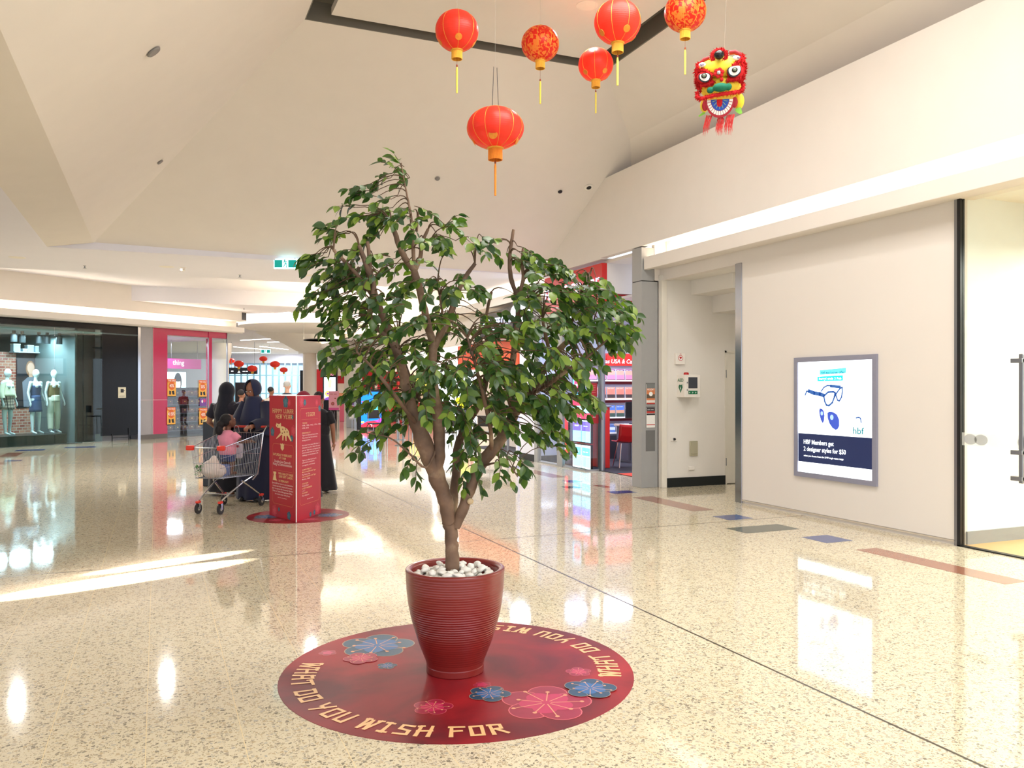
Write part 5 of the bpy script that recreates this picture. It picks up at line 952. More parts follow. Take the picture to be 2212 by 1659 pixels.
S.append([(1108, 895, .1, 10), (1140, 860, .12, 9), (1166, 815, .14, 8), (1190, 775, .15, 7), (1222, 742, .16, 6.5), (1256, 712, .18, 6), (1282, 700, .2, 5)]); S.append([(1222, 742, .16, 4), (1234, 700, .12, 4), (1248, 655, .1, 3.5), (1262, 615, .08, 3), (1277, 586, .06, 2.5)]); S.append([(1190, 775, .15, 4), (1180, 730, .1, 4), (1172, 690, .1, 3)]); S.append([(1256, 712, .18, 3), (1250, 670, .2, 3)])
S.append([(1150, 850, .1, 5), (1185, 830, .0, 4.5), (1225, 800, -.05, 4), (1270, 770, -.1, 3), (1310, 735, -.1, 2)])
S.append([(900, 915, -.1, 5), (880, 890, -.2, 4.5), (850, 850, -.3, 4), (810, 800, -.35, 3), (770, 760, -.35, 2)]); S.append([(1062, 975, .05, 5), (1060, 930, -.1, 4.5), (1050, 880, -.2, 4), (1030, 800, -.25, 3), (1010, 730, -.2, 2.5)]); S.append([(945, 900, -.05, 5), (905, 860, .15, 4), (880, 800, .25, 3.5), (860, 740, .3, 2.5)])
S.append([(946, 960, -.05, 3), (920, 1010, -.15, 2.5), (880, 975, -.2, 2), (840, 945, -.2, 1.5), (790, 935, -.2, 1.2)]); S.append([(1034, 1010, .04, 3), (1070, 1000, -.05, 2.2), (1100, 1005, -.08, 1.8), (1118, 1030, -.08, 1.2)])
tk = MB(); nodes = []
for limb in S:
    pts = [tp(a, b, d) for a, b, d, r in limb]; rs = [r * TD / F for a, b, d, r in limb]; P, R = [], []
    for i in range(len(pts) - 1):
        p0, p1, p2, p3 = pts[max(i - 1, 0)], pts[i], pts[i + 1], pts[min(i + 2, len(pts) - 1)]
        for k in range(4):
            u = k / 4; P.append(.5 * ((2 * p1) + (p2 - p0) * u + (2 * p0 - 5 * p1 + 4 * p2 - p3) * u * u + (3 * p1 - p0 - 3 * p2 + p3) * u ** 3)); R.append(rs[i] + (rs[i + 1] - rs[i]) * u)
    P.append(pts[-1]); R.append(rs[-1]); rr = random.Random(len(nodes))
    P = [p + Vector((rr.uniform(-1, 1), rr.uniform(-1, 1), 0)) * r * .12 for p, r in zip(P, R)]
    tk.tube(P, [r * rr.uniform(.94, 1.07) for r in R], 12)
    nodes += [(p, r) for p, r in zip(P, R)]
bark = bpy.data.materials.new('bark'); bark.use_nodes = True; N = bark.node_tree.nodes; L = bark.node_tree.links
tc = N.new('ShaderNodeTexCoord'); nz = N.new('ShaderNodeTexNoise'); nz.inputs['Scale'].default_value = 7; nz.inputs['Detail'].default_value = 5; L.new(tc.outputs['Object'], nz.inputs[0]); cr = N.new('ShaderNodeValToRGB'); e = cr.color_ramp
e.elements[0].position = .35; e.elements[0].color = lin((92, 70, 56)); e.elements[1].position = .72; e.elements[1].color = lin((172, 146, 118)); x = e.elements.new(.55); x.color = lin((124, 96, 76)); L.new(nz.outputs['Fac'], cr.inputs[0]); L.new(cr.outputs[0], N['Principled BSDF'].inputs['Base Color']); N['Principled BSDF'].inputs['Roughness'].default_value = .7
bp = N.new('ShaderNodeBump'); bp.inputs['Strength'].default_value = .4; bp.inputs['Distance'].default_value = .01; L.new(nz.outputs['Fac'], bp.inputs['Height']); L.new(bp.outputs['Normal'], N['Principled BSDF'].inputs['Normal'])
tk.build('trunk_and_branches', bark, tree, True, world=True, ang=60)
q = MB(); cutp = tp(1016, 1083, -.02); q.ell(cutp, (.018, .012, .017)); q.build('pruned_knot', mat('cut_wood', (206, 180, 142), .7), tree, True, world=True)
LV = MB(); TWG = MB(); rnd = random.Random(11)
def leaf(p, d, n, L_, mi):
    "an ovate leaf from base p along d with face normal n, folded on the midrib and drooping"
    d = d.normalized(); s_ = d.cross(n).normalized(); n = s_.cross(d).normalized(); W = L_ * rnd.uniform(.26, .33); vs = []
    prof = [(0, .0), (.12, .55), (.32, .96), (.52, .98), (.72, .72), (.88, .32), (1, 0)]
    cv = rnd.uniform(.05, .28); fo = rnd.uniform(.1, .35)
    for u, w in prof:
        c = p + d * (L_ * u) - n * (L_ * cv * u * u)
        vs += [c - s_ * (W * w) + n * (W * w * fo), c, c + s_ * (W * w) + n * (W * w * fo)]
    fs = []
    for i in range(len(prof) - 1):
        a = i * 3; fs += [(a, a + 1, a + 4, a + 3), (a + 1, a + 2, a + 5, a + 4)]
    LV.mi = mi; LV.add(vs, fs)
def twig(p, d, n_leaf, droop=.5, L_=.2):
    pts = [p.copy()]; c = p.copy(); d = d.normalized(); st = L_ / n_leaf
    for i in range(n_leaf):
        d = (d + Vector((rnd.uniform(-.18, .18), rnd.uniform(-.18, .18), -droop * .22))).normalized(); c = c + d * st; pts.append(c.copy())
        side = d.cross(Vector((0, 0, 1))); side = side.normalized() if side.length > .1 else Vector((1, 0, 0)); sg = 1 if i % 2 else -1
        ld = d * rnd.uniform(.2, .9) + side * sg * rnd.uniform(.3, 1.1) + Vector((0, 0, -rnd.uniform(-.15, .85))); nn = Vector((rnd.uniform(-1, 1), rnd.uniform(-1, 1), .8)) - CFW * rnd.uniform(-.2, 1.1)
        r = rnd.random(); leaf(c, ld, nn, rnd.uniform(.048, .073), 0 if r < .34 else 1 if r < .72 else 2 if r < .93 else 3)
    leaf(c, d + Vector((0, 0, -.4)), Vector((rnd.uniform(-.5, .5), rnd.uniform(-.5, .5), 1)), rnd.uniform(.05, .075), rnd.choice((0, 1, 2)))
    TWG.tube(pts, [.0022] * (len(pts) - 1) + [.001], 5)
def link(p):
    q_ = min(nodes, key=lambda n: (n[0] - p).length + (0 if n[0].z < p.z + .05 else .3)); a = q_[0]; d0 = (p - a)
    if d0.length < .03: return (p - tp(985, 820)).normalized()
    c1 = a + Vector((d0.x * .25, d0.y * .25, max(d0.z, 0) * .6 + .05)); pts = [a * (1 - u) ** 2 + c1 * 2 * u * (1 - u) + p * u * u for u in (0, .2, .4, .6, .8, 1)]; r0 = min(q_[1] * .7, .0045)
    TWG.tube(pts, [r0 + (.0018 - r0) * u for u in (0, .2, .4, .6, .8, 1)], 6); return (pts[-1] - pts[-2]).normalized()
CL = [(868, 378, 14, 22, 4, 0), (850, 395, 10, 10, 2, 0), (893, 400, 10, 8, 2, 0), (812, 425, 28, 22, 5, 0), (795, 470, 35, 15, 6, 0), (740, 515, 30, 12, 6, 0), (690, 565, 25, 10, 4, 0), (800, 510, 55, 30, 9, .1), (850, 470, 30, 35, 8, .1), (900, 510, 40, 45, 10, .12), (960, 520, 40, 25, 8, .1), (1000, 545, 25, 18, 4, .1), (1065, 540, 8, 25, 3, 0), (950, 565, 20, 20, 2, .1),
 (735, 610, 25, 30, 7, .12), (710, 650, 18, 20, 4, .1), (800, 590, 50, 40, 12, .2), (860, 620, 55, 50, 13, .25), (950, 620, 45, 40, 9, .25), (1010, 640, 30, 20, 4, .2), (1120, 570, 28, 30, 7, .12), (1165, 590, 30, 22, 7, .12), (1190, 620, 20, 15, 3, .1), (1140, 640, 40, 35, 9, .2), (1195, 660, 35, 25, 8, .2), (1260, 620, 30, 18, 6, .12), (1240, 670, 40, 25, 9, .2), (1300, 670, 30, 20, 7, .15), (1320, 710, 22, 25, 7, .15), (1290, 740, 25, 25, 6, .15),
 (770, 680, 40, 35, 9, .25), (740, 705, 20, 20, 4, .15), (850, 700, 55, 50, 14, .35), (940, 700, 50, 45, 12, .35), (1020, 720, 50, 45, 12, .3), (1100, 720, 45, 45, 12, .3), (1180, 720, 45, 40, 12, .3), (1240, 740, 35, 35, 9, .25), (770, 770, 35, 30, 8, .25), (850, 780, 60, 45, 15, .35), (940, 790, 55, 45, 15, .35), (1030, 800, 55, 45, 15, .35), (1110, 800, 50, 45, 13, .3), (1190, 800, 45, 40, 12, .3), (1240, 790, 25, 25, 5, .2),
 (830, 850, 55, 35, 12, .3), (910, 860, 50, 35, 11, .3), (1000, 870, 55, 40, 13, .3), (1080, 870, 45, 40, 11, .3), (1160, 870, 40, 35, 10, .25), (1205, 870, 35, 22, 7, .2), (1245, 862, 20, 10, 3, .1), (880, 900, 40, 25, 6, .25), (1000, 930, 45, 30, 9, .25), (1090, 930, 40, 30, 8, .2), (1160, 930, 35, 25, 7, .2), (1180, 960, 25, 20, 4, .15), (850, 935, 35, 15, 5, .15), (795, 945, 22, 10, 3, .1), (810, 965, 12, 8, 2, .1), (900, 985, 20, 15, 3, .15), (1000, 985, 30, 20, 4, .15), (1080, 985, 30, 18, 4, .12), (1110, 1010, 18, 14, 3, .08), (1015, 1020, 15, 8, 1, .08)]
for cx_, cy_, rx, ry, n, dd in CL:
    n = max(1, round(n * (.8 if cy_ < 560 else 1.15 if cy_ < 760 else 1.4 if cy_ < 880 else .8)))
    for k in range(n):
        a = rnd.random() * 2 * PI; r = math.sqrt(rnd.random()); px, py = cx_ + rx * r * math.cos(a), cy_ + ry * r * math.sin(a) - 16
        p = tp(px, py, rnd.uniform(-1, 1) * dd * 1.15); d = link(p); out = (p - tp(985, 760)); out.z *= .15; dirn = out.normalized() * .7 + d * .5 + Vector((rnd.uniform(-.5, .5), rnd.uniform(-.5, .5), .1))
        twig(p, dirn, rnd.randint(5, 8) if dd > .05 else rnd.randint(3, 5), .5, rnd.uniform(.09, .16) if dd > .05 else .09)
# long drooping sprays
for p0, p1, n in (((895, 445), (985, 470), 9), ((1035, 505), (1085, 560), 9), ((740, 560), (655, 560), 8), ((1290, 640), (1345, 680), 7), ((1300, 700), (1352, 745), 7), ((1170, 590), (1212, 575), 6), ((900, 1000), (898, 1040), 5), ((1085, 1015), (1115, 1045), 5), ((1030, 1030), (1042, 1062), 4), ((815, 425), (760, 415), 6), ((1215, 850), (1262, 862), 6), ((1270, 610), (1308, 608), 5)):
    a, b = tp(*p0), tp(*p1); link(a); twig(a, (b - a) + Vector((0, 0, .02)), n, .45, (b - a).length * .95)
def leafmat(name, c, back):
    m = bpy.data.materials.new(name); m.use_nodes = True; N = m.node_tree.nodes; L = m.node_tree.links; b = N['Principled BSDF']; b.inputs['Roughness'].default_value = .34; b.inputs['Specular IOR Level'].default_value = .5
    g = N.new('ShaderNodeNewGeometry'); mx = N.new('ShaderNodeMix'); mx.data_type = 'RGBA'; mx.inputs['A'].default_value = lin(c); mx.inputs['B'].default_value = lin(back); L.new(g.outputs['Backfacing'], mx.inputs['Factor']); L.new(mx.outputs['Result'], b.inputs['Base Color'])
    tr = N.new('ShaderNodeBsdfTranslucent'); tr.inputs[0].default_value = lin((min(255, c[0] + 40), min(255, c[1] + 60), c[2])); ms = N.new('ShaderNodeMixShader'); ms.inputs[0].default_value = .22; L.new(b.outputs[0], ms.inputs[1]); L.new(tr.outputs[0], ms.inputs[2]); L.new(ms.outputs[0], N['Material Output'].inputs[0]); return m
LV.build('foliage', [leafmat('leaf_dark', (26, 54, 30), (52, 80, 42)), leafmat('leaf_mid', (48, 84, 32), (76, 104, 44)), leafmat('leaf_bright', (104, 134, 40), (124, 146, 58)), leafmat('leaf_bluish', (38, 66, 48), (74, 98, 74))], tree, True, world=True, ang=180)
TWG.build('twigs', mat('twig_brown', (92, 70, 50), .7), tree, world=True)
# ================================================================ LANTERNS
LR_ = mat('lantern_red', (244, 44, 32), .45, var=.05, nscale=30, sub=0)
def red_translucent(name, pattern=False):
    m = bpy.data.materials.new(name); m.use_nodes = True; N = m.node_tree.nodes; L = m.node_tree.links; b = N['Principled BSDF']; b.inputs['Roughness'].default_value = .38
    tr = N.new('ShaderNodeBsdfTranslucent'); tr.inputs[0].default_value = lin((255, 110, 80)); ms = N.new('ShaderNodeMixShader'); ms.inputs[0].default_value = .35
    b.inputs['Base Color'].default_value = lin((248, 66, 48))
    tc = N.new('ShaderNodeTexCoord')
    if pattern:
        nz = N.new('ShaderNodeTexNoise'); nz.inputs['Scale'].default_value = 17; nz.inputs['Detail'].default_value = 2; nz.inputs['Distortion'].default_value = 1.6; L.new(tc.outputs['Object'], nz.inputs[0])
        cr = N.new('ShaderNodeValToRGB'); cr.color_ramp.elements[0].position = .50; cr.color_ramp.elements[0].color = lin((232, 40, 24)); cr.color_ramp.elements[1].position = .56; cr.color_ramp.elements[1].color = lin((250, 150, 60)); L.new(nz.outputs['Fac'], cr.inputs[0]); L.new(cr.outputs[0], b.inputs['Base Color']); L.new(cr.outputs[0], tr.inputs[0])
    wv = N.new('ShaderNodeTexWave'); wv.wave_type = 'BANDS'; wv.bands_direction = 'Z'; wv.inputs['Scale'].default_value = 18; L.new(tc.outputs['Object'], wv.inputs[0]); bp = N.new('ShaderNodeBump'); bp.inputs['Strength'].default_value = .12; bp.inputs['Distance'].default_value = .004; L.new(wv.outputs['Fac'], bp.inputs['Height']); L.new(bp.outputs['Normal'], b.inputs['Normal'])
    L.new(b.outputs[0], ms.inputs[1]); L.new(tr.outputs[0], ms.inputs[2]); L.new(ms.outputs[0], N['Material Output'].inputs[0]); return m
RT, RTP = red_translucent('lantern_silk'), red_translucent('lantern_gold_print', True)
GD = mat('gold_trim', (232, 176, 70), .35, .4); FRG = mat('fringe_yellow', (244, 182, 66), .7, var=.15, nscale=60); FRO = mat('fringe_orange', (232, 138, 40), .7, var=.15, nscale=60); FRL = mat('fringe_lemon', (240, 222, 96), .7, var=.1, nscale=60)
def lantern(label, px, py, rpx, R=.2, flat=.92, pattern=False, fringe=None, ceil=T + .02, tass=.26, ribs=8, ph=0, cords=1, group=None, detail=True, gap=.05):
    t_ = R * F / rpx; c = at(px, py, t_); t = thing('paper_lantern', label, 'lantern', c, ph, group)
    RZ = R * flat; a0 = .30
    prof = [(R * math.sin(p), RZ * math.cos(p)) for p in [a0 + (PI - 2 * a0) * i / 28 for i in range(29)]]
    q = MB()
    q.grid(lambda u, v: Vector((R * math.sin(a0 + (PI - 2 * a0) * v) * (1 - (.018 if detail else 0) * (1 - abs(math.sin(ribs * PI * u)))) * math.cos(2 * PI * u), R * math.sin(a0 + (PI - 2 * a0) * v) * (1 - (.018 if detail else 0) * (1 - abs(math.sin(ribs * PI * u)))) * math.sin(2 * PI * u), RZ * math.cos(a0 + (PI - 2 * a0) * v))), ribs * 6, 24, True)
    shd = q.build('shade', RTP if pattern else RT, t, True, ang=180)
    rc = R * math.sin(a0); zc = RZ * math.cos(a0)
    MB().lathe([(rc * .5, zc + .004), (rc * .98, zc + .004), (rc, zc - .012), (rc * .96, zc - .012)], 24).build('top_ring', GD, t, True)
    MB().lathe([(rc * .98, -zc + .012), (rc, -zc - .006), (rc * .9, -zc - .012)], 24).build('bottom_ring', GD, t, True)
    fm = fringe or FRG
    if detail:
        for i in range(ribs):
            a = 2 * PI * i / ribs; q = MB(); q.tube([Vector((r_ * .985 * math.cos(a), r_ * .985 * math.sin(a), z_)) for r_, z_ in prof], .0022, 5, False); q.build('gold_rib', GD, shd)
        if not pattern:
            for i in range(4):
                a = 2 * PI * (i + .5) / 4; p_ = 2.25; ctr = Vector((R * math.sin(p_) * math.cos(a), R * math.sin(p_) * math.sin(a), RZ * math.cos(p_))); nrm = Vector((ctr.x, ctr.y, ctr.z)).normalized(); M = Matrix.Translation(ctr * 1.0) @ nrm.to_track_quat('Z', 'Y').to_matrix().to_4x4()
                q = MB(); q.lathe([(0, .004), (R * .15, .0015), (R * .16, -.004)], 18, M); q.build('gold_medallion', mat('medallion_gold', (226, 140, 50), .5, .2, var=.25, nscale=50), shd, True)
    # fringe of threads, one skirt
    fh = R * .42; q = MB(); nT = 40
    for i in range(nT):
        a = 2 * PI * i / nT; r_ = rc * .78; q.tube([(r_ * math.cos(a), r_ * math.sin(a), -zc), (r_ * 1.02 * math.cos(a), r_ * 1.02 * math.sin(a), -zc - fh)], r_ * .085, 5)
    q.build('fringe', fm, t)
    zt = -zc - fh - gap
    q = MB(); q.tube([(0, 0, -zc), (0, 0, zt)], .0014, 5); q.ell((0, 0, zt - .012), (.009, .009, .016), n=10, k=6); q.build('tassel_cord', mat('cord_brown', (150, 70, 40), .6), t, True)
    q = MB(); q.tube([(0, 0, zt - .02), (0, 0, zt - .05), (0, 0, zt - tass)], [.006, .010, .009], 10); q.build('tassel', FRO if fringe is FRO else FRL if not fringe else fm, t, True)
    q = MB()
    if cords == 2:
        for sx in (-1, 1): q.tube([Vector((sx * .035, 0, zc)), Vector((sx * .018, 0, zc + .36))], .0028, 6)
        q.build('hanging_cord', mat('cord_dark', (50, 44, 48), .6), t); q = MB(); q.tube([(0, 0, zc + .35), (0, 0, ceil - c.z)], .0006, 4); q.build('nylon_line', mat('nylon', (220, 216, 210), .3, alpha=.35, var=0), t)
    else: q.tube([(0, 0, zc), (0, 0, ceil - c.z)], .0008, 4); q.build('nylon_line', mat('nylon', (220, 216, 210), .3, alpha=.35, var=0), t)
    return t
lantern('wide flattened red lantern on two dark cords just above the tree', 1070, 277, 62, .25, .72, False, FRO, ribs=12, ph=.3, cords=2, tass=.30, gap=.01, ceil=5.9)
def csl(px, py, r, R=.2): p = at(px, py, R * F / r); return T + .03 if p.y < YT else zf(p.y)
lantern('plain red lantern with gold ribs, leftmost of the top row', 987, 67, 47, ph=.55, ceil=csl(987, 67, 47))
lantern('gold-printed red lantern between two plain ones, left of centre', 1167, 95, 41, pattern=True, ph=.2, ceil=csl(1167, 95, 41), gap=.11)
lantern('smallest plain red lantern, low and half behind the biggest round one', 1287, 140, 38, ph=1.0, ceil=csl(1287, 140, 38), gap=.03)
lantern('biggest round plain red lantern, under the bright panel downlight', 1334, 48, 50.5, ph=.78, ceil=csl(1334, 48, 50.5), gap=.02)
lantern('gold-printed red lantern cut by the top edge near the lion head', 1480, 26, 45, pattern=True, ph=.1, ceil=T + .03, gap=.08)
for px, py, r, lb in ((499, 779, 8, 'leftmost of the six small far red lanterns'), (516, 786, 10.5, 'second from left of the far red lanterns, in front of sign'), (545, 796, 10.5, 'third far red lantern, lowest over the direction sign'), (569, 775, 8.5, 'highest of the six small far red lanterns'), (594, 787, 10.5, 'large far red lantern right of the highest one'), (613, 799, 8.5, 'rightmost of the six small far red lanterns')):
    lantern(lb, px, py, r, .21, .68, ceil=ZF, tass=.16, detail=False, group=None, gap=.01)
# ================================================================ LION DANCE HEAD
LT = 6.5; LS_ = LT / F / 7.54
lion = thing('lion_dance_head', 'hanging red and yellow lion dance head with open mouth', 'lion head', at(1480 + 580 / 7.54, 80 + 700 / 7.54, LT), -YAW - .25); lion.rotation_euler = (.24, math.radians(2), -YAW - .25)
def lq(x, z, y=0): return Vector(((x - 580) * LS_, y, (700 - z) * LS_))       # crop pixel of the head -> its own frame, y towards the back
def lr(v): return v * LS_
FUR = mat('lion_fur_red', (206, 30, 34), .9, var=.25, nscale=60); LY = mat('lion_yellow', (250, 222, 60), .6, var=.08, nscale=20); LO = mat('lion_orange', (246, 160, 40), .6); LW_ = mat('lion_white', (250, 244, 238), .5); LB = mat('lion_black', (20, 20, 22), .2); LG = mat('lion_green', (20, 112, 84), .8, var=.2, nscale=40); LLG = mat('lion_lime', (150, 230, 90), .6)
def fur(name, paths, r, n, m=FUR, hair=.02, seed=0, flat=1):
    "a furry roll: core tube plus tufts"
    q = MB(); rn = random.Random(seed)
    for pts, rr in paths:
        q.tube(pts, [rr * .8] * len(pts), 10)
        for i in range(n):
            u = rn.random() * (len(pts) - 1); k = int(u); c = pts[k].lerp(pts[min(k + 1, len(pts) - 1)], u - k); d = Vector((rn.gauss(0, 1), -abs(rn.gauss(0, .8)), rn.gauss(0, 1))).normalized(); t = d.orthogonal().normalized() * rr * .22; b = c + d * rr * .6; tip = c + d * (rr + hair * rn.uniform(.5, 1.2)) + Vector((0, 0, -hair * .3))
            q.add([b - t, b + t, tip], [(0, 1, 2)]); t2 = d.cross(t); q.add([b - t2, b + t2, tip], [(0, 1, 2)])
    return q.build(name, m, lion)
q = MB(); n_, e_ = 28, 2.8
def sup(u, v):
    a, p = 2 * PI * u, PI * v; sg = lambda x, e: math.copysign(abs(x) ** (2 / e), x)
    return Vector((.165 * sg(math.sin(p), e_) * sg(math.cos(a), e_), .12 + .14 * sg(math.sin(p), e_) * sg(math.sin(a), e_), .165 * sg(math.cos(p), e_) + .02))
q.grid(sup, 32, 20, True); q.build('head_body', LY, lion, True, ang=180)
q = MB(); q.ell(lq(560, 520, -.03), (lr(330), .07, lr(150))); q.ell(lq(580, 800, -.02), (lr(300), .06, lr(150))); q.build('face_front', LY, lion, True, ang=180)
fur('cheek_fur', [([lq(230, 440, -.01), lq(205, 560, -.02), lq(220, 700, -.02), lq(250, 830, 0)], lr(55)), ([lq(900, 350, -.01), lq(930, 520, -.02), lq(920, 650, -.02), lq(890, 760, 0)], lr(55))], 0, 260, seed=1, hair=.014)
fur('brow_fur', [([lq(250, 545, -.06), lq(330, 560, -.08), lq(450, 650, -.09)], lr(38)), ([lq(690, 620, -.09), lq(790, 500, -.08), lq(880, 430, -.06)], lr(38)), ([lq(270, 780, -.06), lq(400, 770, -.08), lq(470, 730, -.08)], lr(42)), ([lq(680, 720, -.08), lq(800, 720, -.08), lq(890, 700, -.06)], lr(42))], 0, 120, seed=2, hair=.012)
q = MB(); q.ell(lq(330, 660, -.055), (lr(125), .05, lr(110))); q.ell(lq(800, 600, -.055), (lr(135), .05, lr(125))); q.build('eye_socket', FUR, lion, True, ang=180)
def almond(name, cx, cz, w, h, tilt, m, y, k=1):
    q = MB(); pts = []
    for i in range(28):
        a = 2 * PI * i / 28; x = math.cos(a) * w; z = math.sin(a) * h * (1 if math.sin(a) < 0 else .8 - .5 * math.cos(a) * k); X = x * math.cos(tilt) - z * math.sin(tilt); Z = x * math.sin(tilt) + z * math.cos(tilt); pts.append(lq(cx + X, cz - Z, y))
    q.poly(pts, (0, .012, 0)); return q.build(name, m, lion)
almond('eye_outline', 326, 664, 96, 82, -.45, LB, -.112, -1); almond('eye_white', 330, 660, 80, 66, -.45, LW_, -.122, -1); almond('eye_outline', 792, 590, 108, 98, .6, LB, -.112, 1); almond('eye_white', 796, 584, 92, 82, .6, LW_, -.122, 1)
for cx_, cz_ in ((322, 650), (795, 585)):
    q = MB(); q.ell(lq(cx_, cz_, -.125), (lr(46), .012, lr(40))); q.build('pupil', LB, lion, True); q = MB(); q.ell(lq(cx_, cz_, -.134), (lr(28), .008, lr(25))); q.build('iris', mat('iris_grey_green', (120, 132, 112), .15), lion, True)
q = MB(); q.ell(lq(545, 345, -.11), (lr(82), lr(80), lr(72))); q.build('horn_ball', LB, lion, True)
fur('horn_fur', [([lq(545 + 112 * math.cos(a), 350 - 95 * math.sin(a), -.06) for a in [2 * PI * i / 16 for i in range(17)]], lr(42))], 0, 260, seed=3, hair=.014)
for (pts, w) in (([(250, 430), (300, 375), (390, 350)], 30), ([(700, 290), (790, 285), (870, 330), (905, 400)], 38)): q = MB(); q.tube([lq(x, z, .0) for x, z in pts], [lr(w)] * len(pts), 10); q.build('ear_rim', mat('lion_dark_red', (150, 22, 30), .5), lion, True)
for cx_, cz_, s_ in ((285, 470, 1), (812, 395, -1)): q = MB(); q.ell(lq(cx_, cz_, -.075), (lr(58), .02, lr(38))); q.build('ear_patch', LW_, lion, True); q = MB(); [q.ell(lq(cx_ - 25 * s_ + 20 * i, cz_ + 8 * (i % 2), -.094), (lr(7), .006, lr(15)), n=8, k=6) for i in range(3)]; q.build('patch_mark', mat('lion_purple', (90, 60, 140), .5), lion)
q = MB(); [q.ell(lq(550 + 52 * math.cos(a), 615 - 48 * math.sin(a), -.105), (lr(36), .014, lr(36)), n=14, k=8) for a in [.3 + 2 * PI * i / 6 for i in range(6)]]; q.build('forehead_flower', FUR, lion, True); q = MB(); q.ell(lq(550, 612, -.117), (lr(34), .014, lr(34))); q.build('silver_button', mat('silver', (206, 206, 210), .15, .8), lion, True)
q = MB(); q.ell(lq(596, 716, -.105), (lr(30), .012, lr(34))); q.build('red_bead', FUR, lion, True)
q = MB(); q.ell(lq(585, 838, -.125), (lr(125), .04, lr(70))); q.ell(lq(425, 872, -.115), (lr(58), .03, lr(52))); q.ell(lq(705, 835, -.115), (lr(58), .03, lr(58))); remesh(q.build('nose', LG, lion, True), .006, 2)
fur('lip_fur', [([lq(215, 880, -.04), lq(215, 960, -.06), lq(280, 995, -.1), lq(450, 960, -.12), lq(620, 940, -.12), lq(800, 920, -.1), lq(920, 900, -.06), lq(940, 800, -.04)], lr(38))], 0, 420, seed=4, hair=.012)
q = MB(); q.ell(lq(330, 1080, .03), (lr(70), .05, lr(110))); q.ell(lq(880, 1040, .03), (lr(85), .05, lr(130))); q.build('jaw_side', LY, lion, True)
fr = Fr(lq(580, 1010, -.065), (1, 0, 0), (0, 0, 1)); half = lambda r, k=26, ry=None: [(lr(r * math.cos(a)), lr((ry or r) * -math.sin(a))) for a in [PI * i / k for i in range(k + 1)]]
q = MB(); q.poly([fr.p(a, b) for a, b in half(235, ry=285)], (0, .014, 0)); q.build('mouth_board', mat('lion_mouth_red', (176, 28, 44), .5), lion)
for cx_, cz_ in ((345, 1095), (812, 1065)): q = MB(); q.ell(lq(cx_, cz_, -.05), (lr(50), .012, lr(85))); q.build('mouth_ear', MC['lion_mouth_red'], lion, True)
q = MB()
for i in range(15):
    a0_, a1_ = PI * i / 15 + .02, PI * (i + 1) / 15 - .02; fr.poly(q, [(lr(205 * math.cos(a0_)), lr(-245 * math.sin(a0_))), (lr(205 * math.cos(a1_)), lr(-245 * math.sin(a1_))), (lr(148 * math.cos(a1_)), lr(-182 * math.sin(a1_))), (lr(148 * math.cos(a0_)), lr(-182 * math.sin(a0_)))], .002)
q.build('teeth', LW_, lion); q = MB(); fr.poly(q, half(142, ry=176), .003); q.mi = 1
for i in range(7): a = PI * (i + .5) / 7; fr.line(q, [(lr(60 * math.cos(a)), lr(-70 * math.sin(a))), (lr(118 * math.cos(a)), lr(-148 * math.sin(a)))], lr(9), .005)
q.mi = 2; fr.poly(q, [(lr(x), lr(z)) for x, z in ((-50, 0), (40, 0), (38, -80), (20, -115), (-28, -115), (-48, -80))], .006); q.build('mouth_lining', [mat('lion_blue', (40, 84, 190), .5), mat('lion_mint', (150, 190, 150), .5), FUR], lion)
q = MB(); q.poly([lq(x, z, .0) for x, z in ((815, 1175), (905, 1110), (940, 1230), (900, 1245), (850, 1215))], (0, .006, 0)); q.poly([lq(x, z, .02) for x, z in ((300, 1190), (350, 1160), (345, 1210), (250, 1255), (235, 1240))], (0, .006, 0)); q.poly([lq(x, z, .01) for x, z in ((830, 1120), (930, 1000), (940, 1040), (860, 1150))], (0, .006, 0)); q.build('green_flap', LLG, lion)
rn = random.Random(9)
for k, (x0, x1, n) in enumerate(((350, 440, 20), (545, 660, 30), (680, 740, 16), (745, 800, 14))):
    q = MB()
    for i in range(n):
        x = rn.uniform(x0, x1); xe = x + rn.uniform(-45, 15) - (10 if k == 0 else 0); L_ = rn.uniform(1480, 1580); q.tube([lq((x + 575) / 2 if k == 1 else x + 20, 1240 + 20 * rn.random(), -.03), lq(x, 1330, -.05 + rn.uniform(-.01, .01)), lq((x + xe) / 2 - 8, 1430, -.05), lq(xe, L_, -.04)], [.0026, .003, .0022, .0006], 4)
    q.build('beard_tuft', mat('beard_red', (222, 66, 66), .8, var=.2, nscale=40), lion)
q = MB(); q.tube([lq(620, 350, .08), Vector((lq(620, 350).x, .08, T - lion.location.z - .3))], .001, 4); q.build('nylon_line', MC['nylon'], lion)
# ================================================================ THREE-SIDED LUNAR NEW YEAR PILLAR
KP, KL, KR = FL(640, 1129), FL(582, 1113), FL(693, 1109)
for v in (KP, KL, KR): v.z = 0
ea = (KL - KP).length; eb = (KR - KP).length; KH = H - 17 / F * 9.35
ks = thing('information_pillar', 'three-sided red lunar new year pillar with printed panels', 'display', (KP + KL + KR) / 3)
k2 = round_decal('floor_decal', 'smaller round red floor decal under the three-sided pillar', FL(646, 1110) * 1, .585, 64); k2.location.z = 0; k2.location = cam2w(FL(646, 1113).dot(CR), FL(646, 1113).dot(CFW) - .02)
fk = Fr((0, 0, .0018), (1, 0, 0), (0, 1, 0))
for a, b, r, kx in ((-.34, -.1, .16, 0), (.36, .02, .15, 0), (.2, -.3, .1, 1), (-.16, -.36, .09, 1)): q = MB(); blossom(fk, q, a, b, r, (0, 1, 2, 3), 4, .0004); q.build('blossom', FP if kx else FB, k2)
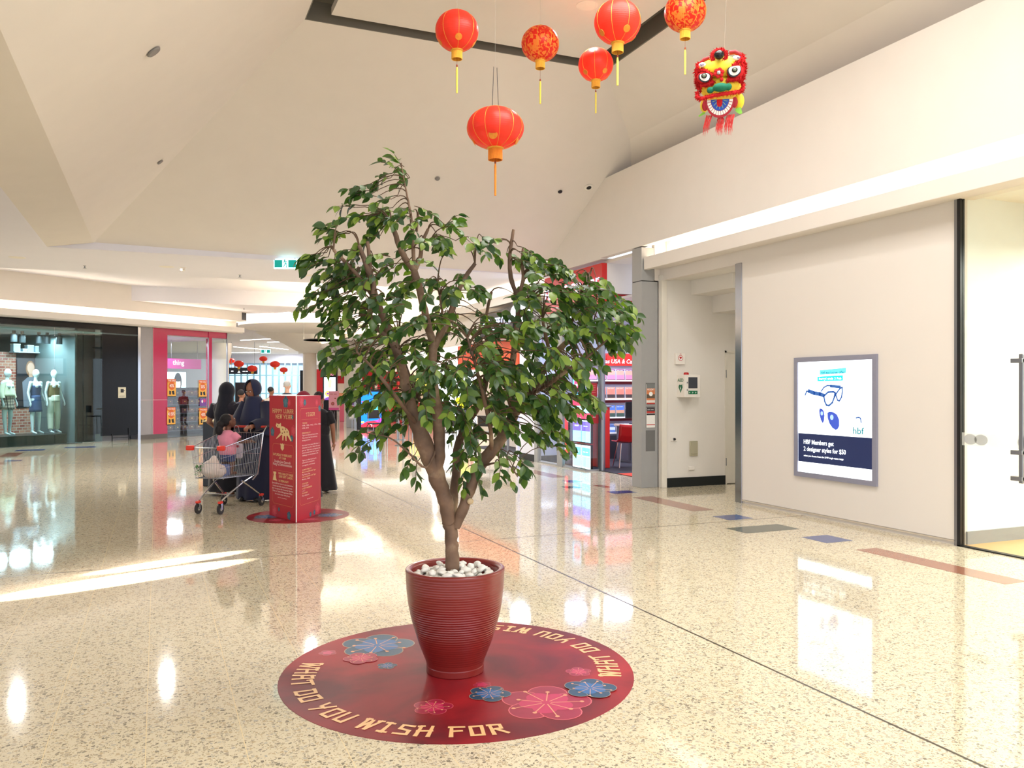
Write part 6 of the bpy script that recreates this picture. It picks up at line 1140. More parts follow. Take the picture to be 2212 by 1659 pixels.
q = MB(); q.poly([KP + Vector((0, 0, .003)), KR + Vector((0, 0, .003)), KL + Vector((0, 0, .003))], (0, 0, KH - .003)); ks_ = ks; ks = q.build('panels', mat('pillar_red', (188, 30, 46), .4, var=.12, nscale=2), ks_, world=True)
q = MB(); q.tube([KP - CFW * .001 + Vector((0, 0, .003)), KP - CFW * .001 + Vector((0, 0, KH))], .006, 6); q.build('white_edge', mat('print_white'), ks_, world=True)
def face(P0, P1, wpx):
    u = (P1 - P0).normalized(); f = Fr(P0, u, (0, 0, 1)); 
    if f.w.dot(CFW) > 0: f.w = -f.w
    return f, (P1 - P0).length
PT = mat('print_cream', (236, 196, 160), .5); PG = mat('print_gold', (240, 206, 146), .45); PW = mat('print_pinkwhite', (244, 214, 206), .5)
fl_, wl = face(KL, KP, 0); fr_, wr_ = face(KP, KR, 0)
def fb_(f, w, z): return lambda x, y: (x * w, z * (1 - y))
def frame_(q, f, w, x0, x1, y0, y1, c):
    X = lambda x: x * w; Y = lambda y: KH * (1 - y); r = .03
    f.line(q, [(X(x0) + r, Y(y0)), (X(x1) - r, Y(y0)), (X(x1), Y(y0) - r), (X(x1), Y(y1) + r), (X(x1) - r, Y(y1)), (X(x0) + r, Y(y1)), (X(x0), Y(y1) + r), (X(x0), Y(y0) - r), (X(x0) + r, Y(y0))], .0045, c)
Y = lambda y: KH * (1 - y); Yt = lambda y: Y(.895 * y - .002)
q = MB(); brush(fl_, q, 'HAPPY LUNAR', wl * .52, Y(.142), .047, wl * .78, .002); brush(fl_, q, 'NEW YEAR', wl * .56, Y(.187), .047, wl * .62, .002); q.build('heading', PG, ks, world=True)
q = MB(); fl_.text(q, 'SATURDAY 9 FEBRUARY', wl * .5, Yt(.553), .028, .002, 'C', wl * .7); fl_.text(q, 'AT 11AM', wl * .5, Yt(.58), .026, .002, 'C', wl * .25); fl_.text(q, 'WIN ONE OF THREE', wl * .62, Yt(.722), .026, .002, 'C', wl * .54); fl_.text(q, '$200 GIFT CARDS', wl * .62, Yt(.748), .026, .002, 'C', wl * .5); fl_.text(q, '5 - 16 FEBRUARY', wl * .5, Yt(.787), .024, .002, 'C', wl * .46); q.build('gold_lettering', PG, ks, world=True)
q = MB(); fl_.text(q, 'Double Lion Dance &', wl * .5, Yt(.615), .03, .002, 'C', wl * .6); fl_.text(q, 'Kung Fu Demonstrations', wl * .5, Yt(.64), .03, .002, 'C', wl * .7)
for i, s_ in enumerate(('Spend $50 or more in one transaction', 'at any speciality store and present', 'your receipt to the Customer Service', 'Desk or Centre Management Office', 'to receive your entry form')): fl_.text(q, s_, wl * .5, Yt(.813 + .024 * i), .019, .002, 'C', wl * (.78, .72, .78, .72, .56)[i])
fl_.text(q, '#####', wl * .5, Yt(.935), .01, .002, 'C', wl * .34); q.build('small_print', PW, ks, world=True)
q = MB(); frame_(q, fl_, wl, .13, .9, .395, .887, .0015); fl_.line(q, [(wl * .18, Y(.612)), (wl * .86, Y(.612))], .003, .0015); q.build('gold_border', mat('border_gold', (214, 130, 90), .5), ks, world=True)
# golden tiger drawing: simple four-legged outline, generic
q = MB(); tg = lambda pts, c=.002: fl_.poly(q, [(wl * x, Y(.222 + (y - .214) * .72 if y < .42 else .895 * y)) for x, y in pts], c)
tg([(.40, .255), (.52, .25), (.60, .262), (.68, .275), (.74, .30), (.76, .33), (.70, .352), (.60, .36), (.50, .352), (.44, .335)]); tg([(.26, .236), (.30, .224), (.36, .228), (.44, .224), (.46, .24), (.44, .262), (.38, .272), (.30, .268), (.26, .255)], .0022)
for pts in ([(.42, .33), (.50, .34), (.38, .375), (.28, .40), (.27, .392)], [(.50, .35), (.56, .355), (.54, .41), (.50, .41)], [(.60, .355), (.66, .355), (.66, .41), (.62, .41)], [(.68, .345), (.75, .33), (.84, .40), (.80, .41)]): tg(pts, .0024)
tg([(.27, .226), (.29, .216), (.32, .226)], .0026); tg([(.41, .226), (.44, .214), (.46, .228)], .0026)
q.mi = 1
for x, y in ((.33, .25), (.52, .285), (.58, .315), (.68, .31), (.62, .28), (.50, .33)): yy = Y(.222 + (y - .214) * .72); fl_.disc(q, wl * x, yy, .012, .010, .0030, 10); fl_.disc(q, wl * x + .004, yy + .004, .006, .005, .0034, 8)
q.build('tiger_drawing', [PG, mat('print_brown_red', (150, 60, 40), .5)], ks, world=True)
q = MB(); tg([(.16 + .0, .70), (.27, .70), (.27, .72), (.25, .72), (.27, .765), (.28, .78), (.14, .78), (.15, .765), (.18, .72), (.16, .72)]); tg([(.44, .445), (.56, .445), (.56, .48), (.50, .50), (.44, .48)]); tg([(.43, .43), (.46, .445), (.5, .43), (.54, .445), (.57, .43), (.57, .45), (.43, .45)], .0024); q.build('gold_icons', PG, ks, world=True)
q = MB(); brush(fr_, q, 'TIGER', wr_ * .56, Y(.168), .042, wr_ * .36, .002); q.build('heading', PG, ks, world=True)
q = MB(); q.mi = 0
right = [(.255, 'YEARS', 1, .2), (.277, '1938, 1950, 1962, 1974, 1986,', 0, .78), (.30, '1998, 2010', 0, .26), (.345, 'PERSONALITY', 1, .34), (.365, 'Tigers are kind and benevolent.', 0, .66), (.388, 'They dearly feel love and have', 0, .62), (.41, 'strong emotions', 0, .34), (.455, 'No matter how many difficulties or', 0, .72), (.477, 'obstacles they face, they will never', 0, .74), (.50, 'give up. Tigers are courageous and', 0, .74), (.522, 'attract people who have a good', 0, .68), (.545, 'challenge and adventures in life', 0, .66), (.59, 'Tigers are often found to be', 0, .58), (.61, 'authoritative, emotional,', 0, .5), (.635, 'courageous, and intense', 0, .52), (.675, 'COMPATIBILITY', 1, .38), (.695, 'Most compatible with Tiger', 1, .56), (.718, 'Pig, Horse, Dog', 0, .32), (.738, 'Least compatible with Tiger', 1, .56), (.76, 'Monkey, Snake', 0, .32), (.80, 'COLOURS', 1, .24), (.82, 'Greek, Blue', 0, .26), (.842, 'LUCKY NUMBERS', 1, .40), (.863, '1, 3, 7', 0, .12), (.885, 'FLOWERS', 1, .22), (.907, 'Plum blossom', 0, .28)]
q1 = MB(); q2 = MB()
for y, s_, g_, wd in right: fr_.text(q2 if g_ else q1, s_, wr_ * .22, Yt(y), .0155, .002, 'L', wr_ * wd)
fr_.text(q1, '####', wr_ * .55, Yt(.945), .012, .002, 'C', wr_ * .26)
q1.build('small_print', PW, ks, world=True); q2.build('gold_lettering', PG, ks, world=True)
q = MB(); frame_(q, fr_, wr_, .14, .93, .103, .877, .0015); fr_.line(q, [(wr_ * .2, Y(.193)), (wr_ * .86, Y(.193))], .003, .0015); q.build('gold_border', MC['border_gold'], ks, world=True)
FT = [mat('petal_teal_dark', (50, 96, 112), .4), mat('petal_teal', (74, 124, 140), .4), mat('petal_teal_rim', (90, 140, 150), .4), mat('stamen_teal', (130, 160, 160), .4)]; FR2 = [mat('petal_red_soft', (206, 44, 66), .4), mat('petal_red_soft2', (220, 74, 88), .4), mat('petal_rim_pink'), mat('petal_rim_pink')]
for f_, w_, lst in ((fl_, wl, [(.62, .03, .07, 0), (.75, .055, .04, 1), (.86, .17, .03, 0), (.12, .30, .055, 0), (.97, .28, .065, 1), (.84, .34, .04, 0), (.2, .955, .07, 1), (.37, .93, .025, 0), (.74, .96, .05, 0)]), (fr_, wr_, [(.2, .03, .065, 1), (.33, .055, .04, 0), (.82, .06, .04, 1), (.95, .11, .04, 0), (.72, .97, .03, 0), (.85, .955, .07, 1), (.56, .975, .03, 0)])):
    for j, (x, y, r, kx) in enumerate(lst):
        x_ = min(max(x * w_, r * 1.02), w_ - r * 1.02); y_k = min(max(Y(y), r * 1.02), KH - r * 1.02); q = MB(); blossom(f_, q, x_, y_k, r, (0, 1, 2, 3), j, .0006, lines=r > .06); q.build('blossom', FR2 if kx else FT, ks, world=True)
# ================================================================ TROLLEY
cr_ = FL(567, 1092); cl_ = FL(477, 1088); f1 = FL(432, 1109); f2 = FL(485, 1109)
rear = cam2w(-3.46, 10.62); front = cam2w(-3.60, 9.90); fw = (front - rear).normalized(); TR = math.atan2(fw.y, fw.x) - 0.0
tro = thing('shopping_trolley', 'chrome wire shopping trolley with red bumpers and groceries', 'trolley', ((rear + front) / 2).to_tuple(), TR)
# local: +x to the nose of the trolley, +y its left, z up
WR = mat('trolley_wire', (176, 178, 180), .25, .9); OR = mat('bumper_red', (226, 60, 40), .4)
def bk_(x, side, top):
    "basket outline: x -.42 (rear) .. .44 (nose)"
    k = (x + .42) / .86; hw = (.29 - .09 * k) if top else (.22 - .06 * k); z = (.93 - .14 * k) if top else (.40 + .03 * k); return Vector((x - (0 if top else .04 * k), side * hw, z))
q = MB(); R0 = .0055
for side in (-1, 1): q.tube([bk_(-.42, side, 1), bk_(.44, side, 1)], R0, 6); q.tube([bk_(-.42, side, 0), bk_(.44, side, 0)], R0, 6)
for x in (-.42, .44): q.tube([bk_(x, -1, 1), bk_(x, 1, 1)], R0, 6); q.tube([bk_(x, -1, 0), bk_(x, 1, 0)], R0, 6)
q.build('basket_rim', WR, tro)
q = MB(); R1 = .0020
for side in (-1, 1):
    for i in range(24): x = -.42 + .86 * (i + .5) / 24; q.tube([bk_(x, side, 0), bk_(x, side, 1)], R1, 5)
    for v in (.33, .66): q.tube([bk_(-.42, side, 0).lerp(bk_(-.42, side, 1), v), bk_(.44, side, 0).lerp(bk_(.44, side, 1), v)], .003, 5)
q.build('side_wires', WR, tro); q = MB()
for x, n in ((-.42, 16), (.44, 11)):
    for i in range(n): u = (i + .5) / n; q.tube([bk_(x, -1, 0).lerp(bk_(x, 1, 0), u), bk_(x, -1, 1).lerp(bk_(x, 1, 1), u)], R1, 5)
    q.tube([bk_(x, -1, 0).lerp(bk_(x, -1, 1), .5), bk_(x, 1, 0).lerp(bk_(x, 1, 1), .5)], .003, 5)
q.build('end_wires', WR, tro); q = MB()
for i in range(12): u = (i + .5) / 12; q.tube([bk_(-.42, -1, 0).lerp(bk_(-.42, 1, 0), u), bk_(.44, -1, 0).lerp(bk_(.44, 1, 0), u)], R1, 5)
for i in range(9): x = -.42 + .86 * (i + .5) / 9; q.tube([bk_(x, -1, 0), bk_(x, 1, 0)], R1, 5)
q.build('floor_wires', WR, tro)
for side in (-1, 1): q = MB(); b_ = bk_(.44, side, 1); q.bev(b_.x - .03, b_.x + .03, b_.y - .045, b_.y + .045, b_.z - .03, b_.z + .03, .014); q.build('bumper', OR, tro, True)
q = MB(); q.tube([(-.54, -.27, 1.0), (-.54, .27, 1.0)], .014, 12); q.build('handle_bar', mat('handle_red', (200, 56, 44), .4), tro, True)
for side in (-1, 1): q = MB(); q.tube([(-.54, side * .27, 1.0), (-.5, side * .28, .99), (-.42, side * .285, .93), (-.34, side * .25, .42), (-.30, side * .2, .34)], .010, 8); q.build('handle_arm', WR, tro, True)
q = MB()
for side in (-1, 1): q.tube([(-.36, side * .20, .40), (-.1, side * .19, .34), (.2, side * .16, .22), (.34, side * .145, .155)], .011, 8); q.tube([(-.05, side * .19, .36), (-.25, side * .23, .24), (-.40, side * .25, .15)], .011, 8)
q.tube([(.2, -.16, .22), (.2, .16, .22)], .009, 8); q.build('chassis', M_CHROME, tro, True)
q = MB()
for a in (-.08, .08): q.tube([(-.43, a - .03, .92), (-.41, a - .03, 1.0), (-.40, a, 1.02), (-.41, a + .03, 1.0), (-.43, a + .03, .92)], .006, 6)
q.build('seat_loop', WR, tro, True)
for x, y in ((.36, -.145), (.36, .145), (-.42, -.26), (-.42, .26)):
    q = MB(); M = Matrix.Translation((x, y, .062)) @ Matrix.Rotation(PI / 2, 4, 'X'); q.lathe([(.045, -.012), (.06, -.014), (.062, 0), (.06, .014), (.045, .012)], 24, M); w_ = q.build('wheel', mat('tyre_dark', (48, 44, 44), .5), tro, True)
    q = MB(); q.lathe([(0, -.013), (.046, -.011), (.046, .011), (0, .013)], 20, M); q.build('hub', mat('hub_cream', (206, 200, 184), .4), w_, True)
    q = MB(); q.bev(x - .03, x + .03, y - .022, y + .022, .125, .155, .008); q.build('castor_cap', OR, tro, True); q = MB(); [q.box(x - .018, x + .018, y + sd * .02 - .002, y + sd * .02 + .002, .055, .13) for sd in (-1, 1)]; q.build('fork', M_CHROME, tro)
def tl(x, y, z): return mw(tro) @ Vector((x, y, z))
def blob(name, label, cat, parts, m, vox=.016, pn='bag_body', nz=.0):
    t = thing(name, label, cat, tl(*parts[0][0][:2], .41), TR); q = MB()
    for c, r in parts: q.ell(Vector(c) - Vector((parts[0][0][0], parts[0][0][1], .41)), r)
    o = q.build(pn, m, t, True); remesh(o, vox, 2)
    tx_ = bpy.data.textures.new('crumple', 'CLOUDS'); tx_.noise_scale = .06; d = o.modifiers.new('crumple', 'DISPLACE'); d.texture = tx_; d.strength = .035; return t
blob('shopping_bag', 'knotted white plastic grocery bag in the nose of trolley', 'bag', [((.28, -.02, .53), (.13, .12, .11)), ((.26, 0, .63), (.05, .04, .06)), ((.22, .03, .5), (.1, .1, .08))], mat('bag_plastic_white', (228, 214, 206), .35, alpha=.92))
t = thing('leafy_greens', 'bunch of green vegetables beside the white grocery bag', 'vegetable', tl(.36, -.1, .43), TR); q = MB(); rn = random.Random(3)
for i in range(40): a = rn.uniform(-1, 1); b_ = rn.uniform(-.05, .03); z = rn.uniform(.02, .16); p = Vector((rn.uniform(-.06, .03), b_, z)); d = Vector((rn.uniform(-.3, .3), rn.uniform(-1, 1), rn.uniform(-.3, 1))).normalized() * .05; s__ = d.cross(Vector((0, 0, 1))).normalized() * .018; q.add([p - s__ * .3, p + d * .5 - s__, p + d, p + d * .5 + s__], [(0, 1, 2, 3)])
q.build('leaves', mat('veg_green', (70, 130, 60), .6, var=.3, nscale=30), t)
t = thing('tissue_pack', 'blue and white packet lying in the middle of trolley', 'packet', tl(.02, -.06, .415), TR + .15); MB().bev(-.12, .12, -.09, .09, 0, .14, .02).build('pack', mat('pack_blue', (110, 130, 190), .4, var=.1), t, True); f = Fr((.0, -.091, 0), (1, 0, 0), (0, 0, 1)); q = MB(); f.rect(q, -.08, .06, .07, .125); f.disc(q, .05, .05, .03, .025); q.build('label_print', mat('print_white'), t)
t = thing('shopping_bag', 'pale lilac shopping bag hanging at the rear of trolley', 'bag', tl(-.40, -.12, .60), TR); q = MB(); q.bev(-.03, .03, -.13, .13, .0, .2, .025); o = q.build('bag_body', mat('bag_lilac', (206, 196, 210), .4), t, True); f = Fr((.031, -.1, .14), (0, 1, 0), (0, 0, 1), (1, 0, 0)); q = MB(); f.rect(q, 0, .2, 0, .03, .001); q.build('red_band', mat('band_red', (180, 50, 70), .5), t); q = MB(); q.tube([(0, -.05, .19), (0, -.02, .29), (0, .02, .29), (0, .05, .19)], .004, 6); q.build('handle', MC['bag_lilac'], t)
# ================================================================ PEOPLE
SKD, SKM, SKL = mat('skin_deep', (104, 66, 50), .55, sub=0, var=.06), mat('skin_brown', (150, 100, 76), .55, var=.05), mat('skin_light', (214, 166, 140), .55, var=.05)
def cloth(name, c=None): return MC[name] if name in MC else mat(name, c, .9, var=.12, nscale=5, sheen=.2)
def face_parts(t, hc, R, rad=.085, skin=None, lips=(120, 60, 56)):
    "eyes, brows, nose ridge and mouth on the front (-y) of a head centred hc, turned by R"
    def P(x, y, z): return hc + R @ Vector((x, y, z))
    M4 = R.to_4x4()
    for sx in (-1, 1):
        q = MB(); q.ell(P(sx * .030, -.086, .012), (.0125, .006, .006), R, 10, 6); q.build('eye', mat('eye_white', (220, 214, 206), .3, var=0), t, True); q = MB(); q.ell(P(sx * .030, -.0905, .012), (.0058, .004, .0058), R, 8, 6); q.build('iris', mat('iris_dark', (30, 20, 16), .2, var=0), t, True)
        q = MB(); q.tube([P(sx * .014, -.091, .027), P(sx * .03, -.094, .033), P(sx * .048, -.084, .028)], [.002, .0032, .0015], 6); q.build('eyebrow', mat('brow_dark', (34, 24, 20), .8, var=0), t, True)
    q = MB(); q.ell(P(0, -.093, -.045), (.022, .006, .0065), R, 12, 6); q.build('mouth', mat('lips_%d' % lips[0], lips, .5, var=0), t, True)
def head_geo(q, hc, R):
    def P(x, y, z): return hc + R @ Vector((x, y, z))
    q.ell(P(0, .01, .02), (.077, .092, .098), R); q.ell(P(0, -.025, -.04), (.058, .062, .068), R); q.ell(P(0, -.055, -.085), (.026, .024, .020), R, 10, 6)
    q.ell(P(0, -.098, -.012), (.012, .016, .020), R, 10, 6); q.ell(P(0, -.1, -.020), (.017, .012, .010), R, 10, 6)
    for sx in (-1, 1): q.ell(P(sx * .082, .01, -.005), (.012, .022, .032), R, 10, 8); q.ell(P(sx * .04, -.062, -.022), (.024, .018, .02), R, 10, 6)
def hand_geo(q, wr, d, up, curl=.9, s_=1.0, side=1):
    "palm, four bent fingers of unequal length and a thumb; d = along the hand, up = back of the hand"
    d = d.normalized(); up = (up - d * up.dot(d)).normalized(); sd = d.cross(up) * side
    q.ell(wr + d * .045 * s_, (.036 * s_,) * 3 if False else (.030 * s_, .030 * s_, .030 * s_), None, 10, 8); M = Matrix((sd, d, up)).transposed()
    q.ell(wr + d * .045 * s_, (.040 * s_, .048 * s_, .015 * s_), M, 12, 8)
    for i, (o, L_) in enumerate(((-.030, .066), (-.010, .076), (.010, .071), (.029, .056))):
        p = wr + d * .085 * s_ + sd * o * s_; a = curl; p1 = p + (d * math.cos(a * .4) - up * math.sin(a * .4)) * L_ * .42 * s_; p2 = p1 + (d * math.cos(a * 1.1) - up * math.sin(a * 1.1)) * L_ * .33 * s_; p3 = p2 + (d * math.cos(a * 1.9) - up * math.sin(a * 1.9)) * L_ * .26 * s_
        q.tube([p - d * .02 * s_, p, p1, p2, p3], [.0088 * s_, .0088 * s_, .0082 * s_, .0074 * s_, .0062 * s_], 8)
    p = wr + d * .03 * s_ - sd * .030 * s_; q.tube([p, p - sd * .028 * s_ + d * .02 * s_ - up * .01 * s_, p - sd * .034 * s_ + d * .052 * s_ - up * .022 * s_], [.012 * s_, .010 * s_, .0075 * s_], 8)
def RotE(x=0, y=0, z=0): return Euler((x, y, z)).to_matrix()
def robed_woman():
    X0 = at(554, 900, 11.1); t = thing('person', 'person in long navy robe and headscarf looking down at child', 'person', (X0.x, X0.y, 0), -YAW - .3)
    q = MB(); hc = Vector((-.02, -.06, 1.47)); R = RotE(.38, 0, -.08)
    # the body: torso, legs, arms reaching the handle, head
    q.ell((0, 0, 1.18), (.17, .11, .2)); q.ell((0, 0, .95), (.16, .12, .16)); q.tube([(0, 0, 1.3), (0, -.03, 1.42)], [.055, .05], 10); head_geo(q, hc, R)
    for sx in (-1, 1): q.tube([(sx * .09, 0, .9), (sx * .1, -.01, .5), (sx * .1, .02, .08)], [.08, .055, .04], 10); q.tube([(sx * .1, .05, .05), (sx * .11, -.13, .03)], [.04, .03], 10)
    wl_, wr2 = Vector((-.15, -.42, .98)), Vector((.17, -.38, 1.0))
    for w_, sx in ((wl_, -1), (wr2, 1)): q.tube([(sx * .18, 0, 1.28), (sx * .23, -.1, 1.05), w_], [.05, .042, .027], 10); hand_geo(q, w_, Vector((0, -1, -.1)), Vector((0, 0, 1)), 1.1, .95, sx)
    bd = remesh(q.build('body', SKM, t, True), .0075, 1)
    face_parts(bd, hc, R)
    NV = cloth('robe_navy', (24, 28, 54))
    q = MB()
    def robe(u, v):
        a = 2 * PI * u; z = 1.34 - 1.31 * v
        rx = (.10 + .14 * min(1, v * 7)) if v < .1429 else .24 + .05 * max(0, v - .3)
        ry = (.08 + .06 * min(1, v * 7)) if v < .1429 else .145 + .075 * max(0, v - .3)
        k = 1 + .06 * max(0, v - .3) * math.sin(9 * a + v * 3) + .03 * math.sin(4 * a)
        return Vector((rx * k * math.cos(a), ry * k * math.sin(a) + .0, z))
    q.grid(robe, 60, 40, True); o = q.build('robe', NV, t, True, ang=180); sd = o.modifiers.new('t', 'SOLIDIFY'); sd.thickness = .008
    q = MB()
    for w_, sx in ((wl_, -1), (wr2, 1)): e = Vector((sx * .23, -.1, 1.05)); q.tube([Vector((sx * .15, 0, 1.29)), e, e.lerp(w_, .6), w_ + Vector((0, .03, 0))], [.085, .085, .08, .065], 14, False)
    q.build('sleeves', NV, t, True, ang=180)
    q = MB(); HV = cloth('scarf_navy', (30, 36, 66))
    # scarf: shell round the head open at the face, flowing over the shoulders
    def shell(u, v):
        a = PI * .5 + (u - .5) * 2 * PI * .76; p = .05 + v * 2.25; r = (.101, .118, .122); d = Vector((r[0] * math.sin(p) * math.cos(a), r[1] * math.sin(p) * math.sin(a) + .012, r[2] * math.cos(p) + .018)); return hc + R @ d
    q.grid(shell, 40, 24); o = q.build('headscarf', HV, t, True, ang=180); sd = o.modifiers.new('t', 'SOLIDIFY'); sd.thickness = .008; sd.offset = 1
    q = MB()
    def cape(u, v):
        a = 2 * PI * u; top = hc + R @ Vector((0, -.005, -.085)); w = v ** .7
        rx, ry = .085 + .215 * w, .09 + .12 * w; c = top.lerp(Vector((0, -.01, .98)), w); return Vector((c.x + rx * math.cos(a), c.y + ry * math.sin(a), c.z + .04 * math.sin(3 * a) * w + (.06 * v if math.sin(a) > 0 else -.06 * v)))
    q.grid(cape, 48, 20, True); o = q.build('scarf_drape', HV, t, True, ang=180); sd = o.modifiers.new('t', 'SOLIDIFY'); sd.thickness = .006
    for sx in (-1, 1): q = MB(); q.ell((sx * .11, -.10, .04), (.045, .11, .035)); q.build('shoe', M_BLACK, t, True)
    return t
robed_woman()
def black_scarf_woman():
    X0 = at(489, 900, 11.7); t = thing('person', 'person with back turned in black headscarf and dark t-shirt', 'person', (X0.x, X0.y, 0), -YAW + PI - .3)
    q = MB(); hc = Vector((0, -.03, 1.44)); R = RotE(.3, 0, .2)
    q.ell((0, 0, 1.16), (.18, .11, .2)); q.ell((0, 0, .93), (.17, .13, .16)); q.tube([(0, 0, 1.28), (0, -.02, 1.4)], [.05, .048], 10); head_geo(q, hc, R)
    for sx in (-1, 1):
        q.tube([(sx * .09, 0, .9), (sx * .1, -.01, .5), (sx * .1, .02, .08)], [.085, .06, .042], 10); q.tube([(sx * .1, .05, .05), (sx * .11, -.13, .03)], [.04, .03], 10)
        w_ = Vector((sx * .22, -.22, .86)); q.tube([(sx * .19, 0, 1.26), (sx * .27, .02, 1.02), w_], [.05, .042, .028], 10); hand_geo(q, w_, Vector((-.2 * sx, -1, -.3)), Vector((0, 0, 1)), .8, .95, sx)
    bd = remesh(q.build('body', SKM, t, True), .0075, 1); face_parts(bd, hc, R)
    TS_ = cloth('tshirt_dark', (34, 30, 44)); q = MB(); q.ell((0, 0, 1.2), (.205, .13, .14)); q.ell((0, 0, 1.0), (.19, .135, .2))
    for sx in (-1, 1): q.tube([(sx * .17, 0, 1.26), (sx * .26, .015, 1.09)], [.075, .068], 12)
    remesh(q.build('tshirt', TS_, t, True), .012, 2)
    skirtlike(t, 'skirt', cloth('skirt_black', (22, 20, 28)), .95, .06, .185, .27, .78, 40, .04)
    q = MB(); q.ell(hc + Vector((0, .02, .015)), (.108, .122, .135)); q.tube([hc + Vector((0, .03, -.02)), hc + Vector((0, .05, -.15)), Vector((0, .05, 1.12)), Vector((0, .06, .96))], [.10, .115, .14, .10], 16)
    q2 = remesh(q.build('headscarf', cloth('scarf_black', (18, 20, 34)), t, True), .012, 3)
    for sx in (-1, 1): q = MB(); q.ell((sx * .11, -.08, .04), (.045, .11, .035)); q.build('shoe', mat('print_white'), t, True)
black_scarf_woman()
t = thing('litter_bin', 'black rectangular bin with pale rim behind the trolley', 'bin', at(452, 900, 12.7) - Vector((0, 0, at(452, 900, 12.7).z)), -YAW); MB().bev(-.1, .24, 0, .35, 0, .98, .01).build('bin_body', mat('bin_black', (20, 20, 24), .3), t); MB().bev(-.11, .25, -.01, .36, .98, 1.0, .004).build('rim', mat('bin_rim', (220, 206, 150), .4), t)
def child():
    X0 = tl(-.16, -.06, .42); t = thing('person', 'small child in pink t-shirt standing in trolley, looking up', 'person', X0, -YAW + PI - .5)
    q = MB(); hc = Vector((.0, -.02, .66)); R = RotE(-.45, 0, -.35); K = Matrix.Diagonal(Vector((.86, .86, .86)))
    def P(x, y, z): return hc + R @ Vector((x, y, z)) * .88
    q.ell(P(0, .01, .02), (.07, .082, .086), R); q.ell(P(0, -.025, -.035), (.052, .055, .055), R); q.ell(P(0, -.09, -.012), (.012, .013, .014), R, 10, 6)
    for sx in (-1, 1): q.ell(P(sx * .08, .01, -.005), (.011, .02, .026), R, 10, 8)
    q.ell((0, 0, .42), (.10, .075, .13)); q.ell((0, 0, .30), (.10, .08, .09)); q.tube([(0, 0, .5), (0, -.01, .61)], [.036, .034], 10)
    for sx in (-1, 1):
        q.tube([(sx * .055, 0, .28), (sx * .06, -.01, .15), (sx * .06, .01, .03)], [.055, .042, .03], 10); q.tube([(sx * .06, .02, .02), (sx * .065, -.08, .015)], [.024, .018], 8)
        w_ = Vector((sx * .17, -.20, .40)); q.tube([(sx * .1, 0, .50), (sx * .17, -.05, .41), w_], [.032, .028, .019], 10); hand_geo(q, w_, Vector((0, -1, .1)), Vector((0, 0, 1)), .9, .68, sx)
    bd = remesh(q.build('body', SKD, t, True), .0065, 1)
    for sx in (-1, 1): q = MB(); q.ell(P(sx * .028, -.082, .01), (.011, .005, .006), R, 10, 6); q.build('eye', MC['eye_white'], bd, True)
    q = MB(); q.ell(P(0, -.085, -.04), (.017, .006, .006), R, 10, 6); q.build('mouth', MC['lips_120'], bd, True)
    q = MB(); q.ell(P(0, .028, .035), (.078, .082, .082), R)
    q.ell(P(0, .13, .02), (.05, .05, .05)); q.ell(P(0, .18, -.04), (.045, .05, .07)); remesh(q.build('hair', mat('hair_black', (22, 18, 20), .7, bump=.6, nscale=120), t, True), .009, 2)
    q = MB(); q.ell((0, 0, .42), (.125, .10, .14)); q.ell((0, 0, .30), (.118, .10, .12)); q.ell((0, 0, .51), (.09, .06, .04))
    for sx in (-1, 1): q.tube([(sx * .09, 0, .50), (sx * .16, -.035, .44)], [.05, .047], 12)
    remesh(q.build('tshirt', cloth('tshirt_pink', (226, 140, 162)), t, True), .01, 2)
    q = MB(); q.ell((0, 0, .24), (.108, .09, .08)); [q.tube([(sx * .055, 0, .24), (sx * .06, -.005, .16)], [.06, .055], 12) for sx in (-1, 1)]; remesh(q.build('shorts', cloth('shorts_blue', (54, 66, 110)), t, True), .01, 2)
child()
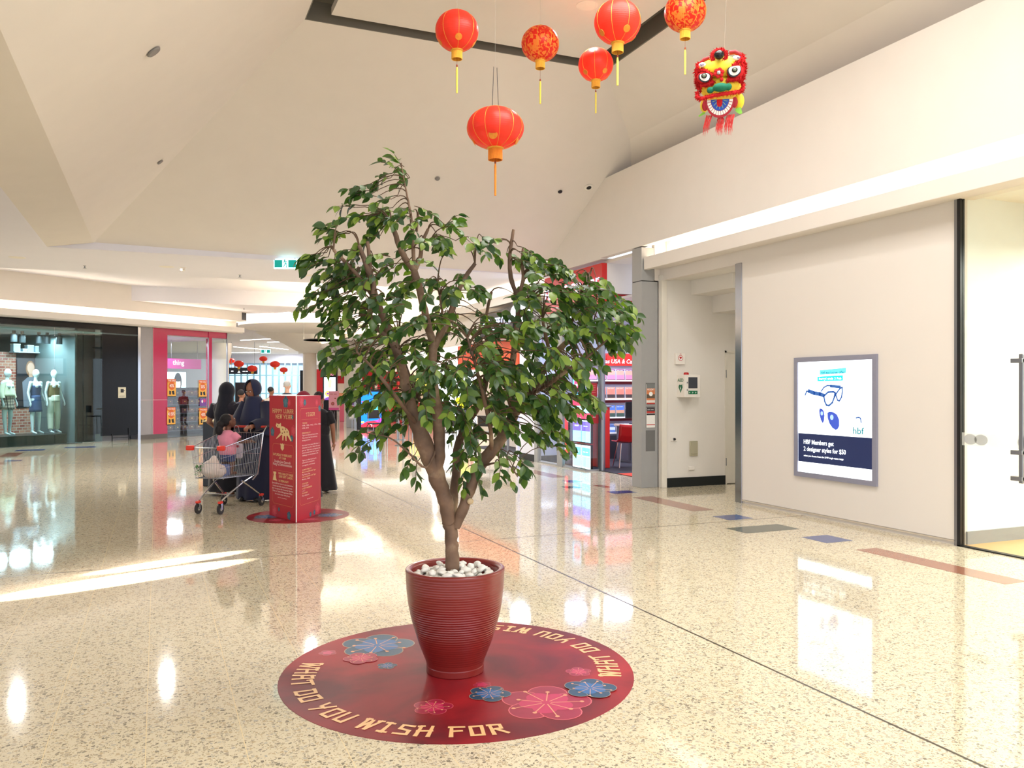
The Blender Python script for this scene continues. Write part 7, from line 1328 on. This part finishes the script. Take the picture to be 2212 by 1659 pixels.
def standing(label, px, tdep, top, skin, topc, botc, hairc, rz=0, stripes=False, hat=None, longskirt=False):
    X0 = at(px, HY, tdep); t = thing('person', label, 'person', (X0.x, X0.y, 0), -YAW + rz); k = top / 1.70; q = MB(); hc = Vector((0, -.02, 1.585)) * 1; R = RotE(.1)
    q.ell((0, 0, 1.22), (.18, .11, .22)); q.ell((0, 0, .96), (.16, .12, .15)); q.tube([(0, 0, 1.38), (0, -.01, 1.5)], [.055, .05], 10); head_geo(q, hc, R)
    for sx in (-1, 1): q.tube([(sx * .09, 0, .92), (sx * .1, -.01, .5), (sx * .1, .02, .08)], [.085, .06, .042], 10); q.tube([(sx * .1, .04, .05), (sx * .11, -.13, .03)], [.04, .03], 10); w_ = Vector((sx * .24, -.06, .84)); q.tube([(sx * .19, 0, 1.36), (sx * .25, .02, 1.1), w_], [.05, .042, .028], 10); hand_geo(q, w_, Vector((0, -.2, -1)), Vector((sx, 0, 0)), .4, 1, sx)
    bd = remesh(q.build('body', skin, t, True), .010, 1); face_parts(bd, hc, R)
    q = MB(); q.ell((0, 0, 1.25), (.21, .135, .18)); q.ell((0, 0, 1.05), (.19, .14, .2)); [q.tube([(sx * .17, 0, 1.36), (sx * .25, .015, 1.16)], [.07, .066], 12) for sx in (-1, 1)]
    m_ = topc
    o = remesh(q.build('top', m_, t, True), .014, 2)
    if longskirt: skirtlike(t, 'skirt', botc, 1.0, .05, .17, .32, .8, 40, .05)
    else: q = MB(); q.ell((0, 0, .95), (.18, .14, .13)); [q.tube([(sx * .09, 0, .92), (sx * .1, -.01, .5), (sx * .1, .02, .1)], [.1, .08, .065], 12) for sx in (-1, 1)]; remesh(q.build('trousers', botc, t, True), .014, 2)
    if hat: q = MB(); q.ell(hc + Vector((0, .015, .02)), (.12, .13, .135)); q.tube([hc + Vector((0, .02, -.04)), Vector((0, .02, 1.38))], [.11, .16], 16); remesh(q.build('headscarf', hat, t, True), .012, 3)
    else: q = MB(); q.ell(hc + Vector((0, .03, .045)), (.086, .088, .085)); remesh(q.build('hair', hairc, t, True), .010, 2)
    for sx in (-1, 1): q = MB(); q.ell((sx * .11, -.06, .04), (.045, .12, .035)); q.build('shoe', M_BLACK, t, True)
    t.scale = (k, k, k); return t
HB, HG = mat('hair_black'), mat('hair_grey', (190, 186, 180), .7, bump=.4, nscale=80)
stp = bpy.data.materials.new('striped_knit'); stp.use_nodes = True; N = stp.node_tree.nodes; L = stp.node_tree.links; tc = N.new('ShaderNodeTexCoord'); wv = N.new('ShaderNodeTexWave'); wv.bands_direction = 'Z'; wv.inputs['Scale'].default_value = 5.5; cr = N.new('ShaderNodeValToRGB'); cr.color_ramp.interpolation = 'CONSTANT'; cr.color_ramp.elements[0].color = lin((220, 222, 226)); cr.color_ramp.elements[1].position = .5; cr.color_ramp.elements[1].color = lin((40, 64, 84)); L.new(tc.outputs['Object'], wv.inputs[0]); L.new(wv.outputs['Fac'], cr.inputs[0]); L.new(cr.outputs[0], N['Principled BSDF'].inputs['Base Color'])
standing('person in maroon headscarf and black skirt behind the red pillar', 672, 11.4, 1.43, SKM, cloth('top_black', (26, 24, 30)), cloth('skirt_black', (22, 20, 28)), HB, 2.6, hat=cloth('scarf_maroon', (130, 24, 48)), longskirt=True).location = (at(655, HY, 11.2).x, at(655, HY, 11.2).y, 0)
standing('person with black hair behind the right edge of red pillar', 689, 12.0, 1.44, SKM, cloth('top_black', (26, 24, 30)), cloth('skirt_black'), HB, 3.0, longskirt=True)
standing('person with grey hair and striped shirt walking away far behind', 620, 19.5, 1.66, SKL, stp, cloth('trousers_grey', (70, 72, 80)), HG, 3.1)
standing('person with dark hair and pale top far behind the robed person', 585, 21, 1.52, SKM, cloth('top_pale', (206, 186, 170)), cloth('trousers_grey'), HB, 2.8)
standing('person in dark navy top between the two headscarfed people', 521, 17, 1.46, SKM, cloth('top_navy', (30, 34, 60)), cloth('trousers_grey'), HB, 2.9)
standing('person in bright yellow top glimpsed through the leaves', 1000, 26, 1.5, SKL, cloth('top_yellow', (226, 230, 40)), cloth('trousers_grey'), HB, .4)
standing('person in red top beside the yellow one behind the leaves', 1013, 27, 1.42, SKL, cloth('top_red', (196, 30, 40)), cloth('trousers_grey'), HB, 2.4)
